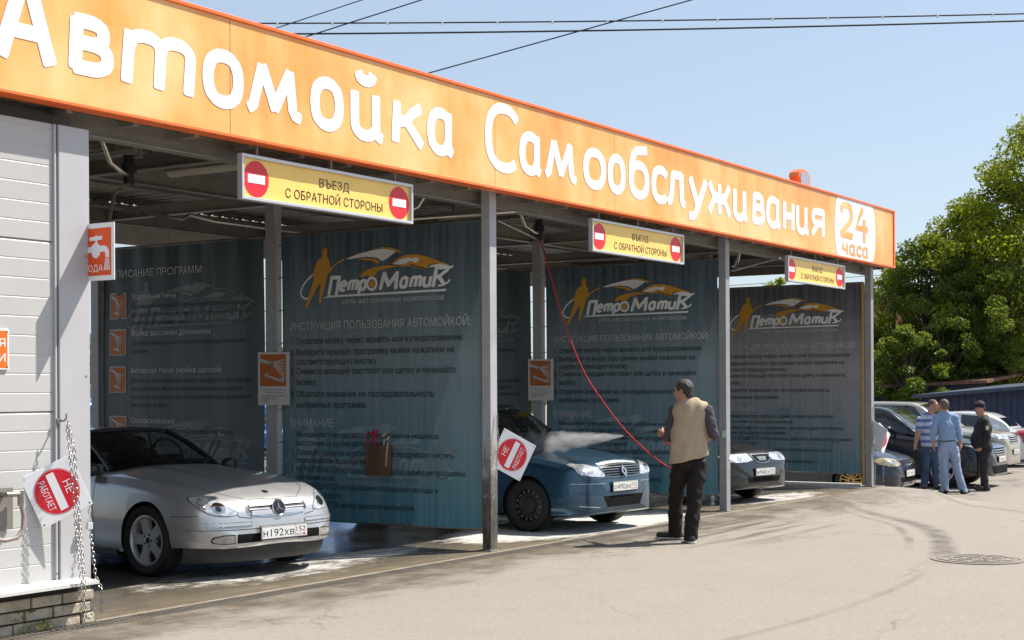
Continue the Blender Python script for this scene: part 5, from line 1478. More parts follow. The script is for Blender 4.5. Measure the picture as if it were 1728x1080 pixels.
# ------------------------------------------------------------------ the silver roadster
SILVER = paint('silver_paint', (0.54, 0.545, 0.55), 0.6, 0.33, 0.06)
def roadster():
    t = thing('parked_car', 'silver roadster with its raised wiper standing half in the shade of the nearest open bay', 'car', (-2.462, 1.34, 0.006), rad(-8.3))
    B = Body({'W': [(-0.83, 0.30), (-0.815, 0.45), (-0.78, 0.58), (-0.72, 0.68), (-0.62, 0.765), (-0.45, 0.825), (-0.2, 0.85), (0.0, 0.857), (1.2, 0.85), (2.4, 0.857), (2.8, 0.83), (3.05, 0.74), (3.15, 0.5)],
              'zt': [(-0.83, 0.44), (-0.815, 0.545), (-0.795, 0.60), (-0.76, 0.655), (-0.70, 0.695), (-0.55, 0.752), (-0.3, 0.812), (0.0, 0.858), (0.4, 0.905), (0.7, 0.935), (1.2, 0.925), (2.4, 0.93), (2.9, 0.92), (3.1, 0.86), (3.15, 0.6)],
              'ze': [(-0.83, 0.42), (-0.80, 0.51), (-0.74, 0.585), (-0.62, 0.665), (-0.45, 0.735), (-0.2, 0.79), (0.0, 0.815), (0.5, 0.845), (1.0, 0.855), (2.0, 0.87), (2.8, 0.86), (3.1, 0.80), (3.15, 0.55)],
              'we': [(-0.83, 0.26), (-0.80, 0.42), (-0.74, 0.56), (-0.62, 0.66), (-0.45, 0.72), (-0.2, 0.745), (0.0, 0.75), (0.6, 0.755), (1.2, 0.76), (2.4, 0.74), (2.9, 0.68), (3.15, 0.45)],
              'zl': [(-0.83, 0.30), (-0.81, 0.272), (-0.76, 0.265), (-0.4, 0.265), (-0.2, 0.22), (0.5, 0.185), (2.5, 0.2), (3.0, 0.26), (3.15, 0.36)], 'ridge': (0.36, -0.55, 0.75, 0.016), 'waist': 0.52})
    body = mesh_obj('body', B.V, B.F, SILVER, t); cut_arches(body, [(0.0, 0.352), (2.40, 0.352)], 0.316, 0.32, 0.86)
    bv = B.bvh
    # lower black lip
    V = []; F = []
    lip = [(-0.83, 0.0)]
    m = MB()
    for sx in (-1, 1):
        pass
    P = []
    for k in range(41):
        u = (k / 40 * 2 - 1); x = 0.80 * u; yy = -0.835 + 0.30 * abs(u) ** 3.2 + 0.03 * u * u; P.append((x, yy))
    for (x, y) in P: V += [(x, y + 0.035, 0.285), (x, y + 0.012, 0.268), (x, y + 0.016, 0.20), (x, y + 0.05, 0.145), (x, y + 0.16, 0.14)]
    for i in range(40):
        for k in range(4): F.append((i * 5 + k, i * 5 + k + 1, (i + 1) * 5 + k + 1, (i + 1) * 5 + k))
    mesh_obj('front_lip', V, F, M_('grey_lip', (0.022, 0.022, 0.023), 0.5, var=0.2, dirt=0.15), t, angle=40)
    # side skirt
    m = MB(); m.box(-0.845, -0.80, 0.42, 1.98, 0.15, 0.22); m.box(0.80, 0.845, 0.42, 1.98, 0.15, 0.22); m.build('sill', TRIMB, t, bevel=0.01)
    # head lamps: rounded ovals on the corners
    HL = [(-0.735, 0.668), (-0.728, 0.700), (-0.69, 0.712), (-0.63, 0.702), (-0.555, 0.672), (-0.49, 0.628), (-0.440, 0.585), (-0.436, 0.562), (-0.48, 0.550), (-0.58, 0.552), (-0.655, 0.572), (-0.705, 0.612)]
    def grow(o, k):
        cx = sum(a for a, b in o) / len(o); cz = sum(b for a, b in o) / len(o)
        return [(cx + (a - cx) * k, cz + (b - cz) * k) for a, b in o]
    HL = [tuple(q) for q in spl(HL + HL[:1], 3)[:-1]]
    for mr in (lambda o: o, mirror):
        put('lamp_gasket', bv, mr(grow(HL, 1.045)), 'front', 0.0015, TRIMB, t, 0.014)
        L = put('headlight', bv, mr(HL), 'front', 0.005, LAMPM, t, 0.012)
        put('reflector', bv, mr([(-0.575 + 0.052 * math.cos(k), 0.618 + 0.042 * math.sin(k)) for k in np.linspace(0, 2 * PI, 19)[:-1]]), 'front', 0.008, CHR, L, 0.012)
        put('projector', bv, mr([(-0.585 + 0.024 * math.cos(k), 0.606 + 0.022 * math.sin(k)) for k in np.linspace(0, 2 * PI, 15)[:-1]]), 'front', 0.0105, GLASSD, L, 0.008)
        put('amber_lamp', bv, mr([(-0.715, 0.665), (-0.69, 0.69), (-0.66, 0.66), (-0.675, 0.61), (-0.70, 0.625)]), 'front', 0.0075, lamp_mat('pale_indicator', (0.75, 0.66, 0.60)), L, 0.01)
    # grille: silver surround, dark slots, round star badge
    G = [(-0.335, 0.605), (-0.32, 0.633), (-0.2, 0.652), (0, 0.660), (0.2, 0.652), (0.32, 0.633), (0.335, 0.605), (0.325, 0.565), (0.24, 0.540), (0.1, 0.532), (-0.1, 0.532), (-0.24, 0.540), (-0.325, 0.565)]
    g = put('grille', bv, [tuple(q) for q in spl(G + G[:1], 3)[:-1]], 'front', 0.002, TRIMB, t, 0.014)
    for z0, z1 in ((0.617, 0.648), (0.540, 0.578)):
        kx = 0.30
        put('grille_slat', bv, [(-kx, z0), (kx, z0), (kx * 0.97, z1), (0, z1 + 0.006), (-kx * 0.97, z1)], 'front', 0.011, SILVER, g, 0.014)
    put('grille_slat', bv, [(-0.31, 0.588), (0.31, 0.588), (0.31, 0.598), (-0.31, 0.598)], 'front', 0.006, SILVER, g, 0.014)
    m = MB()
    seam(m, bv, spl(G + G[:1], 2), 'front', 0.010, 0.009, 2); m.build('grille_frame', CHR, g)
    h = bv.ray_cast(Vector((0, -6, 0.597)), Vector((0, 1, 0)))[0]
    st = MB(); M = Matrix.Translation((0, h.y - 0.012, 0.597)) @ Matrix.Rotation(rad(76), 4, 'X')
    st.lathe([(0.075, 0.0), (0.078, 0.008), (0.072, 0.013), (0.066, 0.010)], M, 36, cap=False)
    for k in range(3):
        R = M @ Matrix.Rotation(PI / 2 + k * 2 * PI / 3, 4, 'Z')
        st.add([R @ Vector(q) for q in ((0, -0.011, 0.008), (0, 0.011, 0.008), (0.069, 0, 0.009), (0, 0, 0.017))], [(0, 2, 3), (1, 3, 2), (0, 3, 1)])
    e = st.build('star_badge', CHR, t, smooth=True, angle=30)
    st = MB(); st.lathe([(0.068, 0.006), (0.001, 0.006)], M, 30, cap=False); st.build('badge_ground', M_('badge_dark', (0.012, 0.014, 0.02), 0.25), e)
    hb = bv.ray_cast(Vector((0, -0.62, 6)), Vector((0, 0, -1)))
    m = MB(); m.lathe([(0.030, 0), (0.030, 0.004), (0.001, 0.005)], Matrix.Translation(hb[0]) @ hb[1].to_track_quat('Z', 'Y').to_matrix().to_4x4(), 20); m.build('bonnet_badge', M_('badge_blue', (0.02, 0.03, 0.06), 0.25, 0.3), t)
    # bumper: rubbing strip, lower intakes with fog lamps
    for mr in (lambda o: o, mirror):
        put('bumper_strip', bv, mr([(-0.80, 0.455), (-0.30, 0.455), (-0.29, 0.475), (-0.30, 0.492), (-0.80, 0.492)]), 'front', 0.006, SILVER, t, 0.016)
        it = [(-0.68, 0.340), (-0.66, 0.372), (-0.58, 0.388), (-0.20, 0.388), (-0.20, 0.312), (-0.58, 0.308), (-0.66, 0.318)]
        put('intake', bv, mr(it), 'front', 0.003, GRILLM, t, 0.015)
        fg = put('fog_lamp', bv, mr([(-0.67, 0.342), (-0.65, 0.366), (-0.58, 0.380), (-0.485, 0.380), (-0.485, 0.316), (-0.58, 0.314), (-0.65, 0.324)]), 'front', 0.006, M_('fog_glass', (0.40, 0.39, 0.36), 0.2, 0.3, var=0.3, scale=30, coat=0.6), t, 0.012)
        put('fog_frame', bv, mr([(-0.482, 0.312), (-0.466, 0.312), (-0.466, 0.386), (-0.482, 0.386)]), 'front', 0.008, SILVER, fg, 0.012)
    m = MB(); seam(m, bv, [(-0.80, 0.432), (-0.4, 0.428), (0, 0.426), (0.4, 0.428), (0.80, 0.432)], 'front', 0.006, 0.002); seam(m, bv, [(-0.30, 0.52), (-0.42, 0.535), (-0.44, 0.56)], 'front', 0.006); seam(m, bv, [(0.30, 0.52), (0.42, 0.535), (0.44, 0.56)], 'front', 0.006)
    for sx in (-1, 1):
        for zz in (0.457, 0.490): seam(m, bv, [(sx * 0.80, zz), (sx * 0.31, zz)], 'front', 0.0035, 0.0065)
        seam(m, bv, [(sx * 0.305, 0.457), (sx * 0.305, 0.490)], 'front', 0.0035, 0.0065, 4)
        seam(m, bv, [(sx * 0.30, -0.70), (sx * 0.38, -0.64), (sx * 0.52, -0.50), (sx * 0.62, -0.2), (sx * 0.66, 0.2), (sx * 0.67, 0.62)], 'top', 0.005)
    seam(m, bv, [(-0.30, -0.715), (0, -0.74), (0.30, -0.715)], 'top', 0.006)
    for vw in ('right', 'left'):
        seam(m, bv, [(0.82, 0.82), (0.80, 0.55), (0.78, 0.30), (0.80, 0.24)], vw); seam(m, bv, [(1.85, 0.82), (1.85, 0.45), (1.78, 0.26)], vw)
        seam(m, bv, [(-0.36, 0.545), (-0.50, 0.548), (-0.62, 0.552)], vw)
    m.build('panel_gap', TRIMB, body)
    plate(t, bv, 0.02, 0.385, 'н192хв', '152', off=0.035, w=0.52, h=0.112)
    # wheels
    for wx, wy, sd in ((-0.745, 0, -1), (0.745, 0, 1), (-0.745, 2.40, -1), (0.745, 2.40, 1)): wheel(t, wx, wy, 0.316, 0.215, 'five', sd, rimr=0.222, steer=rad(4) if wy == 0 else 0)
    # cabin: open tub with seats under a roof on thin pillars
    tub = MB(); tub.box(-0.62, 0.62, 0.95, 2.55, 0.86, 0.955); tub.build('dashboard', TRIMB, t, bevel=0.02)
    WS = [(-0.66, 0.62, 0.905), (0.66, 0.62, 0.905), (0.55, 1.30, 1.255), (-0.55, 1.30, 1.255)]
    def ws(u, v):
        wv = 0.615 + (0.505 - 0.615) * v; yb = 0.66 + 0.20 * abs(u) ** 2.2; yt = 1.47 + 0.08 * u * u
        return Vector((u * wv, yb + (yt - yb) * v, 0.915 - 0.02 * abs(u) ** 2 + (1.255 - 0.03 * u * u - 0.915 + 0.02 * u * u) * v + 0.025 * math.sin(PI * v)))
    n = 16; V = [ws(i / n * 2 - 1, j / 10) for j in range(11) for i in range(n + 1)]
    F = [(j * (n + 1) + i, j * (n + 1) + i + 1, (j + 1) * (n + 1) + i + 1, (j + 1) * (n + 1) + i) for j in range(10) for i in range(n)]
    GL = glass_mat('tinted_windscreen', (0.42, 0.46, 0.45))
    mesh_obj('windscreen', V, F, GL, t)
    pil = MB()
    for s in (-1, 1): pil.tube([ws(s * 1.0, j / 10) + Vector((0, 0, 0.004)) for j in range(11)], 0.026, 8)
    pil.tube([ws(i / n * 2 - 1, 1.0) for i in range(n + 1)], 0.022, 8)
    for s in (-1, 1): pil.tube([(s * 0.60, 2.60, 0.94), (s * 0.55, 2.35, 1.12), (s * 0.49, 2.12, 1.225)], [0.07, 0.05, 0.03], 8)
    pil.build('pillar', M_('dark_silver_pillar', (0.035, 0.035, 0.038), 0.35, 0.3), t, smooth=True)
    V = []; F = []
    for j in range(9):
        y = 1.47 + (2.16 - 1.47) * j / 8
        for i in range(13):
            u = i / 12 * 2 - 1; V.append((u * 0.515, y + 0.05 * u * u * (1 - j / 8), 1.262 + 0.03 * math.sin(PI * j / 8) - 0.035 * u * u - 0.03 * j / 8))
    for j in range(8):
        for i in range(12): F.append((j * 13 + i, j * 13 + i + 1, (j + 1) * 13 + i + 1, (j + 1) * 13 + i))
    o = mesh_obj('roof', V, F, M_('shaded_silver_roof', (0.10, 0.10, 0.105), 0.3, 0.5, coat=0.6), t); o.modifiers.new('thick', 'SOLIDIFY').thickness = 0.03  # silver roof, with the shade of the bay put into its colour
    # side window frame, rear screen, seats, wheel, mirror
    fr = MB()
    for s in (-1, 1): fr.tube([(s * 0.545, 1.34, 1.24), (s * 0.60, 1.50, 1.10), (s * 0.66, 1.42, 0.93)] if False else [(s * 0.505, 1.86, 1.235), (s * 0.62, 1.92, 0.93)], 0.014, 6)
    fr.build('window_frame', TRIMB, t)
    V = [(-0.48, 2.15, 1.225), (0.48, 2.15, 1.225), (0.56, 2.58, 0.95), (-0.56, 2.58, 0.95)]
    mesh_obj('rear_screen', V, [(0, 1, 2, 3)], GL, t)
    FAB = M_('black_seat', (0.02, 0.02, 0.02), 0.7, var=0.2)
    for sx in (-0.36, 0.36):
        m = MB(); m.prism([(sx - 0.24, 0.72), (sx + 0.24, 0.72), (sx + 0.22, 1.02), (sx + 0.13, 1.06), (sx - 0.13, 1.06), (sx - 0.22, 1.02)], 1.78, 1.92)
        m.prism([(sx - 0.12, 1.04), (sx + 0.12, 1.04), (sx + 0.11, 1.16), (sx - 0.11, 1.16)], 1.82, 1.90); m.build('seat', FAB, t, bevel=0.03)
    m = MB(); m.tube([(0.36 + 0.18 * math.cos(k), 1.32 + 0.06 * math.sin(k), 0.985 + 0.17 * math.sin(k)) for k in np.linspace(0, 2 * PI, 25)[:-1]], 0.014, 8, closed=True); m.bar((0.20, 1.32, 0.985), (0.52, 1.32, 0.985), 0.04, 0.03); m.build('steering_wheel', TRIMB, t, smooth=True)
    m = MB(); m.box(-0.12, 0.12, 1.40, 1.425, 1.13, 1.19); m.build('inner_mirror', TRIMB, t, bevel=0.015)
    # raised wiper, cowl
    m = MB(); m.tube([(0.36, 0.72, 0.93), (0.40, 0.64, 1.0), (0.48, 0.66, 1.12), (0.50, 0.68, 1.16)], 0.008, 6); m.tube([(0.37, 0.74, 0.94), (0.49, 0.70, 1.20), (0.48, 0.74, 1.24)], 0.006, 6); m.build('wiper', TRIMB, t)
    m = MB()
    V = [ws(i / n * 2 - 1, 0) + Vector((0, 0.02, 0.004)) for i in range(n + 1)] + [ws(i / n * 2 - 1, 0) + Vector((0, -0.07, 0.004)) for i in range(n + 1)]
    m.add(V, [(n + 1 + i, n + 2 + i, i + 1, i) for i in range(n)]); m.build('cowl', TRIMB, t)
    for s in (-1, 1):
        m = MB(); m.lathe([(0.001, -0.02), (0.06, -0.01), (0.085, 0.03), (0.085, 0.07), (0.001, 0.075)], Matrix.Translation((s * 0.80, 0.86, 0.905)) @ Matrix.Scale(0.85, 4) @ Matrix.Rotation(PI / 2, 4, 'X') @ Matrix.Scale(-1, 4, (0, 0, 1)) @ Matrix.Diagonal((1.25, 0.8, 1, 1)), 18); m.bar((s * 0.66, 0.92, 0.86), (s * 0.78, 0.88, 0.89), 0.05, 0.03); m.build('door_mirror', M_('dark_mirror_shell', (0.03, 0.026, 0.024), 0.35), t, smooth=True, angle=50)
    m = MB(); m.box(-0.8, 0.8, -0.25, 2.6, 0.16, 0.30); m.box(-0.42, 0.42, -0.7, -0.2, 0.16, 0.22); m.build('underbody', ARCHM, t)
    return t
roadster()
# ------------------------------------------------------------------ ordinary saloons and estates from one set of proportions
def saloon(label, loc, yaw, pm, fo=0.82, wb=2.63, ro=0.85, hw=0.86, hood=0.80, cowl=1.0, belt=1.0, roof=1.50, r=0.31, tail='saloon', wheels='five', lamp=None, lampm=None, grille=None, intake=None,
           text='о490вк', region='152', plate_z=0.5, seat_y=None, rear_plate=False, group=None, rim_m=None, zf=0.0, trim=None, tails=None, tailv='rear', name='parked_car', wet=None, steer=0.0, sill=0.22, nose=None, tail_plate_z=0.85):
    t = thing(name, label, 'car', loc, yaw, group)
    y1 = wb + ro; tb = belt + 0.02
    nose = nose or [0.46, 0.60, 0.68, 0.755]
    back = {'saloon': [(wb + 0.1, tb), (wb + 0.45, tb), (y1 - 0.10, tb - 0.02), (y1 - 0.02, tb - 0.16), (y1, tb - 0.32)], 'estate': [(wb + 0.1, tb), (wb + 0.45, tb), (y1 - 0.08, tb), (y1 - 0.02, tb - 0.03), (y1, tb - 0.2)]}[tail]
    zt = [(-fo, nose[0]), (-fo + 0.018, nose[1]), (-fo + 0.045, nose[2]), (-fo + 0.10, nose[3]), (-fo + 0.20, hood), (-0.25, hood + (cowl - hood) * 0.42), (0.2, hood + (cowl - hood) * 0.75), (0.55, cowl), (1.2, tb)] + back
    ze = [(y, z - d) for (y, z), d in zip(zt, [0.03, 0.06, 0.07, 0.07, 0.07, 0.075, 0.08, 0.085, 0.05] + [0.045] * len(back))]
    B = Body({'W': [(-fo, hw * 0.42), (-fo + 0.015, hw * 0.56), (-fo + 0.05, hw * 0.72), (-fo + 0.13, hw * 0.86), (-fo + 0.28, hw * 0.955), (-0.30, hw * 0.99), (0.0, hw), (wb, hw), (y1 - 0.35, hw * 0.97), (y1 - 0.12, hw * 0.87), (y1 - 0.03, hw * 0.70), (y1, hw * 0.5)],
              'we': [(-fo, hw * 0.40), (-fo + 0.05, hw * 0.70), (-fo + 0.13, hw * 0.83), (-fo + 0.28, hw * 0.88), (0.0, hw * 0.895), (1.0, hw * 0.90), (wb, hw * 0.885), (y1 - 0.2, hw * 0.80), (y1, hw * 0.48)],
              'zt': zt, 'ze': ze, 'zl': [(-fo, 0.30), (-fo + 0.03, 0.235), (-fo + 0.1, sill - 0.01), (0.4, sill - 0.02), (wb - 0.4, sill), (y1 - 0.1, 0.28), (y1, 0.36)], 'waist': 0.5, 'ridge': (0.40, -fo + 0.2, 0.6, 0.010)})
    body = mesh_obj('body', B.V, B.F, pm, t); cut_arches(body, [(0.0, r + 0.045), (wb, r + 0.045)], r, 0.30, hw)
    bv = B.bvh
    m = MB(); m.box(-hw + 0.08, hw - 0.08, -0.3, wb + 0.4, 0.17, 0.34); m.build('underbody', ARCHM, t)
    # cabin
    yb, yt, yr, ye = 0.50, 1.25, wb - 0.15 if tail == 'saloon' else y1 - 0.45, (wb + 0.42) if tail == 'saloon' else y1 - 0.06
    zr = curve1([(yb, cowl - 0.02), (yb + 0.30, cowl + (roof - cowl) * 0.40), (yt - 0.08, roof - 0.07), (yt + 0.12, roof - 0.02), ((yt + yr) / 2, roof), (yr - 0.1, roof - 0.04), (yr + 0.12, roof - 0.11), (ye - 0.1, belt + 0.12), (ye, belt - 0.01)])
    wr = curve1([(yb, hw * 0.80), (yt, hw * 0.70), ((yt + yr) / 2, hw * 0.72), (yr, hw * 0.68), (ye, hw * 0.72)])
    V = []; F = []; N = 60; m_ = None
    for i in range(N + 1):
        y = yb + (ye - yb) * i / N; z1 = zr(y); b0 = min(belt - 0.05, z1 - 0.01); wbot = hw * 0.885; w1 = wr(y); dz = z1 - b0
        k = min(1, dz / 0.3); w1 = wbot + (w1 - wbot) * k if y > yb + 0.1 else w1
        P = [(0, b0), (wbot, b0), (wbot - 0.01, b0 + dz * 0.2), (w1 + (wbot - w1) * 0.42, b0 + dz * 0.58), (w1 + 0.02, b0 + dz * 0.86), (w1 - 0.07, z1 - 0.012), (w1 * 0.5, z1), (0, z1 + 0.004)]
        S = [tuple(P[0])] + [tuple(q) for q in spl(P[1:], 4)]
        S = S + [(-x, z) for x, z in S[-2:0:-1]]
        m_ = len(S); V += [(x, y, z) for x, z in S]
    for i in range(N):
        for k in range(m_): F.append((i * m_ + k, i * m_ + (k + 1) % m_, (i + 1) * m_ + (k + 1) % m_, (i + 1) * m_ + k))
    F += [tuple(range(m_ - 1, -1, -1)), tuple(range(N * m_, N * m_ + m_))]
    mesh_obj('cabin', V, F, pm, t, angle=50)
    cb = BVHTree.FromPolygons([Vector(v) for v in V], [list(f) for f in F])
    put('windscreen', cb, [(-hw * 0.78, cowl + 0.035), (-hw * 0.4, cowl + 0.015), (hw * 0.4, cowl + 0.015), (hw * 0.78, cowl + 0.035), (hw * 0.655, roof - 0.085), (0, roof - 0.06), (-hw * 0.655, roof - 0.085)], 'front', 0.004, GLASSD, t, 0.05)
    ym = yt + (yr - yt) * 0.44
    for vw in ('right', 'left'):
        put('side_window', cb, [(yb + 0.42, belt + 0.035), (yt + 0.02, roof - 0.125), (yt + 0.15, roof - 0.095), (ym - 0.04, roof - 0.085), (ym - 0.03, belt + 0.035)], vw, 0.004, GLASSD, t, 0.05)
        e1 = [(ym + 0.04, belt + 0.035), (ym + 0.03, roof - 0.085), (yr - 0.12, roof - 0.12), (yr + 0.10, belt + 0.10), (yr + 0.05, belt + 0.035)] if tail == 'saloon' else [(ym + 0.04, belt + 0.035), (ym + 0.03, roof - 0.085), (yr + 0.02, roof - 0.14), (yr + 0.15, belt + 0.06), (yr + 0.1, belt + 0.035)]
        put('side_window', cb, e1, vw, 0.004, GLASSD, t, 0.05)
        s_ = -1 if vw == 'right' else 1
        mm = MB(); mm.lathe([(0.001, -0.03), (0.055, -0.02), (0.080, 0.02), (0.080, 0.06), (0.001, 0.065)], Matrix.Translation((s_ * (hw + 0.075), yb + 0.50, belt + 0.06)) @ Matrix.Rotation(-PI / 2, 4, 'X') @ Matrix.Diagonal((1.25, 0.85, 1, 1)), 18); mm.bar((s_ * (hw - 0.10), yb + 0.46, belt + 0.0), (s_ * (hw + 0.04), yb + 0.48, belt + 0.04), 0.05, 0.04); mm.build('door_mirror', pm, t, smooth=True, angle=50)
    put('rear_window', cb, [(-hw * 0.68, belt + 0.06), (hw * 0.68, belt + 0.06), (hw * 0.58, roof - 0.17), (-hw * 0.58, roof - 0.17)], 'rear', 0.004, GLASSD, t, 0.05)
    # lamps, grille, intake
    lamp = lamp or [(-hw * 0.93, hood - 0.10), (-hw * 0.92, hood - 0.03), (-hw * 0.80, hood - 0.02), (-hw * 0.55, hood - 0.055), (-hw * 0.44, hood - 0.13), (-hw * 0.60, hood - 0.155), (-hw * 0.85, hood - 0.14)]
    for mr in (lambda o: o, mirror):
        cx = sum(a for a, b in lamp) / len(lamp); cz = sum(b for a, b in lamp) / len(lamp)
        put('lamp_gasket', bv, mr([(cx + (a - cx) * 1.025, cz + (b - cz) * 1.05) for a, b in lamp]), 'front', 0.0015, TRIMB, t, 0.02)
        L = put('headlight', bv, mr(lamp), 'front', 0.006, lampm or LAMPM, t, 0.016)
        put('reflector', bv, mr([(cx + 0.045 * math.cos(k), cz + 0.038 * math.sin(k)) for k in np.linspace(0, 2 * PI, 17)[:-1]]), 'front', 0.009, CHR, L, 0.014)
    if grille:
        gs, slats, frame = grille
        g = put('grille', bv, gs, 'front', 0.003, GRILLM, t, 0.016)
        for q in slats: put('grille_slat', bv, q, 'front', 0.010, frame, g, 0.018)
        mm = MB(); seam(mm, bv, gs + gs[:1], 'front', 0.014, 0.009, 6); mm.build('grille_frame', frame, g)
    if intake: put('intake', bv, intake, 'front', 0.003, GRILLM, t, 0.016)
    mm = MB()
    seam(mm, bv, [(-hw * 0.9, hood - 0.22), (0, hood - 0.215), (hw * 0.9, hood - 0.22)], 'front', 0.006)
    for sx in (-1, 1): seam(mm, bv, [(sx * hw * 0.42, -fo + 0.12), (sx * hw * 0.60, -fo + 0.30), (sx * hw * 0.80, 0.0), (sx * hw * 0.84, 0.5)], 'top', 0.005)
    for vw in ('right', 'left'):
        for yy in (0.55, ym, yr + 0.18): seam(mm, bv, [(yy, belt - 0.06), (yy, 0.6), (yy - 0.02, sill + 0.06)], vw)
        seam(mm, bv, [(0.55, sill + 0.06), (yr + 0.16, sill + 0.06)], vw)
        seam(mm, bv, [(ym - 0.25, belt - 0.13), (ym - 0.10, belt - 0.13)], vw, 0.03, 0.006); seam(mm, bv, [(yr - 0.08, belt - 0.13), (yr + 0.06, belt - 0.13)], vw, 0.03, 0.006)
    mm.build('panel_gap', TRIMB, body)
    plate(t, bv, 0.0, plate_z, text, region, off=0.022)
    if rear_plate: plate(t, bv, 0.0, tail_plate_z, text, region, off=0.03, view='rear')
    tails = tails or [(hw * 0.62, belt - 0.02), (hw * 0.90, belt - 0.06), (hw * 0.92, belt - 0.22), (hw * 0.66, belt - 0.22)]
    for mr in (lambda o: o, mirror): put('tail_lamp', bv, mr(tails), 'rear', 0.006, TAILM, t, 0.02)
    for vw, s_ in (('right', 1), ('left', 1)): put('tail_lamp', bv, [(y1 - 0.30, belt - 0.08), (y1 - 0.06, belt - 0.08), (y1 - 0.06, belt - 0.24), (y1 - 0.27, belt - 0.22)], vw, 0.006, TAILM, t, 0.02)
    for wx, wy, sd in ((-hw + 0.10, 0, -1), (hw - 0.10, 0, 1), (-hw + 0.10, wb, -1), (hw - 0.10, wb, 1)): wheel(t, wx, wy, r, 0.20, wheels, sd, rim_m=rim_m, steer=steer if wy == 0 else 0)
    return t, B
BLUEP = paint('wet_blue_paint', (0.034, 0.092, 0.158), 0.6, 0.28, 0.06, wet=0.25)
NAVY = paint('dark_navy_paint', (0.018, 0.028, 0.050), 0.5, 0.28, 0.10)
INKBL = paint('black_blue_paint', (0.012, 0.015, 0.024), 0.4, 0.25, 0.08)
DARKP = paint('wet_dark_green_paint', (0.008, 0.013, 0.018), 0.3, 0.25, 0.05, wet=0.2)
BEIGE = paint('sand_paint', (0.42, 0.39, 0.34), 0.5, 0.32, 0.12)
WHITEC = paint('white_silver_paint', (0.62, 0.63, 0.64), 0.25, 0.35, 0.08)
MIDBLUE = paint('mid_blue_paint', (0.03, 0.13, 0.42), 0.4, 0.3, 0.08)
# blue saloon being washed
hw = 0.87
gs = [(-0.40, 0.770), (-0.2, 0.785), (0, 0.79), (0.2, 0.785), (0.40, 0.770), (0.36, 0.665), (0.2, 0.652), (-0.2, 0.652), (-0.36, 0.665)]
sl = [[(-0.38 + 0.012 * k, 0.757 - 0.027 * k), (0.38 - 0.012 * k, 0.757 - 0.027 * k), (0.38 - 0.012 * k, 0.766 - 0.027 * k), (-0.38 + 0.012 * k, 0.766 - 0.027 * k)] for k in range(4)]
lg, LB = saloon('wet blue saloon under the spray in the open bay behind the no service sign', (2.68, 0.66, 0.006), rad(-5.5), BLUEP, fo=0.82, wb=2.63, ro=0.84, hw=hw, hood=0.845, cowl=1.03, belt=1.0, roof=1.52, r=0.315, wheels='steel',
       lamp=[(-0.745, 0.715), (-0.75, 0.80), (-0.70, 0.818), (-0.55, 0.802), (-0.47, 0.775), (-0.345, 0.668), (-0.42, 0.656), (-0.60, 0.668), (-0.72, 0.690)], grille=(gs, sl, M_('dark_chrome', (0.22, 0.23, 0.24), 0.25, 0.9)),
       intake=[(-0.42, 0.43), (0.42, 0.43), (0.34, 0.30), (-0.34, 0.30)], text='о490ак', region='152', plate_z=0.535, nose=[0.54, 0.68, 0.745, 0.80], steer=rad(5))
put('bonnet_chrome', LB.bvh, [(-0.40, 0.782), (-0.2, 0.797), (0, 0.802), (0.2, 0.797), (0.40, 0.782), (0.41, 0.806), (0.2, 0.826), (0, 0.832), (-0.2, 0.826), (-0.41, 0.806)], 'front', 0.010, M_('satin_chrome', (0.62, 0.66, 0.70), 0.3, 0.5), lg, 0.02)
h = LB.bvh.ray_cast(Vector((0, -6, 0.715)), Vector((0, 1, 0)))[0]
m = MB(); M = Matrix.Translation((0, h.y - 0.030, 0.715)) @ Matrix.Rotation(rad(-24), 4, 'X')
O4 = [(0, 0.085), (0.056, 0), (0, -0.085), (-0.056, 0)]; I4 = [(0, 0.036), (0.022, 0), (0, -0.036), (-0.022, 0)]
for k in range(4):
    k2 = (k + 1) % 4; m.prism([O4[k], O4[k2], I4[k2], I4[k]], -0.006, 0.012, M)
m.build('diamond_badge', CHR, lg, bevel=0.003)
m = MB(); seam(m, LB.bvh, [(-0.80, 0.585), (-0.38, 0.580)], 'front', 0.005, 0.003); seam(m, LB.bvh, [(0.80, 0.585), (0.38, 0.580)], 'front', 0.005, 0.003); seam(m, LB.bvh, [(-0.74, 0.325), (-0.48, 0.30)], 'front', 0.010, 0.005); m.build('bumper_highlight', M_('satin_chrome', (0.62, 0.66, 0.70), 0.3, 0.5), lg)
lg.scale = (0.96, 0.96, 0.96)
# dark saloon in the last bay
gs = [(-0.24, 0.735), (0.24, 0.735), (0.225, 0.67), (0.16, 0.625), (0.06, 0.61), (-0.06, 0.61), (-0.16, 0.625), (-0.225, 0.67)]
d3, DB = saloon('wet dark saloon with a chrome framed grille behind the second post', (7.40, 0.93, 0.006), rad(-10), DARKP, fo=0.86, wb=2.7, ro=0.95, hw=0.90, hood=0.80, cowl=0.98, belt=0.98, roof=1.44, r=0.31, wheels='multi', rim_m=ALLOY,
       grille=(gs, [[(-0.10, 0.64), (0.10, 0.64), (0.12, 0.70), (-0.12, 0.70)]], M_('grey_chrome', (0.34, 0.36, 0.37), 0.25, 0.85)), lamp=[(-0.82, 0.645), (-0.81, 0.735), (-0.60, 0.752), (-0.30, 0.752), (-0.25, 0.655), (-0.40, 0.630), (-0.65, 0.625)],
       intake=[(-0.46, 0.40), (0.46, 0.40), (0.40, 0.315), (-0.40, 0.315)], text='м968ск', region='152', plate_z=0.475, nose=[0.48, 0.585, 0.66, 0.73])
d3.scale = (0.93, 0.93, 0.93)
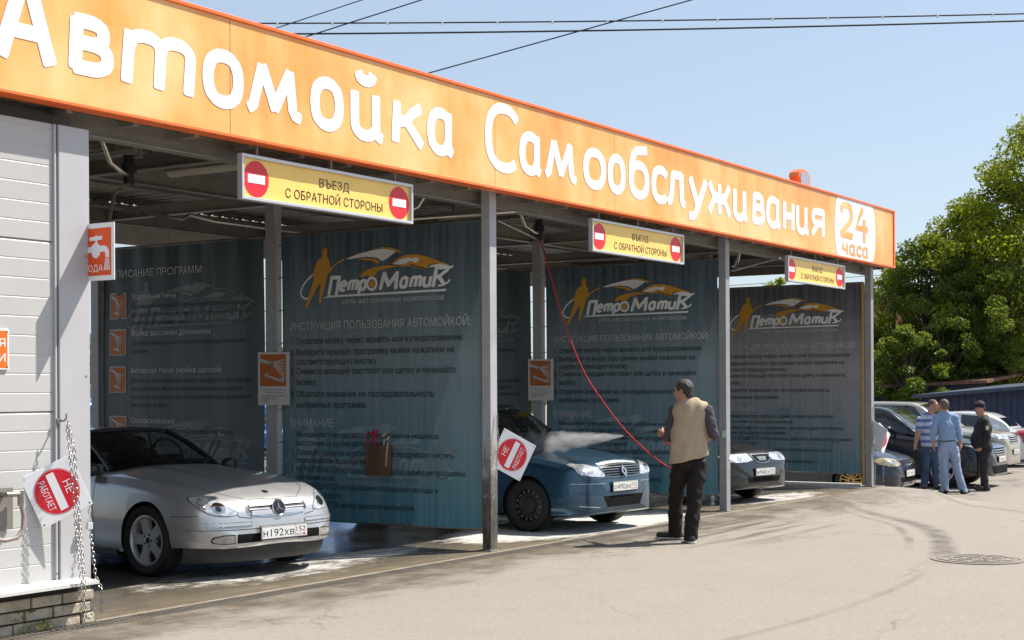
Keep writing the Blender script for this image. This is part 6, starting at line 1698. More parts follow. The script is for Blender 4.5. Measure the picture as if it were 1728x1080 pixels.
# ================================================================== people
def at(px, py, d):
    """a point of the photograph (1728 x 1080) at distance d along the view -> world"""
    u2 = px - 864; v2 = py - 655.29; cr, sr = math.cos(ROLL), math.sin(ROLL)
    u = u2 * cr - v2 * sr; v = u2 * sr + v2 * cr
    return Vector((-12.6423, -8.4453, 1.65)) + (r_ * (u / 2529.5) + c_ - z_ * (v / 2529.5)) * d

class Field:
    """a smooth blend of limbs and masses, turned into one continuous skin"""
    def __init__(s, lo, hi, h):
        s.lo = np.array(lo, float); s.h = h
        s.n = np.ceil((np.array(hi) - s.lo) / h).astype(int) + 1
        s.f = np.full(tuple(s.n), 0.3, np.float32)
    def _win(s, lo, hi):
        a = np.clip(np.floor((np.array(lo) - s.lo) / s.h).astype(int), 0, s.n); b = np.clip(np.ceil((np.array(hi) - s.lo) / s.h).astype(int) + 1, 0, s.n)
        if (b <= a).any(): return None
        g = [s.lo[i] + s.h * np.arange(a[i], b[i]) for i in range(3)]
        X, Y, Z = np.meshgrid(*g, indexing='ij', sparse=True)
        return (slice(a[0], b[0]), slice(a[1], b[1]), slice(a[2], b[2])), X, Y, Z
    def _mix(s, sl, d, k, sub=False):
        f = s.f[sl]
        if sub: d = -d; s.f[sl] = np.maximum(f, d) + (np.maximum(k - np.abs(f - d), 0) ** 2 / (4 * k) if k else 0)
        else: s.f[sl] = np.minimum(f, d) - (np.maximum(k - np.abs(f - d), 0) ** 2 / (4 * k) if k else 0)
    def cap(s, a, b, ra, rb=None, k=0.02, sy=1.0, sub=False):
        rb = ra if rb is None else rb
        a = np.array(a, float); b = np.array(b, float); m = max(ra, rb) + k + 0.05
        w = s._win(np.minimum(a, b) - m, np.maximum(a, b) + m)
        if w is None: return s
        sl, X, Y, Z = w
        d = b - a; d2 = d.copy(); d2[1] *= sy; L = (d2 ** 2).sum() + 1e-9
        px, py, pz = X - a[0], (Y - a[1]) * sy, Z - a[2]
        t = np.clip((px * d2[0] + py * d2[1] + pz * d2[2]) / L, 0, 1)
        q = np.sqrt((px - t * d2[0]) ** 2 + (py - t * d2[1]) ** 2 + (pz - t * d2[2]) ** 2) - (ra + (rb - ra) * t)
        s._mix(sl, q.astype(np.float32), k, sub); return s
    def ell(s, c, r, k=0.02, yaw=0.0, tilt=0.0, sub=False):
        c = np.array(c, float); r = np.array(r, float); m = r.max() + k + 0.05
        w = s._win(c - m, c + m)
        if w is None: return s
        sl, X, Y, Z = w
        cy, sy_ = math.cos(yaw), math.sin(yaw)
        x = (X - c[0]) * cy + (Y - c[1]) * sy_; y = -(X - c[0]) * sy_ + (Y - c[1]) * cy; z = Z - c[2]
        if tilt:
            ct, st = math.cos(tilt), math.sin(tilt); y, z = y * ct + z * st, -y * st + z * ct
        q = np.sqrt((x / r[0]) ** 2 + (y / r[1]) ** 2 + (z / r[2]) ** 2)
        g = np.sqrt((x / r[0] ** 2) ** 2 + (y / r[1] ** 2) ** 2 + (z / r[2] ** 2) ** 2) + 1e-6
        s._mix(sl, (q * (q - 1) / g).astype(np.float32), k, sub); return s
    def cut(s, p, nrm, wob=0.0):
        """keep only the side the normal points away from"""
        X, Y, Z = np.meshgrid(*[s.lo[i] + s.h * np.arange(s.n[i]) for i in range(3)], indexing='ij', sparse=True)
        d = (X - p[0]) * nrm[0] + (Y - p[1]) * nrm[1] + (Z - p[2]) * nrm[2]
        if wob: d = d + wob * np.sin(X * 31 + Y * 17)
        s.f = np.maximum(s.f, d.astype(np.float32)); return s
    def wrinkle(s, amp, fx, fz, seed):
        X, Y, Z = np.meshgrid(*[s.lo[i] + s.h * np.arange(s.n[i]) for i in range(3)], indexing='ij', sparse=True)
        g = random.Random(seed); p = [g.uniform(0, 6.3) for _ in range(6)]
        a = np.sin(X * fx + 2.2 * np.sin(Z * fz * 0.55 + p[0]) + p[1]) * np.sin(Z * fz + 1.7 * np.sin(X * fx * 0.6 + p[2]) + Y * fx * 0.7 + p[3])
        b = np.sin(X * fx * 1.9 - Z * fz * 1.3 + Y * fx + p[4]) * 0.5
        s.f = s.f + (amp * (a + b)).astype(np.float32); return s
    def mesh(s):
        f = s.f; f[[0, -1]] = 0.3; f[:, [0, -1]] = 0.3; f[:, :, [0, -1]] = 0.3
        I = f < 0
        cnt = np.zeros(tuple(s.n - 1), np.int8)
        offs = [(i, j, k) for i in (0, 1) for j in (0, 1) for k in (0, 1)]
        nx, ny, nz = s.n
        for i, j, k in offs: cnt += I[i:nx - 1 + i, j:ny - 1 + j, k:nz - 1 + k]
        act = np.argwhere((cnt > 0) & (cnt < 8))
        idx = -np.ones(cnt.shape, np.int64); idx[tuple(act.T)] = np.arange(len(act))
        val = {o: f[act[:, 0] + o[0], act[:, 1] + o[1], act[:, 2] + o[2]] for o in offs}
        P = np.zeros((len(act), 3)); n = np.zeros(len(act))
        for o in offs:
            for ax in range(3):
                if o[ax]: continue
                q = list(o); q[ax] = 1; q = tuple(q); a, b = val[o], val[q]; m = (a < 0) != (b < 0)
                t = np.where(m, a / np.where(m, a - b, 1), 0)
                base = np.array(o, float)[None, :].repeat(len(act), 0); base[:, ax] = t
                P += base * m[:, None]; n += m
        V = s.lo + s.h * (act + P / n[:, None])
        F = []
        for ax in range(3):
            u, w = (ax + 1) % 3, (ax + 2) % 3
            sa = [slice(None)] * 3; sb = [slice(None)] * 3; sa[ax] = slice(0, -1); sb[ax] = slice(1, None)
            A, Bq = I[tuple(sa)], I[tuple(sb)]
            e = np.argwhere(A != Bq)
            e = e[(e[:, u] > 0) & (e[:, w] > 0) & (e[:, u] < s.n[u] - 1) & (e[:, w] < s.n[w] - 1)]
            flip = A[tuple(e.T)]
            def c(du, dw):
                q = e.copy(); q[:, u] -= du; q[:, w] -= dw; return idx[tuple(q.T)]
            Q = np.stack([c(0, 0), c(1, 0), c(1, 1), c(0, 1)], 1)
            Q[~flip] = Q[~flip][:, ::-1]
            F.append(Q)
        return V, np.concatenate(F)
def skin_obj(name, fld, m, parent, smooth_it=1):
    V, F = fld.mesh()
    me = bpy.data.meshes.new(name)
    me.vertices.add(len(V)); me.vertices.foreach_set('co', V.astype(np.float32).ravel())
    me.loops.add(len(F) * 4); me.loops.foreach_set('vertex_index', F.astype(np.int32).ravel())
    me.polygons.add(len(F)); me.polygons.foreach_set('loop_start', np.arange(0, len(F) * 4, 4, dtype=np.int32))
    me.update(calc_edges=True); me.validate()
    me.materials.append(m); me.shade_smooth()
    o = bpy.data.objects.new(name, me); COL.objects.link(o); o.parent = parent
    return o

def skin_mat(name, col):
    t = NT(name); n = t.noise(30, 3)
    t.set(Base_Color=t.ramp(n, [(0.3, [c * 0.85 for c in col]), (0.7, [min(1, c * 1.1) for c in col])]), Roughness=0.5)
    t.p.inputs['Subsurface Weight'].default_value = 0.08; t.p.inputs['Subsurface Radius'].default_value = (0.02, 0.008, 0.004)
    return t.m
SKIN = skin_mat('tanned_skin', (0.42, 0.215, 0.135)); SKIN2 = skin_mat('ruddy_skin', (0.46, 0.225, 0.15))
def cloth(name, col, var=0.10, bump=0.15, scale=9, rough=0.85): return M_(name, col, rough, var=var, scale=scale, bump=bump, bscale=420)

class Figure:
    """joints are given as points of the figure's own frame: x across the picture, y away from the viewer, z up"""
    def __init__(s, label, origin, bounds, h):
        s.t = thing('person', label, 'person', origin, TH - PI / 2); s.o = Vector(origin); s.b = bounds; s.h = h
        s.Ri = Matrix.Rotation(-(TH - PI / 2), 3, 'Z')
    def P(s, px, py, d):
        return s.Ri @ (at(px, py, d) - s.o)
    def field(s, h=None, b=None): b = b or s.b; return Field(b[0], b[1], h or s.h)
def hand(f, wrist, fwd, palm_n, thumb_side, curl=0.6, sc=1.0, spread=0.0):
    """palm, four jointed fingers of their own length and a thumb from the side of the palm"""
    w = Vector(wrist); d = Vector(fwd).normalized(); n = Vector(palm_n); n = (n - d * n.dot(d)).normalized(); s_ = d.cross(n).normalized() * thumb_side
    f.cap(w, w + d * 0.05 * sc, 0.024 * sc, 0.030 * sc, 0.02)
    f.cap(w + d * 0.045 * sc + s_ * 0.018 * sc, w + d * 0.075 * sc + s_ * 0.022 * sc, 0.019 * sc, 0.015 * sc, 0.012); f.cap(w + d * 0.045 * sc - s_ * 0.018 * sc, w + d * 0.07 * sc - s_ * 0.026 * sc, 0.019 * sc, 0.014 * sc, 0.012)
    for i, L in enumerate((0.070, 0.080, 0.074, 0.058)):
        b = w + d * (0.082 - 0.004 * abs(i - 1)) * sc + s_ * (0.030 - 0.020 * i) * sc
        c = curl * (0.9 + 0.12 * i); p = b
        for j, (q, r0) in enumerate(((0.45, 0.0095), (0.32, 0.0088), (0.23, 0.0078))):
            ang = c * (0.5 + j * 0.75)
            e = p + (d * math.cos(ang) + n * math.sin(ang) + s_ * spread * (1.5 - i) * 0.3).normalized() * L * q * sc
            f.cap(p, e, r0 * sc, r0 * 0.9 * sc, 0.004); p = e
    b = w + d * 0.025 * sc + s_ * 0.026 * sc; e = b + (d * 0.6 + s_ * 0.75 + n * 0.35).normalized() * 0.040 * sc; g = e + (d * 0.85 + s_ * 0.1 + n * 0.6).normalized() * 0.035 * sc
    f.cap(b, e, 0.014 * sc, 0.011 * sc, 0.012); f.cap(e, g, 0.0105 * sc, 0.0085 * sc, 0.004)
def head(f, c, yaw, sc=1.0, tilt=0.0):
    """yaw 0 looks along +y; turning left is positive"""
    R = Matrix.Rotation(yaw, 3, 'Z') @ Matrix.Rotation(tilt, 3, 'X')
    c = Vector(c); q = lambda x, y, z: c + R @ Vector((x, y, z)) * sc
    f.ell(q(0, -0.012, 0.022), (0.074 * sc, 0.094 * sc, 0.090 * sc), 0.02, yaw); f.ell(q(0, 0.018, -0.03), (0.060 * sc, 0.072 * sc, 0.085 * sc), 0.03, yaw)
    f.ell(q(0, 0.05, -0.085), (0.036 * sc, 0.034 * sc, 0.028 * sc), 0.03, yaw)           # chin
    f.cap(q(-0.03, 0.072, 0.018), q(0.03, 0.072, 0.018), 0.014 * sc, k=0.02)              # brow
    f.cap(q(0, 0.086, 0.006), q(0, 0.104, -0.030), 0.008 * sc, 0.013 * sc, 0.012); f.cap(q(-0.012, 0.092, -0.034), q(0.012, 0.092, -0.034), 0.008 * sc, k=0.008)
    for s_ in (-1, 1):
        f.ell(q(s_ * 0.031, 0.087, 0.002), (0.015 * sc, 0.012 * sc, 0.010 * sc), 0.006, yaw, sub=True)
        f.ell(q(s_ * 0.076, -0.008, -0.012), (0.010 * sc, 0.022 * sc, 0.032 * sc), 0.008, yaw + s_ * 0.35)
        f.ell(q(s_ * 0.045, 0.055, -0.035), (0.024 * sc, 0.026 * sc, 0.022 * sc), 0.02, yaw)
    f.cap(q(-0.020, 0.086, -0.060), q(0.020, 0.086, -0.060), 0.007 * sc, k=0.006); f.cap(q(-0.022, 0.097, -0.066), q(0.022, 0.097, -0.066), 0.0025 * sc, k=0.003, sub=True); f.cap(q(-0.016, 0.084, -0.073), q(0.016, 0.084, -0.073), 0.008 * sc, k=0.006)
    return q
EYEW = M_('eye', (0.20, 0.17, 0.15), 0.25, var=0.3, scale=90)
def eyes(q, parent, sc=1.0):
    for s_ in (-1, 1):
        m = MB(); m.lathe([(0.001, -0.011 * sc)] + [(0.011 * sc * math.sin(k), -0.011 * sc * math.cos(k)) for k in np.linspace(0.3, 2.84, 8)] + [(0.001, 0.011 * sc)], Matrix.Translation(q(s_ * 0.031, 0.077, 0.002)), 10); m.build('eye', EYEW, parent, smooth=True)
def limb(f, pts, rs, k=0.03):
    for i in range(len(pts) - 1): f.cap(pts[i], pts[i + 1], rs[i], rs[i + 1], k)
def lerp(a, b, t): return Vector(a) + (Vector(b) - Vector(a)) * t

# ---------------------------------------------------------------- the man washing the blue car, seen from behind
F1 = Figure('man in a beige vest and dark trousers spraying the blue saloon, back to the viewer', at(1163, 916.5, 15.86) * 1.0, ((-0.55, -0.35, -0.05), (0.45, 0.85, 1.85)), 0.0075)
F1.t.location.z = 0.0; F1.o.z = 0.0
P = F1.P; D0 = 15.86
hd = P(1153, 659, D0 + 0.20); nk = P(1158, 683, D0 + 0.18)
sL, sR = P(1138, 694, D0 + 0.24), P(1194, 693, D0 + 0.12)
eL, wL = P(1128, 737, D0 + 0.26), P(1119, 731, D0 + 0.47); hL = P(1115, 728.5, D0 + 0.55)
eR, wR = P(1205, 734, D0 + 0.08), P(1199, 738, D0 + 0.31)
ch, wa, pe = P(1165, 715, D0 + 0.17), P(1163, 752, D0 + 0.16), P(1163, 776, D0 + 0.18)
hipL, hipR = P(1150, 784, D0 + 0.20), P(1177, 784, D0 + 0.14)
kL, kR = P(1140, 844, D0 + 0.33), P(1171, 850, D0 + 0.06)
aL, aR = P(1139, 897, D0 + 0.42), P(1165, 907, D0 + 0.02)
aL.z = 0.085; aR.z = 0.085
f = F1.field(0.0065)
q1 = head(f, hd, 1.02)
f.cap(lerp(hd, nk, 0.35), nk, 0.054, 0.062, 0.03)
f.cap(ch, wa, 0.14, 0.13, 0.05, sy=1.5); f.cap(wa, pe, 0.13, 0.14, 0.05, sy=1.4); f.cap(nk, ch, 0.07, 0.13, 0.06, sy=1.3)
for s_, e_, w_ in ((sL, eL, wL), (sR, eR, wR)):
    f.cap(lerp(nk, s_, 0.2), s_, 0.05, 0.055, 0.05); limb(f, [s_, lerp(s_, e_, 0.45), e_, lerp(e_, w_, 0.35), w_], [0.052, 0.048, 0.038, 0.041, 0.027], 0.015)
for h_, k_, a_ in ((hipL, kL, aL), (hipR, kR, aR)): limb(f, [h_, lerp(h_, k_, 0.4), k_, lerp(k_, a_, 0.3), a_], [0.085, 0.078, 0.055, 0.056, 0.038], 0.03)
dirL = (hL - wL).normalized()
hand(f, wL, (-0.35, 0.55, 0.05), (0.9, 0.3, -0.25), -1, 1.25, 0.98)
hand(f, wR, (-0.25, 0.9, -0.15), (-0.9, 0, -0.2), 1, 0.9, 0.98)
for a_, d_ in ((aL, Vector((-0.95, 0.25, 0))), (aR, Vector((-0.1, 1.0, 0)))): f.cap(a_, a_ + d_ * 0.13 + Vector((0, 0, -0.05)), 0.036, 0.03, 0.03)
man = skin_obj('body', f, SKIN, F1.t)
eyes(q1, F1.t)
# hair
f = F1.field(0.0055, ((hd.x - 0.14, hd.y - 0.16, hd.z - 0.12), (hd.x + 0.14, hd.y + 0.16, hd.z + 0.16)))
f.ell(q1(0, -0.018, 0.030), (0.083, 0.101, 0.096), 0.01, 1.02); f.ell(q1(0, -0.075, -0.045), (0.060, 0.040, 0.055), 0.03, 1.02)
f.ell(q1(0, 0.095, -0.055), (0.085, 0.062, 0.105), 0.01, 1.02, sub=True)
for s_ in (-1, 1): f.ell(q1(s_ * 0.085, 0.028, -0.06), (0.022, 0.04, 0.05), 0.01, 1.02, sub=True)
f.wrinkle(0.0022, 190, 70, 3)
HAIRG = M_('dark_grey_hair', (0.045, 0.041, 0.038), 0.5, var=0.9, scale=70, bump=0.8, bscale=260, stretch=(1, 1, 0.3))
skin_obj('hair', f, HAIRG, F1.t)
# shirt
f = F1.field(0.008)
f.cap(nk, ch, 0.085, 0.145, 0.05, sy=1.3); f.cap(ch, wa, 0.15, 0.145, 0.04, sy=1.45); f.cap(nk + Vector((0, 0, -0.02)), nk + Vector((0, 0, 0.035)), 0.068, 0.064, 0.01)
for s_, e_, w_ in ((sL, eL, wL), (sR, eR, wR)):
    f.cap(lerp(nk, s_, 0.2), s_, 0.058, 0.058, 0.05); limb(f, [s_, lerp(s_, e_, 0.5), e_, lerp(e_, w_, 0.16)], [0.058, 0.057, 0.052, 0.050], 0.02)
f.wrinkle(0.0045, 46, 52, 5)
f.cap(nk + Vector((0, 0.02, 0.03)), nk + Vector((0, 0.05, 0.12)), 0.058, 0.062, 0.004, sub=True)
skin_obj('shirt', f, cloth('mauve_grey_shirt', (0.070, 0.058, 0.072), 0.2, 0.3), F1.t)
# vest
f = F1.field(0.007)
hl, hr = P(1129, 783, D0 + 0.20), P(1194, 769, D0 + 0.14)
f.cap(P(1166, 700, D0 + 0.17), P(1164, 730, D0 + 0.16), 0.180, 0.192, 0.05, sy=1.42); f.cap(P(1164, 730, D0 + 0.16), P(1161, 800, D0 + 0.17), 0.192, 0.218, 0.04, sy=1.36)
f.cap(lerp(nk, sL, 0.25), lerp(nk, sL, 0.86), 0.072, 0.070, 0.06); f.cap(lerp(nk, sR, 0.25), lerp(nk, sR, 0.86), 0.072, 0.070, 0.06)
f.cap(nk + Vector((0, -0.01, -0.03)), nk + Vector((0, 0, 0.025)), 0.082, 0.075, 0.02)
f.wrinkle(0.0070, 30, 16, 8)
f.cap(P(1163, 700, D0 - 0.10), P(1164, 770, D0 - 0.10), 0.012, 0.012, 0.02, sub=True)
for s_, e_, sg in ((sL, eL, -1), (sR, eR, 1)):
    f.cap(lerp(s_, e_, -0.1) + Vector((sg * 0.062, 0, 0.0)), lerp(s_, e_, 0.42) + Vector((sg * 0.050, 0, 0)), 0.068, 0.062, 0.012, sub=True)
f.cap(nk + Vector((0, 0.02, 0.02)), nk + Vector((0, 0.05, 0.12)), 0.064, 0.075, 0.004, sub=True)
sl = (hr.z - hl.z) / (hr.x - hl.x); nv = Vector((sl, 0, -1)).normalized()
f.cut(hl, (nv.x, 0, nv.z), 0.004)
skin_obj('vest', f, cloth('beige_vest_cloth', (0.43, 0.335, 0.225), 0.10, 0.25, 5), F1.t)
# trousers
f = F1.field(0.0075)
f.cap(P(1163, 768, D0 + 0.17), pe, 0.158, 0.165, 0.04, sy=1.3)
for h_, k_, a_ in ((hipL, kL, aL), (hipR, kR, aR)):
    lo = a_ + Vector((0, -0.005, -0.045)); limb(f, [h_, lerp(h_, k_, 0.35), lerp(h_, k_, 0.75), k_, lerp(k_, lo, 0.4), lo], [0.104, 0.100, 0.083, 0.074, 0.078, 0.074], 0.02)
f.wrinkle(0.0045, 34, 26, 12)
f.cut((0, 0, 0.035), (0, 0, -1), 0.006)
skin_obj('trousers', f, M_('dark_brown_trousers', (0.012, 0.008, 0.006), 0.7, var=0.3, scale=8, bump=0.15, bscale=300, spec=0.3), F1.t)
# shoes
SHOEB = M_('black_shoe', (0.012, 0.012, 0.012), 0.45, var=0.2); SOLE = M_('pale_sole', (0.55, 0.58, 0.48), 0.6, var=0.1)
for a_, d_ in ((aL, Vector((-0.95, 0.25, 0)).normalized()), (aR, Vector((-0.12, 1.0, 0)).normalized())):
    f = F1.field(0.006, ((a_.x - 0.25, a_.y - 0.2, -0.02), (a_.x + 0.2, a_.y + 0.35, 0.16)))
    g = Vector((a_.x, a_.y, 0.045)); f.cap(g - d_ * 0.05, g + d_ * 0.17, 0.044, 0.036, 0.02); f.cap(g - d_ * 0.03 + Vector((0, 0, 0.02)), a_ + Vector((0, 0, 0.02)), 0.045, 0.048, 0.02); f.cut((0, 0, 0.022), (0, 0, -1))
    sh = skin_obj('shoe', f, SHOEB, F1.t)
    f = F1.field(0.006, ((a_.x - 0.25, a_.y - 0.2, -0.02), (a_.x + 0.2, a_.y + 0.35, 0.08)))
    f.cap(Vector((a_.x, a_.y, 0.03)) - d_ * 0.055, Vector((a_.x, a_.y, 0.03)) + d_ * 0.18, 0.048, 0.040, 0.01); f.cut((0, 0, 0.024), (0, 0, 1)); f.cut((0, 0, 0.001), (0, 0, -1))
    skin_obj('sole', f, SOLE, sh)

def plain_man(label, ppx, ppy, depth, J, opts):
    """a standing man given by picture points (px, py, distance beyond the feet)"""
    o = at(ppx, ppy, depth); o.z = opts['gz']
    F_ = Figure(label, o, ((-0.55, -0.5, -0.05), (0.55, 0.5, 1.90)), 0.0095)
    Q = {k: F_.P(v[0], v[1], depth + v[2]) for k, v in J.items()}
    for k in ('aL', 'aR'): Q[k].z = 0.09
    yaw = opts['yaw']; byaw = opts.get('byaw', 0.0)
    f = F_.field(); t = F_.t
    q = head(f, Q['hd'], yaw, 1.0, opts.get('tilt', 0.0))
    f.cap(lerp(Q['hd'], Q['nk'], 0.35), Q['nk'], 0.055, 0.062, 0.03)
    f.cap(Q['nk'], Q['ch'], 0.07, 0.14, 0.06, sy=opts.get('sy', 1.3)); f.cap(Q['ch'], Q['wa'], 0.145, 0.14, 0.05, sy=opts.get('sy', 1.3)); f.cap(Q['wa'], Q['pe'], 0.14, 0.145, 0.05, sy=opts.get('sy', 1.3))
    for s_ in 'LR':
        f.cap(lerp(Q['nk'], Q['s' + s_], 0.2), Q['s' + s_], 0.05, 0.055, 0.05)
        limb(f, [Q['s' + s_], lerp(Q['s' + s_], Q['e' + s_], 0.45), Q['e' + s_], lerp(Q['e' + s_], Q['w' + s_], 0.3), Q['w' + s_]], [0.054, 0.050, 0.041, 0.043, 0.029], 0.015)
        h_ = lerp(Q['pe'], Q['k' + s_], 0.12)
        limb(f, [Q['h' + s_], lerp(Q['h' + s_], Q['k' + s_], 0.4), Q['k' + s_], lerp(Q['k' + s_], Q['a' + s_], 0.3), Q['a' + s_]], [0.085, 0.08, 0.058, 0.058, 0.04], 0.03)
        hd_ = opts['hands'][s_]; hand(f, Q['w' + s_], hd_[0], hd_[1], hd_[2], hd_[3], 1.0)
        fd = Vector(opts['feet'][s_]).normalized(); f.cap(Q['a' + s_], Q['a' + s_] + fd * 0.13 + Vector((0, 0, -0.05)), 0.036, 0.03, 0.03)
    skin_obj('body', f, opts['skin'], t); eyes(q, t)
    # top
    f = F_.field()
    sy = opts.get('sy', 1.3)
    f.cap(Q['nk'], Q['ch'], 0.085, 0.150, 0.06, sy=sy); f.cap(Q['ch'], Q['wa'], 0.155, opts.get('waist', 0.165), 0.05, sy=sy); f.cap(Q['wa'], lerp(Q['wa'], Q['pe'], opts.get('hem', 0.5)), opts.get('waist', 0.165), opts.get('waist', 0.165) + 0.005, 0.04, sy=sy)
    f.cap(Q['nk'] + Vector((0, 0, -0.03)), Q['nk'] + Vector((0, 0, 0.03)), 0.072, 0.066, 0.01)
    if 'belly' in opts: f.ell(Q['wa'] + Vector(opts['belly'][0]), opts['belly'][1], 0.08)
    for s_ in 'LR':
        f.cap(lerp(Q['nk'], Q['s' + s_], 0.2), Q['s' + s_], 0.060, 0.062, 0.05)
        L = opts['sleeve']; e_, w_ = Q['e' + s_], Q['w' + s_]
        if L <= 1: limb(f, [Q['s' + s_], lerp(Q['s' + s_], e_, L * 0.5), lerp(Q['s' + s_], e_, L)], [0.062, 0.062, 0.064], 0.02)
        else: limb(f, [Q['s' + s_], lerp(Q['s' + s_], e_, 0.5), e_, lerp(e_, w_, L - 1)], [0.062, 0.058, 0.053, 0.050], 0.02)
    f.wrinkle(0.0045, 36, 30, opts.get('seed', 1))
    f.cut(lerp(Q['wa'], Q['pe'], opts.get('hem', 0.5)), (0, 0, -1), 0.004)
    top = skin_obj(opts['top'][0], f, opts['top'][1], t)
    # trousers
    f = F_.field()
    f.cap(lerp(Q['wa'], Q['pe'], 0.45), Q['pe'], 0.148, 0.150, 0.04, sy=sy)
    for s_ in 'LR':
        lo = Q['a' + s_] + Vector((0, 0, -0.05)); r = opts.get('legr', 1.0)
        limb(f, [Q['h' + s_], lerp(Q['h' + s_], Q['k' + s_], 0.4), Q['k' + s_], lerp(Q['k' + s_], lo, 0.5), lo], [0.098 * r, 0.092 * r, 0.074 * r, 0.070 * r, 0.072 * r], 0.02)
    f.wrinkle(0.0042, 34, 26, opts.get('seed', 1) + 20)
    f.cut((0, 0, 0.035), (0, 0, -1), 0.005); f.cut(lerp(Q['wa'], Q['pe'], 0.40), (0, 0, 1))
    skin_obj(opts['low'][0], f, opts['low'][1], t)
    for s_ in 'LR':
        a_ = Q['a' + s_]; d_ = Vector(opts['feet'][s_]).normalized()
        f = F_.field(0.008, ((a_.x - 0.3, a_.y - 0.3, -0.02), (a_.x + 0.3, a_.y + 0.3, 0.18))); g = Vector((a_.x, a_.y, 0.045))
        f.cap(g - d_ * 0.05, g + d_ * 0.17, 0.046, 0.037, 0.02); f.cap(g, a_ + Vector((0, 0, 0.03)), 0.046, 0.05, 0.02); f.cut((0, 0, 0.003), (0, 0, -1))
        skin_obj('shoe', f, opts['shoe'], t)
    if 'hair' in opts:
        f = F_.field(0.0075, (tuple(Q['hd'] - Vector((0.16, 0.16, 0.14))), tuple(Q['hd'] + Vector((0.16, 0.16, 0.18)))))
        g = opts['hair'][1]
        f.ell(q(0, -0.016, 0.027), (0.079 + g, 0.098 + g, 0.093 + g), 0.01, yaw); f.ell(q(0, -0.06, -0.035), (0.055 + g, 0.038 + g, 0.05), 0.03, yaw); f.ell(q(0, 0.095, -0.05), (0.09, 0.065, 0.105), 0.01, yaw, sub=True)
        f.wrinkle(0.002, 130, 100, 4); skin_obj('hair', f, opts['hair'][0], t)
    return F_, Q, q, t
DENIM = cloth('light_denim', (0.26, 0.33, 0.48), 0.18, 0.3, 7); DENIM2 = cloth('worn_blue_jeans', (0.045, 0.085, 0.15), 0.45, 0.3, 4); CHAM = cloth('chambray_shirt', (0.22, 0.33, 0.52), 0.10, 0.3, 7)
BLKC = cloth('black_uniform_cloth', (0.010, 0.010, 0.012), 0.3, 0.2, 9, 0.75)
# striped polo: woven bands around the body
t = NT('striped_polo'); sep = t.node('ShaderNodeSeparateXYZ'); t.link(t.coord(), sep.inputs[0])
zz = t.math('ADD', sep.outputs[2], t.math('MULTIPLY', t.noise(5, 2), 0.03))
st = t.math('FRACT', t.math('MULTIPLY', zz, 7.6)); st2 = t.math('FRACT', t.math('MULTIPLY', zz, 30.4))
c = t.ramp(st, [(0.0, (0.10, 0.16, 0.38)), (0.40, (0.10, 0.16, 0.38)), (0.46, (0.52, 0.55, 0.68)), (0.94, (0.52, 0.55, 0.68)), (1.0, (0.10, 0.16, 0.38))])
c = t.mix(t.ramp(st2, [(0.0, 0.25), (0.4, 0.25), (0.5, 0)]), c, (0.20, 0.26, 0.46)); t.set(Base_Color=c, Roughness=0.85); POLO = t.m
GZ = -0.335
def gd(py): return 2529.5 * (1.65 - GZ) / (py - 651.3)
d1 = gd(825.5)
plain_man('man in a blue and white striped polo facing the man in denim', 1566, 826, d1, {
    'hd': (1575, 684, 0), 'nk': (1567, 702, 0), 'ch': (1566, 722, 0), 'wa': (1568, 742, 0), 'pe': (1569, 757, 0), 'sL': (1552, 709, -0.05), 'sR': (1583, 709, 0.05), 'eL': (1548, 733, -0.06), 'wL': (1544.5, 753, -0.10), 'eR': (1590, 733, 0), 'wR': (1594, 752, -0.10),
    'hL': (1562, 760, 0), 'hR': (1576, 760, 0), 'kL': (1562, 792, -0.02), 'kR': (1579, 792, 0.0), 'aL': (1559, 818, 0), 'aR': (1582, 818, 0)},
    {'gz': GZ, 'yaw': -2.25, 'skin': SKIN2, 'hair': (M_('cropped_brown_hair', (0.10, 0.065, 0.045), 0.7, var=0.4, scale=50), -0.004), 'top': ('polo_shirt', POLO), 'low': ('jeans', DENIM2), 'sleeve': 0.55, 'hem': 0.75, 'waist': 0.155,
     'hands': {'L': ((-0.05, -0.1, -1), (1, 0, 0), 1, 0.5), 'R': ((0, -0.2, -1), (-1, 0, 0), -1, 0.5)}, 'feet': {'L': (-0.2, -1, 0), 'R': (0.25, -1, 0)}, 'shoe': SHOEB, 'seed': 3})
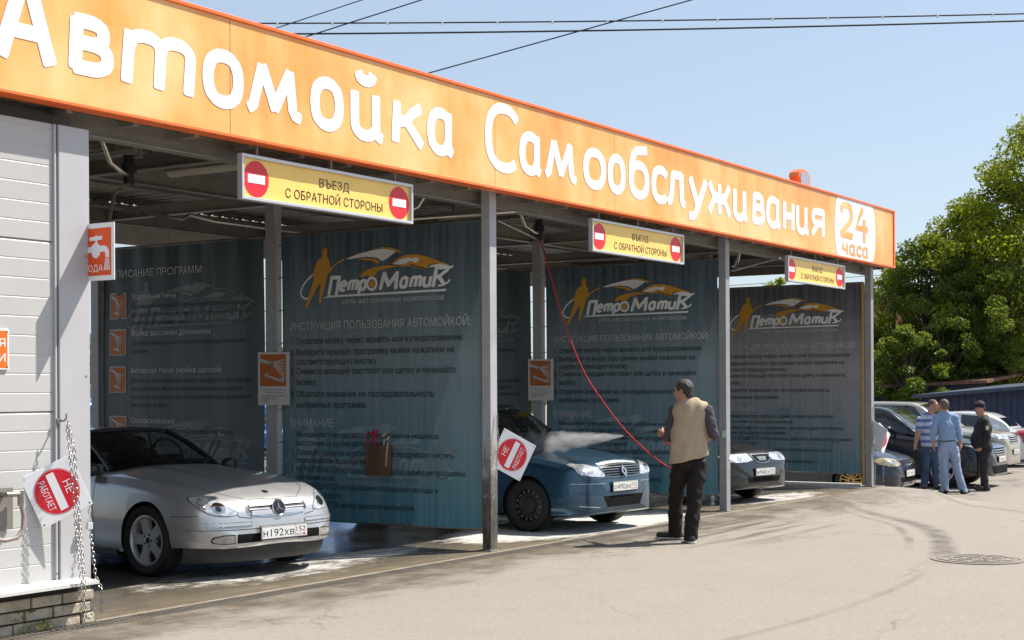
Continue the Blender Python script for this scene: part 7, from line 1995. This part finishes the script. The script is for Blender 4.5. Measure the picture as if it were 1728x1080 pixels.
# dark jacket hanging from his hand
o = at(1546.5, 758, d1 - 0.12)
m = MB(); V = []; F = []
for j in range(13):
    z = -0.48 * j / 12
    for i in range(17):
        a = 2 * PI * i / 16; w = 0.03 + 0.085 * min(1, j / 4) + 0.012 * math.sin(3 * a + j * 0.6); V.append((w * math.cos(a), 0.6 * w * math.sin(a) + 0.01 * math.sin(j), z + 0.02 * math.sin(2 * a) * (j > 10)))
for j in range(12):
    for i in range(16): F.append((j * 17 + i, j * 17 + i + 1, (j + 1) * 17 + i + 1, (j + 1) * 17 + i))
ob = mesh_obj('jacket', V, F, BLKC, None); ob.location = o; tag(ob, 'dark jacket hanging from the hand of the man in the striped polo', 'jacket')
d2 = gd(833)
_, QD, _, tD = plain_man('man in a light denim shirt and pale jeans standing with his back turned', 1611, 833, d2, {
    'hd': (1592.5, 684, 0), 'nk': (1594, 699, 0), 'ch': (1596, 719, 0), 'wa': (1598, 736, 0), 'pe': (1600, 752, 0), 'sL': (1580, 705, 0), 'sR': (1612, 705, 0), 'eL': (1573.5, 733, 0), 'wL': (1575, 748, 0.05), 'eR': (1619, 733, 0), 'wR': (1621, 749, 0.05),
    'hL': (1592, 757, 0), 'hR': (1609, 757, 0), 'kL': (1594, 793, 0.03), 'kR': (1615, 793, -0.02), 'aL': (1594, 824, 0.05), 'aR': (1626, 826, -0.03)},
    {'gz': GZ, 'yaw': 0.25, 'skin': SKIN2, 'hair': (M_('grey_brown_hair', (0.13, 0.10, 0.075), 0.7, var=0.4, scale=50), 0.0), 'top': ('denim_shirt', CHAM), 'low': ('jeans', DENIM), 'sleeve': 1.45, 'hem': 0.45, 'waist': 0.15,
     'hands': {'L': ((0.05, 0.1, -1), (1, 0, 0), 1, 0.5), 'R': ((0.02, 0.1, -1), (-1, 0, 0), -1, 0.5)}, 'feet': {'L': (-0.2, 1, 0), 'R': (0.75, 0.7, 0)}, 'shoe': SHOEB, 'seed': 6})
m = MB(); c0 = lerp(QD['wa'], QD['pe'], 0.45)
pts = [c0 + Vector((0.153 * math.cos(k), 0.153 / 1.3 * math.sin(k), 0.0)) for k in np.linspace(0, 2 * PI, 41)[:-1]]
n = 40; V = [p_ + Vector((0, 0, dz)) for dz in (-0.018, 0.018) for p_ in pts]; m.add(V, [(i, (i + 1) % n, n + (i + 1) % n, n + i) for i in range(n)]); m.build('belt', TRIMB, tD)
d3 = gd(828)
FG, QG, qg, tG = plain_man('guard in black uniform and cap standing in profile facing left', 1660, 828, d3, {
    'hd': (1653.5, 690, 0), 'nk': (1660, 705, 0), 'ch': (1659, 722, 0), 'wa': (1656, 742, 0), 'pe': (1660, 759, 0), 'sL': (1662, 711, -0.20), 'sR': (1660, 711, 0.20), 'eL': (1667, 737, -0.24), 'wL': (1658, 755, -0.14), 'eR': (1664, 737, 0.24), 'wR': (1654, 754, 0.06),
    'hL': (1661, 764, -0.09), 'hR': (1660, 764, 0.09), 'kL': (1660, 795, -0.10), 'kR': (1661, 795, 0.10), 'aL': (1663, 819, -0.12), 'aR': (1661, 818, 0.10)},
    {'gz': GZ, 'yaw': 1.75, 'tilt': -0.18, 'skin': SKIN2, 'hair': (M_('short_dark_hair', (0.03, 0.022, 0.018), 0.7, var=0.4, scale=50), -0.003), 'top': ('uniform_jacket', BLKC), 'low': ('uniform_trousers', BLKC), 'sleeve': 1.85, 'hem': 0.95, 'waist': 0.165, 'sy': 0.9, 'belly': ((-0.055, 0, 0.0), (0.14, 0.15, 0.15)),
     'hands': {'L': ((-0.7, 0.25, -0.5), (-0.2, 1, 0), -1, 0.7), 'R': ((-0.7, -0.3, -0.5), (-0.2, -1, 0), 1, 0.7)}, 'feet': {'L': (-1, -0.15, 0), 'R': (-1, 0.2, 0)}, 'shoe': SHOEB, 'seed': 9, 'legr': 1.0})
f = FG.field(0.0075, (tuple(QG['hd'] - Vector((0.24, 0.18, 0.05))), tuple(QG['hd'] + Vector((0.2, 0.18, 0.2)))))
f.ell(qg(0, -0.01, 0.085), (0.092, 0.112, 0.050), 0.01, 1.75); f.cap(qg(0, -0.01, 0.055), qg(0, -0.01, 0.075), 0.080, 0.088, 0.01); f.cap(qg(-0.03, 0.09, 0.052), qg(0.03, 0.09, 0.052), 0.030, 0.030, 0.02); f.ell(qg(0, 0.115, 0.040), (0.060, 0.055, 0.010), 0.01, 1.75)
f.cut(qg(0, 0, 0.030), (0, 0, -1))
skin_obj('cap', f, BLKC, tG)
m = MB(); e_ = lerp(QG['sL'], QG['eL'], 0.42) + Vector((0.0, -0.080, 0))
m.prism([(e_.x + 0.032 * math.cos(k), e_.z + 0.042 * math.sin(k)) for k in np.linspace(0, 2 * PI, 17)[:-1]], e_.y, e_.y + 0.02); m.build('sleeve_badge', M_('pale_badge', (0.5, 0.48, 0.40), 0.6, var=0.3, scale=60), tG)
# ================================================================== spray from the lance
TIP = LN1; END = at(872, 752, 17.7)
ax_ = (END - TIP); L_ = ax_.length; ad = ax_.normalized(); au = ad.cross(Vector((0, 0, 1))).normalized(); av = au.cross(ad)
rng = random.Random(12)
MR = Matrix((ad, av, au)).transposed()      # local x runs along the jet
def jet_r(t_): return 0.006 + 0.225 * t_ ** 0.85
V = []; F = []; n, k_ = 26, 20
for i in range(n + 1):
    t_ = i / n
    for k in range(k_):
        a = 2 * PI * k / k_; V.append((t_ * L_, jet_r(t_) * math.cos(a), 0.85 * jet_r(t_) * math.sin(a)))
for i in range(n):
    for k in range(k_): F.append((i * k_ + k, i * k_ + (k + 1) % k_, (i + 1) * k_ + (k + 1) % k_, (i + 1) * k_ + k))
F += [tuple(range(k_ - 1, -1, -1)), tuple(range(n * k_, n * k_ + k_))]
t = NT('water_mist'); t.n.remove(t.p)
pv = t.node('ShaderNodeVolumePrincipled'); pv.inputs['Color'].default_value = (0.97, 0.985, 1, 1); pv.inputs['Anisotropy'].default_value = 0.1
sp_ = t.node('ShaderNodeSeparateXYZ'); t.link(t.coord('Object'), sp_.inputs[0])
tt = t.math('DIVIDE', sp_.outputs[0], L_)
Rr = t.math('MULTIPLY_ADD', t.math('POWER', t.math('MAXIMUM', tt, 0.0), 0.85), 0.225, 0.006)
r2 = t.math('DIVIDE', t.math('ADD', t.math('POWER', sp_.outputs[1], 2.0), t.math('POWER', t.math('MULTIPLY', sp_.outputs[2], 1.18), 2.0)), t.math('MULTIPLY', Rr, Rr))
mp = t.node('ShaderNodeMapping'); mp.inputs['Scale'].default_value = (4.5, 15, 15); t.link(t.coord('Object'), mp.inputs[0])
nz = t.noise(1.0, 6, 0.7, mp.outputs[0])
nz2 = t.noise(9.0, 4, 0.6)
edge_ = t.ramp(t.math('ADD', r2, t.math('MULTIPLY', t.math('MULTIPLY', t.math('SUBTRACT', nz2, 0.35), 2.2), tt)), [(0.25, 1.0), (0.95, 0.0)])
fall = t.ramp(tt, [(0.0, 1.0), (0.10, 0.45), (0.30, 0.24), (0.62, 0.17), (0.85, 0.06), (1.0, 0.0)])
t.link(t.math('MULTIPLY', t.math('MULTIPLY', t.math('MULTIPLY', fall, edge_), t.ramp(nz, [(0.38, 0.10), (0.64, 1.0)])), 75.0), pv.inputs['Density'])
t.link(pv.outputs[0], t.out.inputs['Volume'])
o = mesh_obj('spray_mist', V, F, t.m, None); o.matrix_world = Matrix.Translation(TIP) @ MR.to_4x4()
tag(o, 'white water mist sprayed over the bonnet of the blue saloon', 'spray', kind='stuff')
m = MB()
for k in range(420):
    t_ = rng.random() ** 0.75; a = rng.uniform(0, 2 * PI); q = rng.random() ** 0.5
    r0 = jet_r(t_) * q * 0.95
    c = TIP + MR @ Vector((t_ * L_, r0 * math.cos(a), 0.85 * r0 * math.sin(a)))
    d = (c - TIP).normalized(); ln = rng.uniform(0.006, 0.03) * (0.3 + t_); m.tube([c, c + d * ln], rng.uniform(0.0005, 0.0012), 4)
DROP = M_('water_drops', (0.85, 0.87, 0.9), 0.1, var=0.03)
o = m.build('spray_drops', DROP); tag(o, 'fine streaks of water drops in the spray over the blue saloon', 'spray', kind='stuff')

# ================================================================== parked cars to the right and behind
PK = 'cars parked beyond the wash'
def gzc(x, y): return ground_z(x, y)
gsm = lambda h0: [(-0.30, h0), (0.30, h0), (0.27, h0 - 0.07), (-0.27, h0 - 0.07)]
saloon('dark navy small saloon parked beside the far end post', (13.85, 1.02, gzc(13.85, 1.0)), rad(3), NAVY, fo=0.82, wb=2.57, ro=0.85, hw=0.85, hood=0.745, cowl=0.93, belt=0.94, roof=1.46, r=0.30, wheels='multi',
       lamp=[(-0.80, 0.60), (-0.80, 0.69), (-0.70, 0.71), (-0.50, 0.675), (-0.40, 0.59), (-0.55, 0.565), (-0.74, 0.565)], lampm=LAMPY, grille=(gsm(0.655), [[(-0.28, 0.615), (0.28, 0.615), (0.28, 0.625), (-0.28, 0.625)]], M_('dark_chrome', (0.22, 0.23, 0.24), 0.25, 0.9)),
       intake=[(-0.5, 0.36), (0.5, 0.36), (0.45, 0.27), (-0.45, 0.27)], text='к731то', plate_z=0.42, nose=[0.44, 0.55, 0.62, 0.685], group=PK, sill=0.18)
g2 = [(-0.40, 0.80), (0.40, 0.80), (0.34, 0.62), (-0.34, 0.62)]
saloon('black crossover with a wide chrome grille parked behind the three standing men', (17.4, 0.42, gzc(17.4, 0.4)), rad(1), INKBL, fo=0.92, wb=2.67, ro=0.95, hw=0.90, hood=0.90, cowl=1.08, belt=1.08, roof=1.60, r=0.34, tail='estate', wheels='five',
       lamp=[(-0.84, 0.76), (-0.83, 0.84), (-0.60, 0.855), (-0.44, 0.80), (-0.50, 0.745), (-0.70, 0.735)], grille=(g2, [[(-0.38 + 0.01 * k, 0.775 - 0.045 * k), (0.38 - 0.01 * k, 0.775 - 0.045 * k), (0.38 - 0.01 * k, 0.79 - 0.045 * k), (-0.38 + 0.01 * k, 0.79 - 0.045 * k)] for k in range(4)], CHR),
       intake=[(-0.62, 0.44), (0.62, 0.44), (0.52, 0.28), (-0.52, 0.28)], text='е204мр', plate_z=0.56, nose=[0.50, 0.66, 0.76, 0.84], group=PK, sill=0.26)
DKS = paint('graphite_paint', (0.060, 0.062, 0.068), 0.6, 0.3, 0.10)
saloon('graphite off-road estate with a tall roof parked behind the black crossover', (20.0, 2.3, gzc(20, 2)), rad(0), DKS, fo=0.90, wb=2.70, ro=1.0, hw=0.92, hood=1.0, cowl=1.16, belt=1.16, roof=1.78, r=0.37, tail='estate', wheels='five', text='а517нн', plate_z=0.60, nose=[0.55, 0.72, 0.85, 0.93], group=PK, sill=0.34)
gb = [(-0.36, 0.88), (0.36, 0.88), (0.34, 0.70), (-0.34, 0.70)]
saloon('sand coloured off-road estate with a slatted grille parked behind the guard', (22.35, 1.35, gzc(22.3, 0.5)), rad(1), BEIGE, fo=0.86, wb=2.70, ro=0.95, hw=0.90, hood=0.96, cowl=1.10, belt=1.10, roof=1.66, r=0.35, tail='estate', wheels='five',
       grille=(gb, [[(-0.34, 0.715 + 0.045 * k), (0.34, 0.715 + 0.045 * k), (0.34, 0.735 + 0.045 * k), (-0.34, 0.735 + 0.045 * k)] for k in range(4)], BEIGE), text='т860ка', plate_z=0.52, nose=[0.52, 0.70, 0.82, 0.90], group=PK, sill=0.32)
# white saloon seen from behind, at the right edge of the frame
saloon('white silver saloon with red tail lamps parked tail first at the right edge', (26.1, 4.5, gzc(23.6, 2) - 0.08), rad(183), WHITEC, fo=0.85, wb=2.62, ro=1.0, hw=0.86, hood=0.80, cowl=1.0, belt=1.02, roof=1.46, r=0.31, text='у455ое', plate_z=0.5, rear_plate=True, group=PK,
       tails=[(0.55, 1.0), (0.80, 0.98), (0.815, 0.68), (0.60, 0.70)])
saloon('mid blue saloon parked behind the nearest bay, seen through the gaps beside the posts', (9.1, 9.6, gzc(9, 9)), rad(88), MIDBLUE, text='о118вс', hood=0.78, group='blue cars parked behind the bays')
saloon('mid blue saloon parked farther back, its roof seen past the white corner', (8.2, 13.4, gzc(8, 13)), rad(95), MIDBLUE, text='с902ех', hood=0.78, group='blue cars parked behind the bays')

# ================================================================== blue metal garages
BLUEM = M_('blue_corrugated_metal', (0.007, 0.018, 0.062), 0.5, 0.1, var=0.25, scale=3, dirt=0.3); BLUEL = M_('faded_blue_roof_edge', (0.028, 0.048, 0.080), 0.6, 0.1, var=0.3, scale=4, dirt=0.3)  # wall blue is darkened to carry the shade of the trees
RUST = M_('rusty_roof_edge', (0.16, 0.085, 0.05), 0.8, 0.1, var=0.4, scale=6)
def garage(a, b, h0, h1, depth, label, roofm, zb=-0.6):
    """corrugated front from a to b with a lean-to roof"""
    a = Vector(a); b = Vector(b); d = (b - a); L = d.length; d.normalize(); nr = Vector((-d.y, d.x, 0))
    if nr.dot(Vector((1, 0.3, 0))) < 0: nr = -nr
    t_ = thing('metal_garage', label, 'garage', (a.x, a.y, zb), math.atan2(d.y, d.x), 'blue metal garages')
    sg = 1 if Vector((-d.y, d.x, 0)).dot(nr) > 0 else -1
    m = MB(); P_ = []; x = 0.0
    while x < L:
        P_ += [(x, 0), (x + 0.05, 0), (x + 0.07, 0.025), (x + 0.13, 0.025), (x + 0.15, 0)]; x += 0.2
    V = [(q, w * sg, 0) for q, w in P_] + [(q, w * sg, h0 - zb + (h1 - h0) * q / L) for q, w in P_]; n = len(P_)
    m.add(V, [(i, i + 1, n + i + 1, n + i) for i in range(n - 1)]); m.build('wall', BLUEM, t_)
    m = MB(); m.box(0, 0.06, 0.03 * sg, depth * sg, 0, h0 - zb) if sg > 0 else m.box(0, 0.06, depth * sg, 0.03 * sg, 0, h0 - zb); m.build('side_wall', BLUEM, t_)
    m = MB(); z0, z1 = h0 - zb, h1 - zb
    m.add([(-0.2, -0.35 * sg, z0 - 0.05), (L + 0.2, -0.35 * sg, z1 - 0.05), (L + 0.2, depth * sg, z1 + 0.25), (-0.2, depth * sg, z0 + 0.25), (-0.2, -0.35 * sg, z0 + 0.05), (L + 0.2, -0.35 * sg, z1 + 0.05), (L + 0.2, depth * sg, z1 + 0.35), (-0.2, depth * sg, z0 + 0.35)],
          [(0, 3, 2, 1), (4, 5, 6, 7), (0, 1, 5, 4), (1, 2, 6, 5), (2, 3, 7, 6), (3, 0, 4, 7)]); m.build('roof', roofm, t_)
    m = MB()
    for q in np.arange(1.4, L - 1.5, 3.1): m.box(q, q + 0.05, -0.02, 0.0, 0.05, h0 - zb - 0.3) if sg > 0 else m.box(q, q + 0.05, 0, 0.02, 0.05, h0 - zb - 0.3)
    m.build('door_seam', TRIMB, t_)
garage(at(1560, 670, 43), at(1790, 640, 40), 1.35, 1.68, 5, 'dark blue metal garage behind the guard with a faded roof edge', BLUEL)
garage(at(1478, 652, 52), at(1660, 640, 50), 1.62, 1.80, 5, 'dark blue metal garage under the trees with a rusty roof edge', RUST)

# ================================================================== trees
def leaf_mat(name, a, b, tr=0.45):
    t = NT(name); n1 = t.noise(0.55, 3); n2 = t.noise(4.0, 4)
    c = t.mix(0.5, t.ramp(n1, [(0.3, a), (0.7, b)]), t.ramp(n2, [(0.3, a), (0.7, b)]))
    df = t.node('ShaderNodeBsdfDiffuse'); t.link(c, df.inputs[0]); tl = t.node('ShaderNodeBsdfTranslucent'); t.link(t.mix(0.5, c, (0.34, 0.38, 0.02)), tl.inputs[0])
    mx = t.node('ShaderNodeMixShader'); mx.inputs[0].default_value = tr; t.link(df.outputs[0], mx.inputs[1]); t.link(tl.outputs[0], mx.inputs[2])
    gl = t.node('ShaderNodeBsdfGlossy'); gl.inputs['Roughness'].default_value = 0.45; m2 = t.node('ShaderNodeMixShader'); m2.inputs[0].default_value = 0.02
    t.link(mx.outputs[0], m2.inputs[1]); t.link(gl.outputs[0], m2.inputs[2]); t.link(m2.outputs[0], t.out.inputs[0]); return t.m
LEAF1 = leaf_mat('maple_leaves', (0.085, 0.140, 0.008), (0.30, 0.33, 0.016)); LEAF2 = leaf_mat('dark_leaves', (0.040, 0.085, 0.014), (0.105, 0.160, 0.026)); LEAF3 = leaf_mat('pale_leaves', (0.10, 0.15, 0.015), (0.26, 0.30, 0.025))
BARK = M_('grey_brown_bark', (0.055, 0.042, 0.032), 0.9, var=0.35, scale=6, bump=0.5, bscale=30)
def tree(loc, H, R, leafm, label, seed, ncl=90, per=85, lsz=0.17, z0=0.22, group=None, squash=1.0, lean=(0, 0), trunk_r=0.2):
    g = random.Random(seed); rs = np.random.RandomState(seed)
    t_ = thing('tree', label, 'tree', loc, 0, group)
    tr = MB(); cl = []
    top = Vector((lean[0], lean[1], H * 0.8)); P_ = [Vector((0, 0, -0.3)), Vector((g.uniform(-.1, .1), g.uniform(-.1, .1), H * 0.2)), Vector((lean[0] * 0.4 + g.uniform(-.3, .3), lean[1] * 0.4, H * 0.45)), top]
    tr.tube(P_, [trunk_r, trunk_r * 0.8, trunk_r * 0.5, trunk_r * 0.12], 9)
    for k in range(ncl):
        a = g.uniform(0, 2 * PI); u = z0 + (1 - z0) * (k + g.random()) / ncl
        prof = math.sin(PI * min(1, (u - z0) / (1 - z0) * 0.86 + 0.14)) ** 0.6
        rr = R * prof * (0.35 + 0.65 * g.random() ** 0.5) * (1 + 0.22 * math.sin(3 * a + seed) + 0.14 * math.sin(7 * a + 4 * u))
        c = Vector((rr * math.cos(a) + lean[0] * u, squash * rr * math.sin(a) + lean[1] * u, H * u)); s_ = g.uniform(0.5, 1.15) * R * 0.20
        cl.append((c, s_))
        if k % 3 == 0:
            b = Vector((lean[0] * u * 0.6, lean[1] * u * 0.6, max(H * 0.18, c.z * 0.72 - 0.4))); tr.tube([b, b.lerp(c, 0.5) + Vector((0, 0, 0.15 * R * 0.3)), c], [trunk_r * 0.28, trunk_r * 0.17, trunk_r * 0.05], 5)
    tr.build('trunk', BARK, t_, smooth=True)
    V = []; N = 0
    for c, s_ in cl:
        m_ = int(per * (s_ / (R * 0.16)) ** 1.5); d = rs.normal(size=(m_, 3)); d /= np.linalg.norm(d, axis=1)[:, None]
        p = np.array(c) + d * (rs.rand(m_, 1) ** 0.45) * s_ * np.array([1.15, 1.15, 0.72])
        nrm = rs.normal(size=(m_, 3)) + np.array([0, 0, 0.9]) + d * 0.5; nrm /= np.linalg.norm(nrm, axis=1)[:, None]
        u = np.cross(nrm, rs.normal(size=(m_, 3))); u /= np.linalg.norm(u, axis=1)[:, None] + 1e-9; v = np.cross(nrm, u); sz = lsz * (0.55 + 0.8 * rs.rand(m_, 1))
        V.append(np.stack([p - u * sz * 0.5, p - v * sz * 0.33 + u * 0.05 * sz + nrm * sz * 0.07, p + u * sz * 0.55, p + v * sz * 0.33 + nrm * sz * 0.07], 1).reshape(-1, 3)); N += m_
    V = np.concatenate(V); me = bpy.data.meshes.new('crown')
    me.vertices.add(len(V)); me.vertices.foreach_set('co', V.astype(np.float32).ravel()); me.loops.add(N * 4); me.loops.foreach_set('vertex_index', np.arange(N * 4, dtype=np.int32)); me.polygons.add(N); me.polygons.foreach_set('loop_start', np.arange(0, N * 4, 4, dtype=np.int32)); me.update(calc_edges=True)
    me.materials.append(leafm); o = bpy.data.objects.new('crown', me); COL.objects.link(o); o.parent = t_
    return t_
TG = 'trees behind the blue garages'
def gat(px, py, d):
    q = at(px, py, d); q.z = -0.55; return q
tree(gat(1775, 600, 56), 12.2, 4.4, LEAF1, 'tallest leafy tree at the right edge, sunlit yellow green', 31, 190, 250, 0.135, 0.10, TG, trunk_r=0.3)
tree(gat(1700, 600, 58), 10.0, 3.0, LEAF1, 'leafy tree left of the tallest one, bright green on top', 32, 140, 230, 0.13, 0.12, TG)
tree(gat(1630, 600, 57), 9.0, 2.7, LEAF1, 'leafy tree with a ragged outline reaching towards the fascia sign', 33, 130, 220, 0.125, 0.14, TG)
tree(gat(1566, 600, 55), 7.6, 2.3, LEAF2, 'dark leafy tree low beside the far end post', 34, 100, 190, 0.12, 0.10, TG)
tree(gat(1508, 600, 57), 6.6, 2.2, LEAF1, 'small leafy tree just right of the far end post', 35, 100, 190, 0.12, 0.08, TG)
tree(gat(1700, 600, 53), 6.4, 2.1, LEAF2, 'dark bushy tree over the guard with a bare forked trunk', 36, 70, 170, 0.12, 0.45, TG)
tree(gat(1640, 600, 54), 6.3, 1.7, LEAF2, 'dark bushy tree between the rusty garage and the tall trees', 37, 70, 170, 0.12, 0.42, TG)
tree(gat(1530, 600, 51), 4.2, 1.6, LEAF2, 'dark shrubby tree leaning over the roof of the off-road estate', 38, 80, 170, 0.115, 0.12, TG)
tree(gat(1590, 600, 52), 4.6, 1.7, LEAF2, 'dark shrubby tree above the rusty garage roof', 39, 80, 170, 0.115, 0.3, TG)
tree(gat(1318, 600, 66), 6.9, 1.6, LEAF3, 'young pale tree whose top shows over the far end banner', 40, 60, 70, 0.16, 0.3)
tree(gat(1410, 600, 66), 5.6, 1.6, LEAF1, 'leafy tree mostly hidden behind the far end banner', 41, 60, 70, 0.16, 0.2)
BRICK = M_('far_red_brick', (0.30, 0.13, 0.08), 0.9, var=0.35, scale=8); PALEP = M_('far_pale_render', (0.45, 0.42, 0.36), 0.8, var=0.1)
q = at(1640, 560, 95); t_ = thing('brick_building', 'red brick building glimpsed through the trees', 'building', (q.x, q.y, -0.6), TH - PI / 2 + 0.2)
m = MB(); m.box(-4.5, 4.5, 0, 7, 0, 8.0); m.build('wall', BRICK, t_)
m = MB()
for fz in (1.2, 4.2): 
    for fx in (-3.4, -1.2, 1.0, 3.2): m.box(fx - 0.55, fx + 0.55, -0.05, 0.02, fz, fz + 1.7)
m.build('window', GLASSD, t_)
m = MB(); m.box(-4.6, 4.6, -0.08, 0.0, 3.3, 3.6); m.box(-4.7, 4.7, -0.15, 7.1, 8.0, 8.25); m.build('cornice', PALEP, t_)
# far left, seen past the white corner
WALLC = M_('mauve_concrete_wall', (0.30, 0.28, 0.31), 0.85, var=0.08, scale=0.6, dirt=0.15)
t_ = thing('concrete_wall', 'long pale concrete wall far behind the bays', 'wall', (22, 43, -0.3), rad(-28))
m = MB()
for k in range(14): m.box(-14 + 2.5 * k, -11.52 + 2.5 * k, 0, 0.25, 0, 2.1)
m.build('panel', WALLC, t_); m = MB(); m.box(-14, 21, -0.03, 0.28, 2.1, 2.2); m.build('coping', PALEP, t_)
t_ = thing('far_tower', 'bluish tower block on the skyline at the left', 'building', at(153, 575, 300) * 1.0, TH - PI / 2); t_.location.z = -1
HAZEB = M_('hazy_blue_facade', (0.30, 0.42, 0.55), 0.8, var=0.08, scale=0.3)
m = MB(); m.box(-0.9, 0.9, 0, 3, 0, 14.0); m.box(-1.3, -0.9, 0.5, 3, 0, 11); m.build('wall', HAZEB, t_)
m = MB()
for k in range(10): m.box(-0.7, 0.7, -0.05, 0.02, 1.2 + 1.25 * k, 1.8 + 1.25 * k)
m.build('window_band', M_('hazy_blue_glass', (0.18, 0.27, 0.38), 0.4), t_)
for k, (px, d, H, lf) in enumerate(((143, 75, 4.1, LEAF3), (158, 80, 3.6, LEAF1), (172, 78, 4.0, LEAF2), (455, 85, 3.7, LEAF1), (478, 88, 3.9, LEAF2), (870, 80, 3.6, LEAF1))):
    tree(gat(px, 600, d), H + 0.55, 1.7, lf, ['pale round tree far left beyond the concrete wall', 'round green tree beyond the concrete wall under the tower block', 'dark round tree beyond the wall behind the back banner', 'green tree far behind the nearest mid post', 'dark tree far behind the nearest mid post', 'green tree far behind the second mid post'][k], 60 + k, 40, 60, 0.22, 0.15, 'far trees behind the wash')
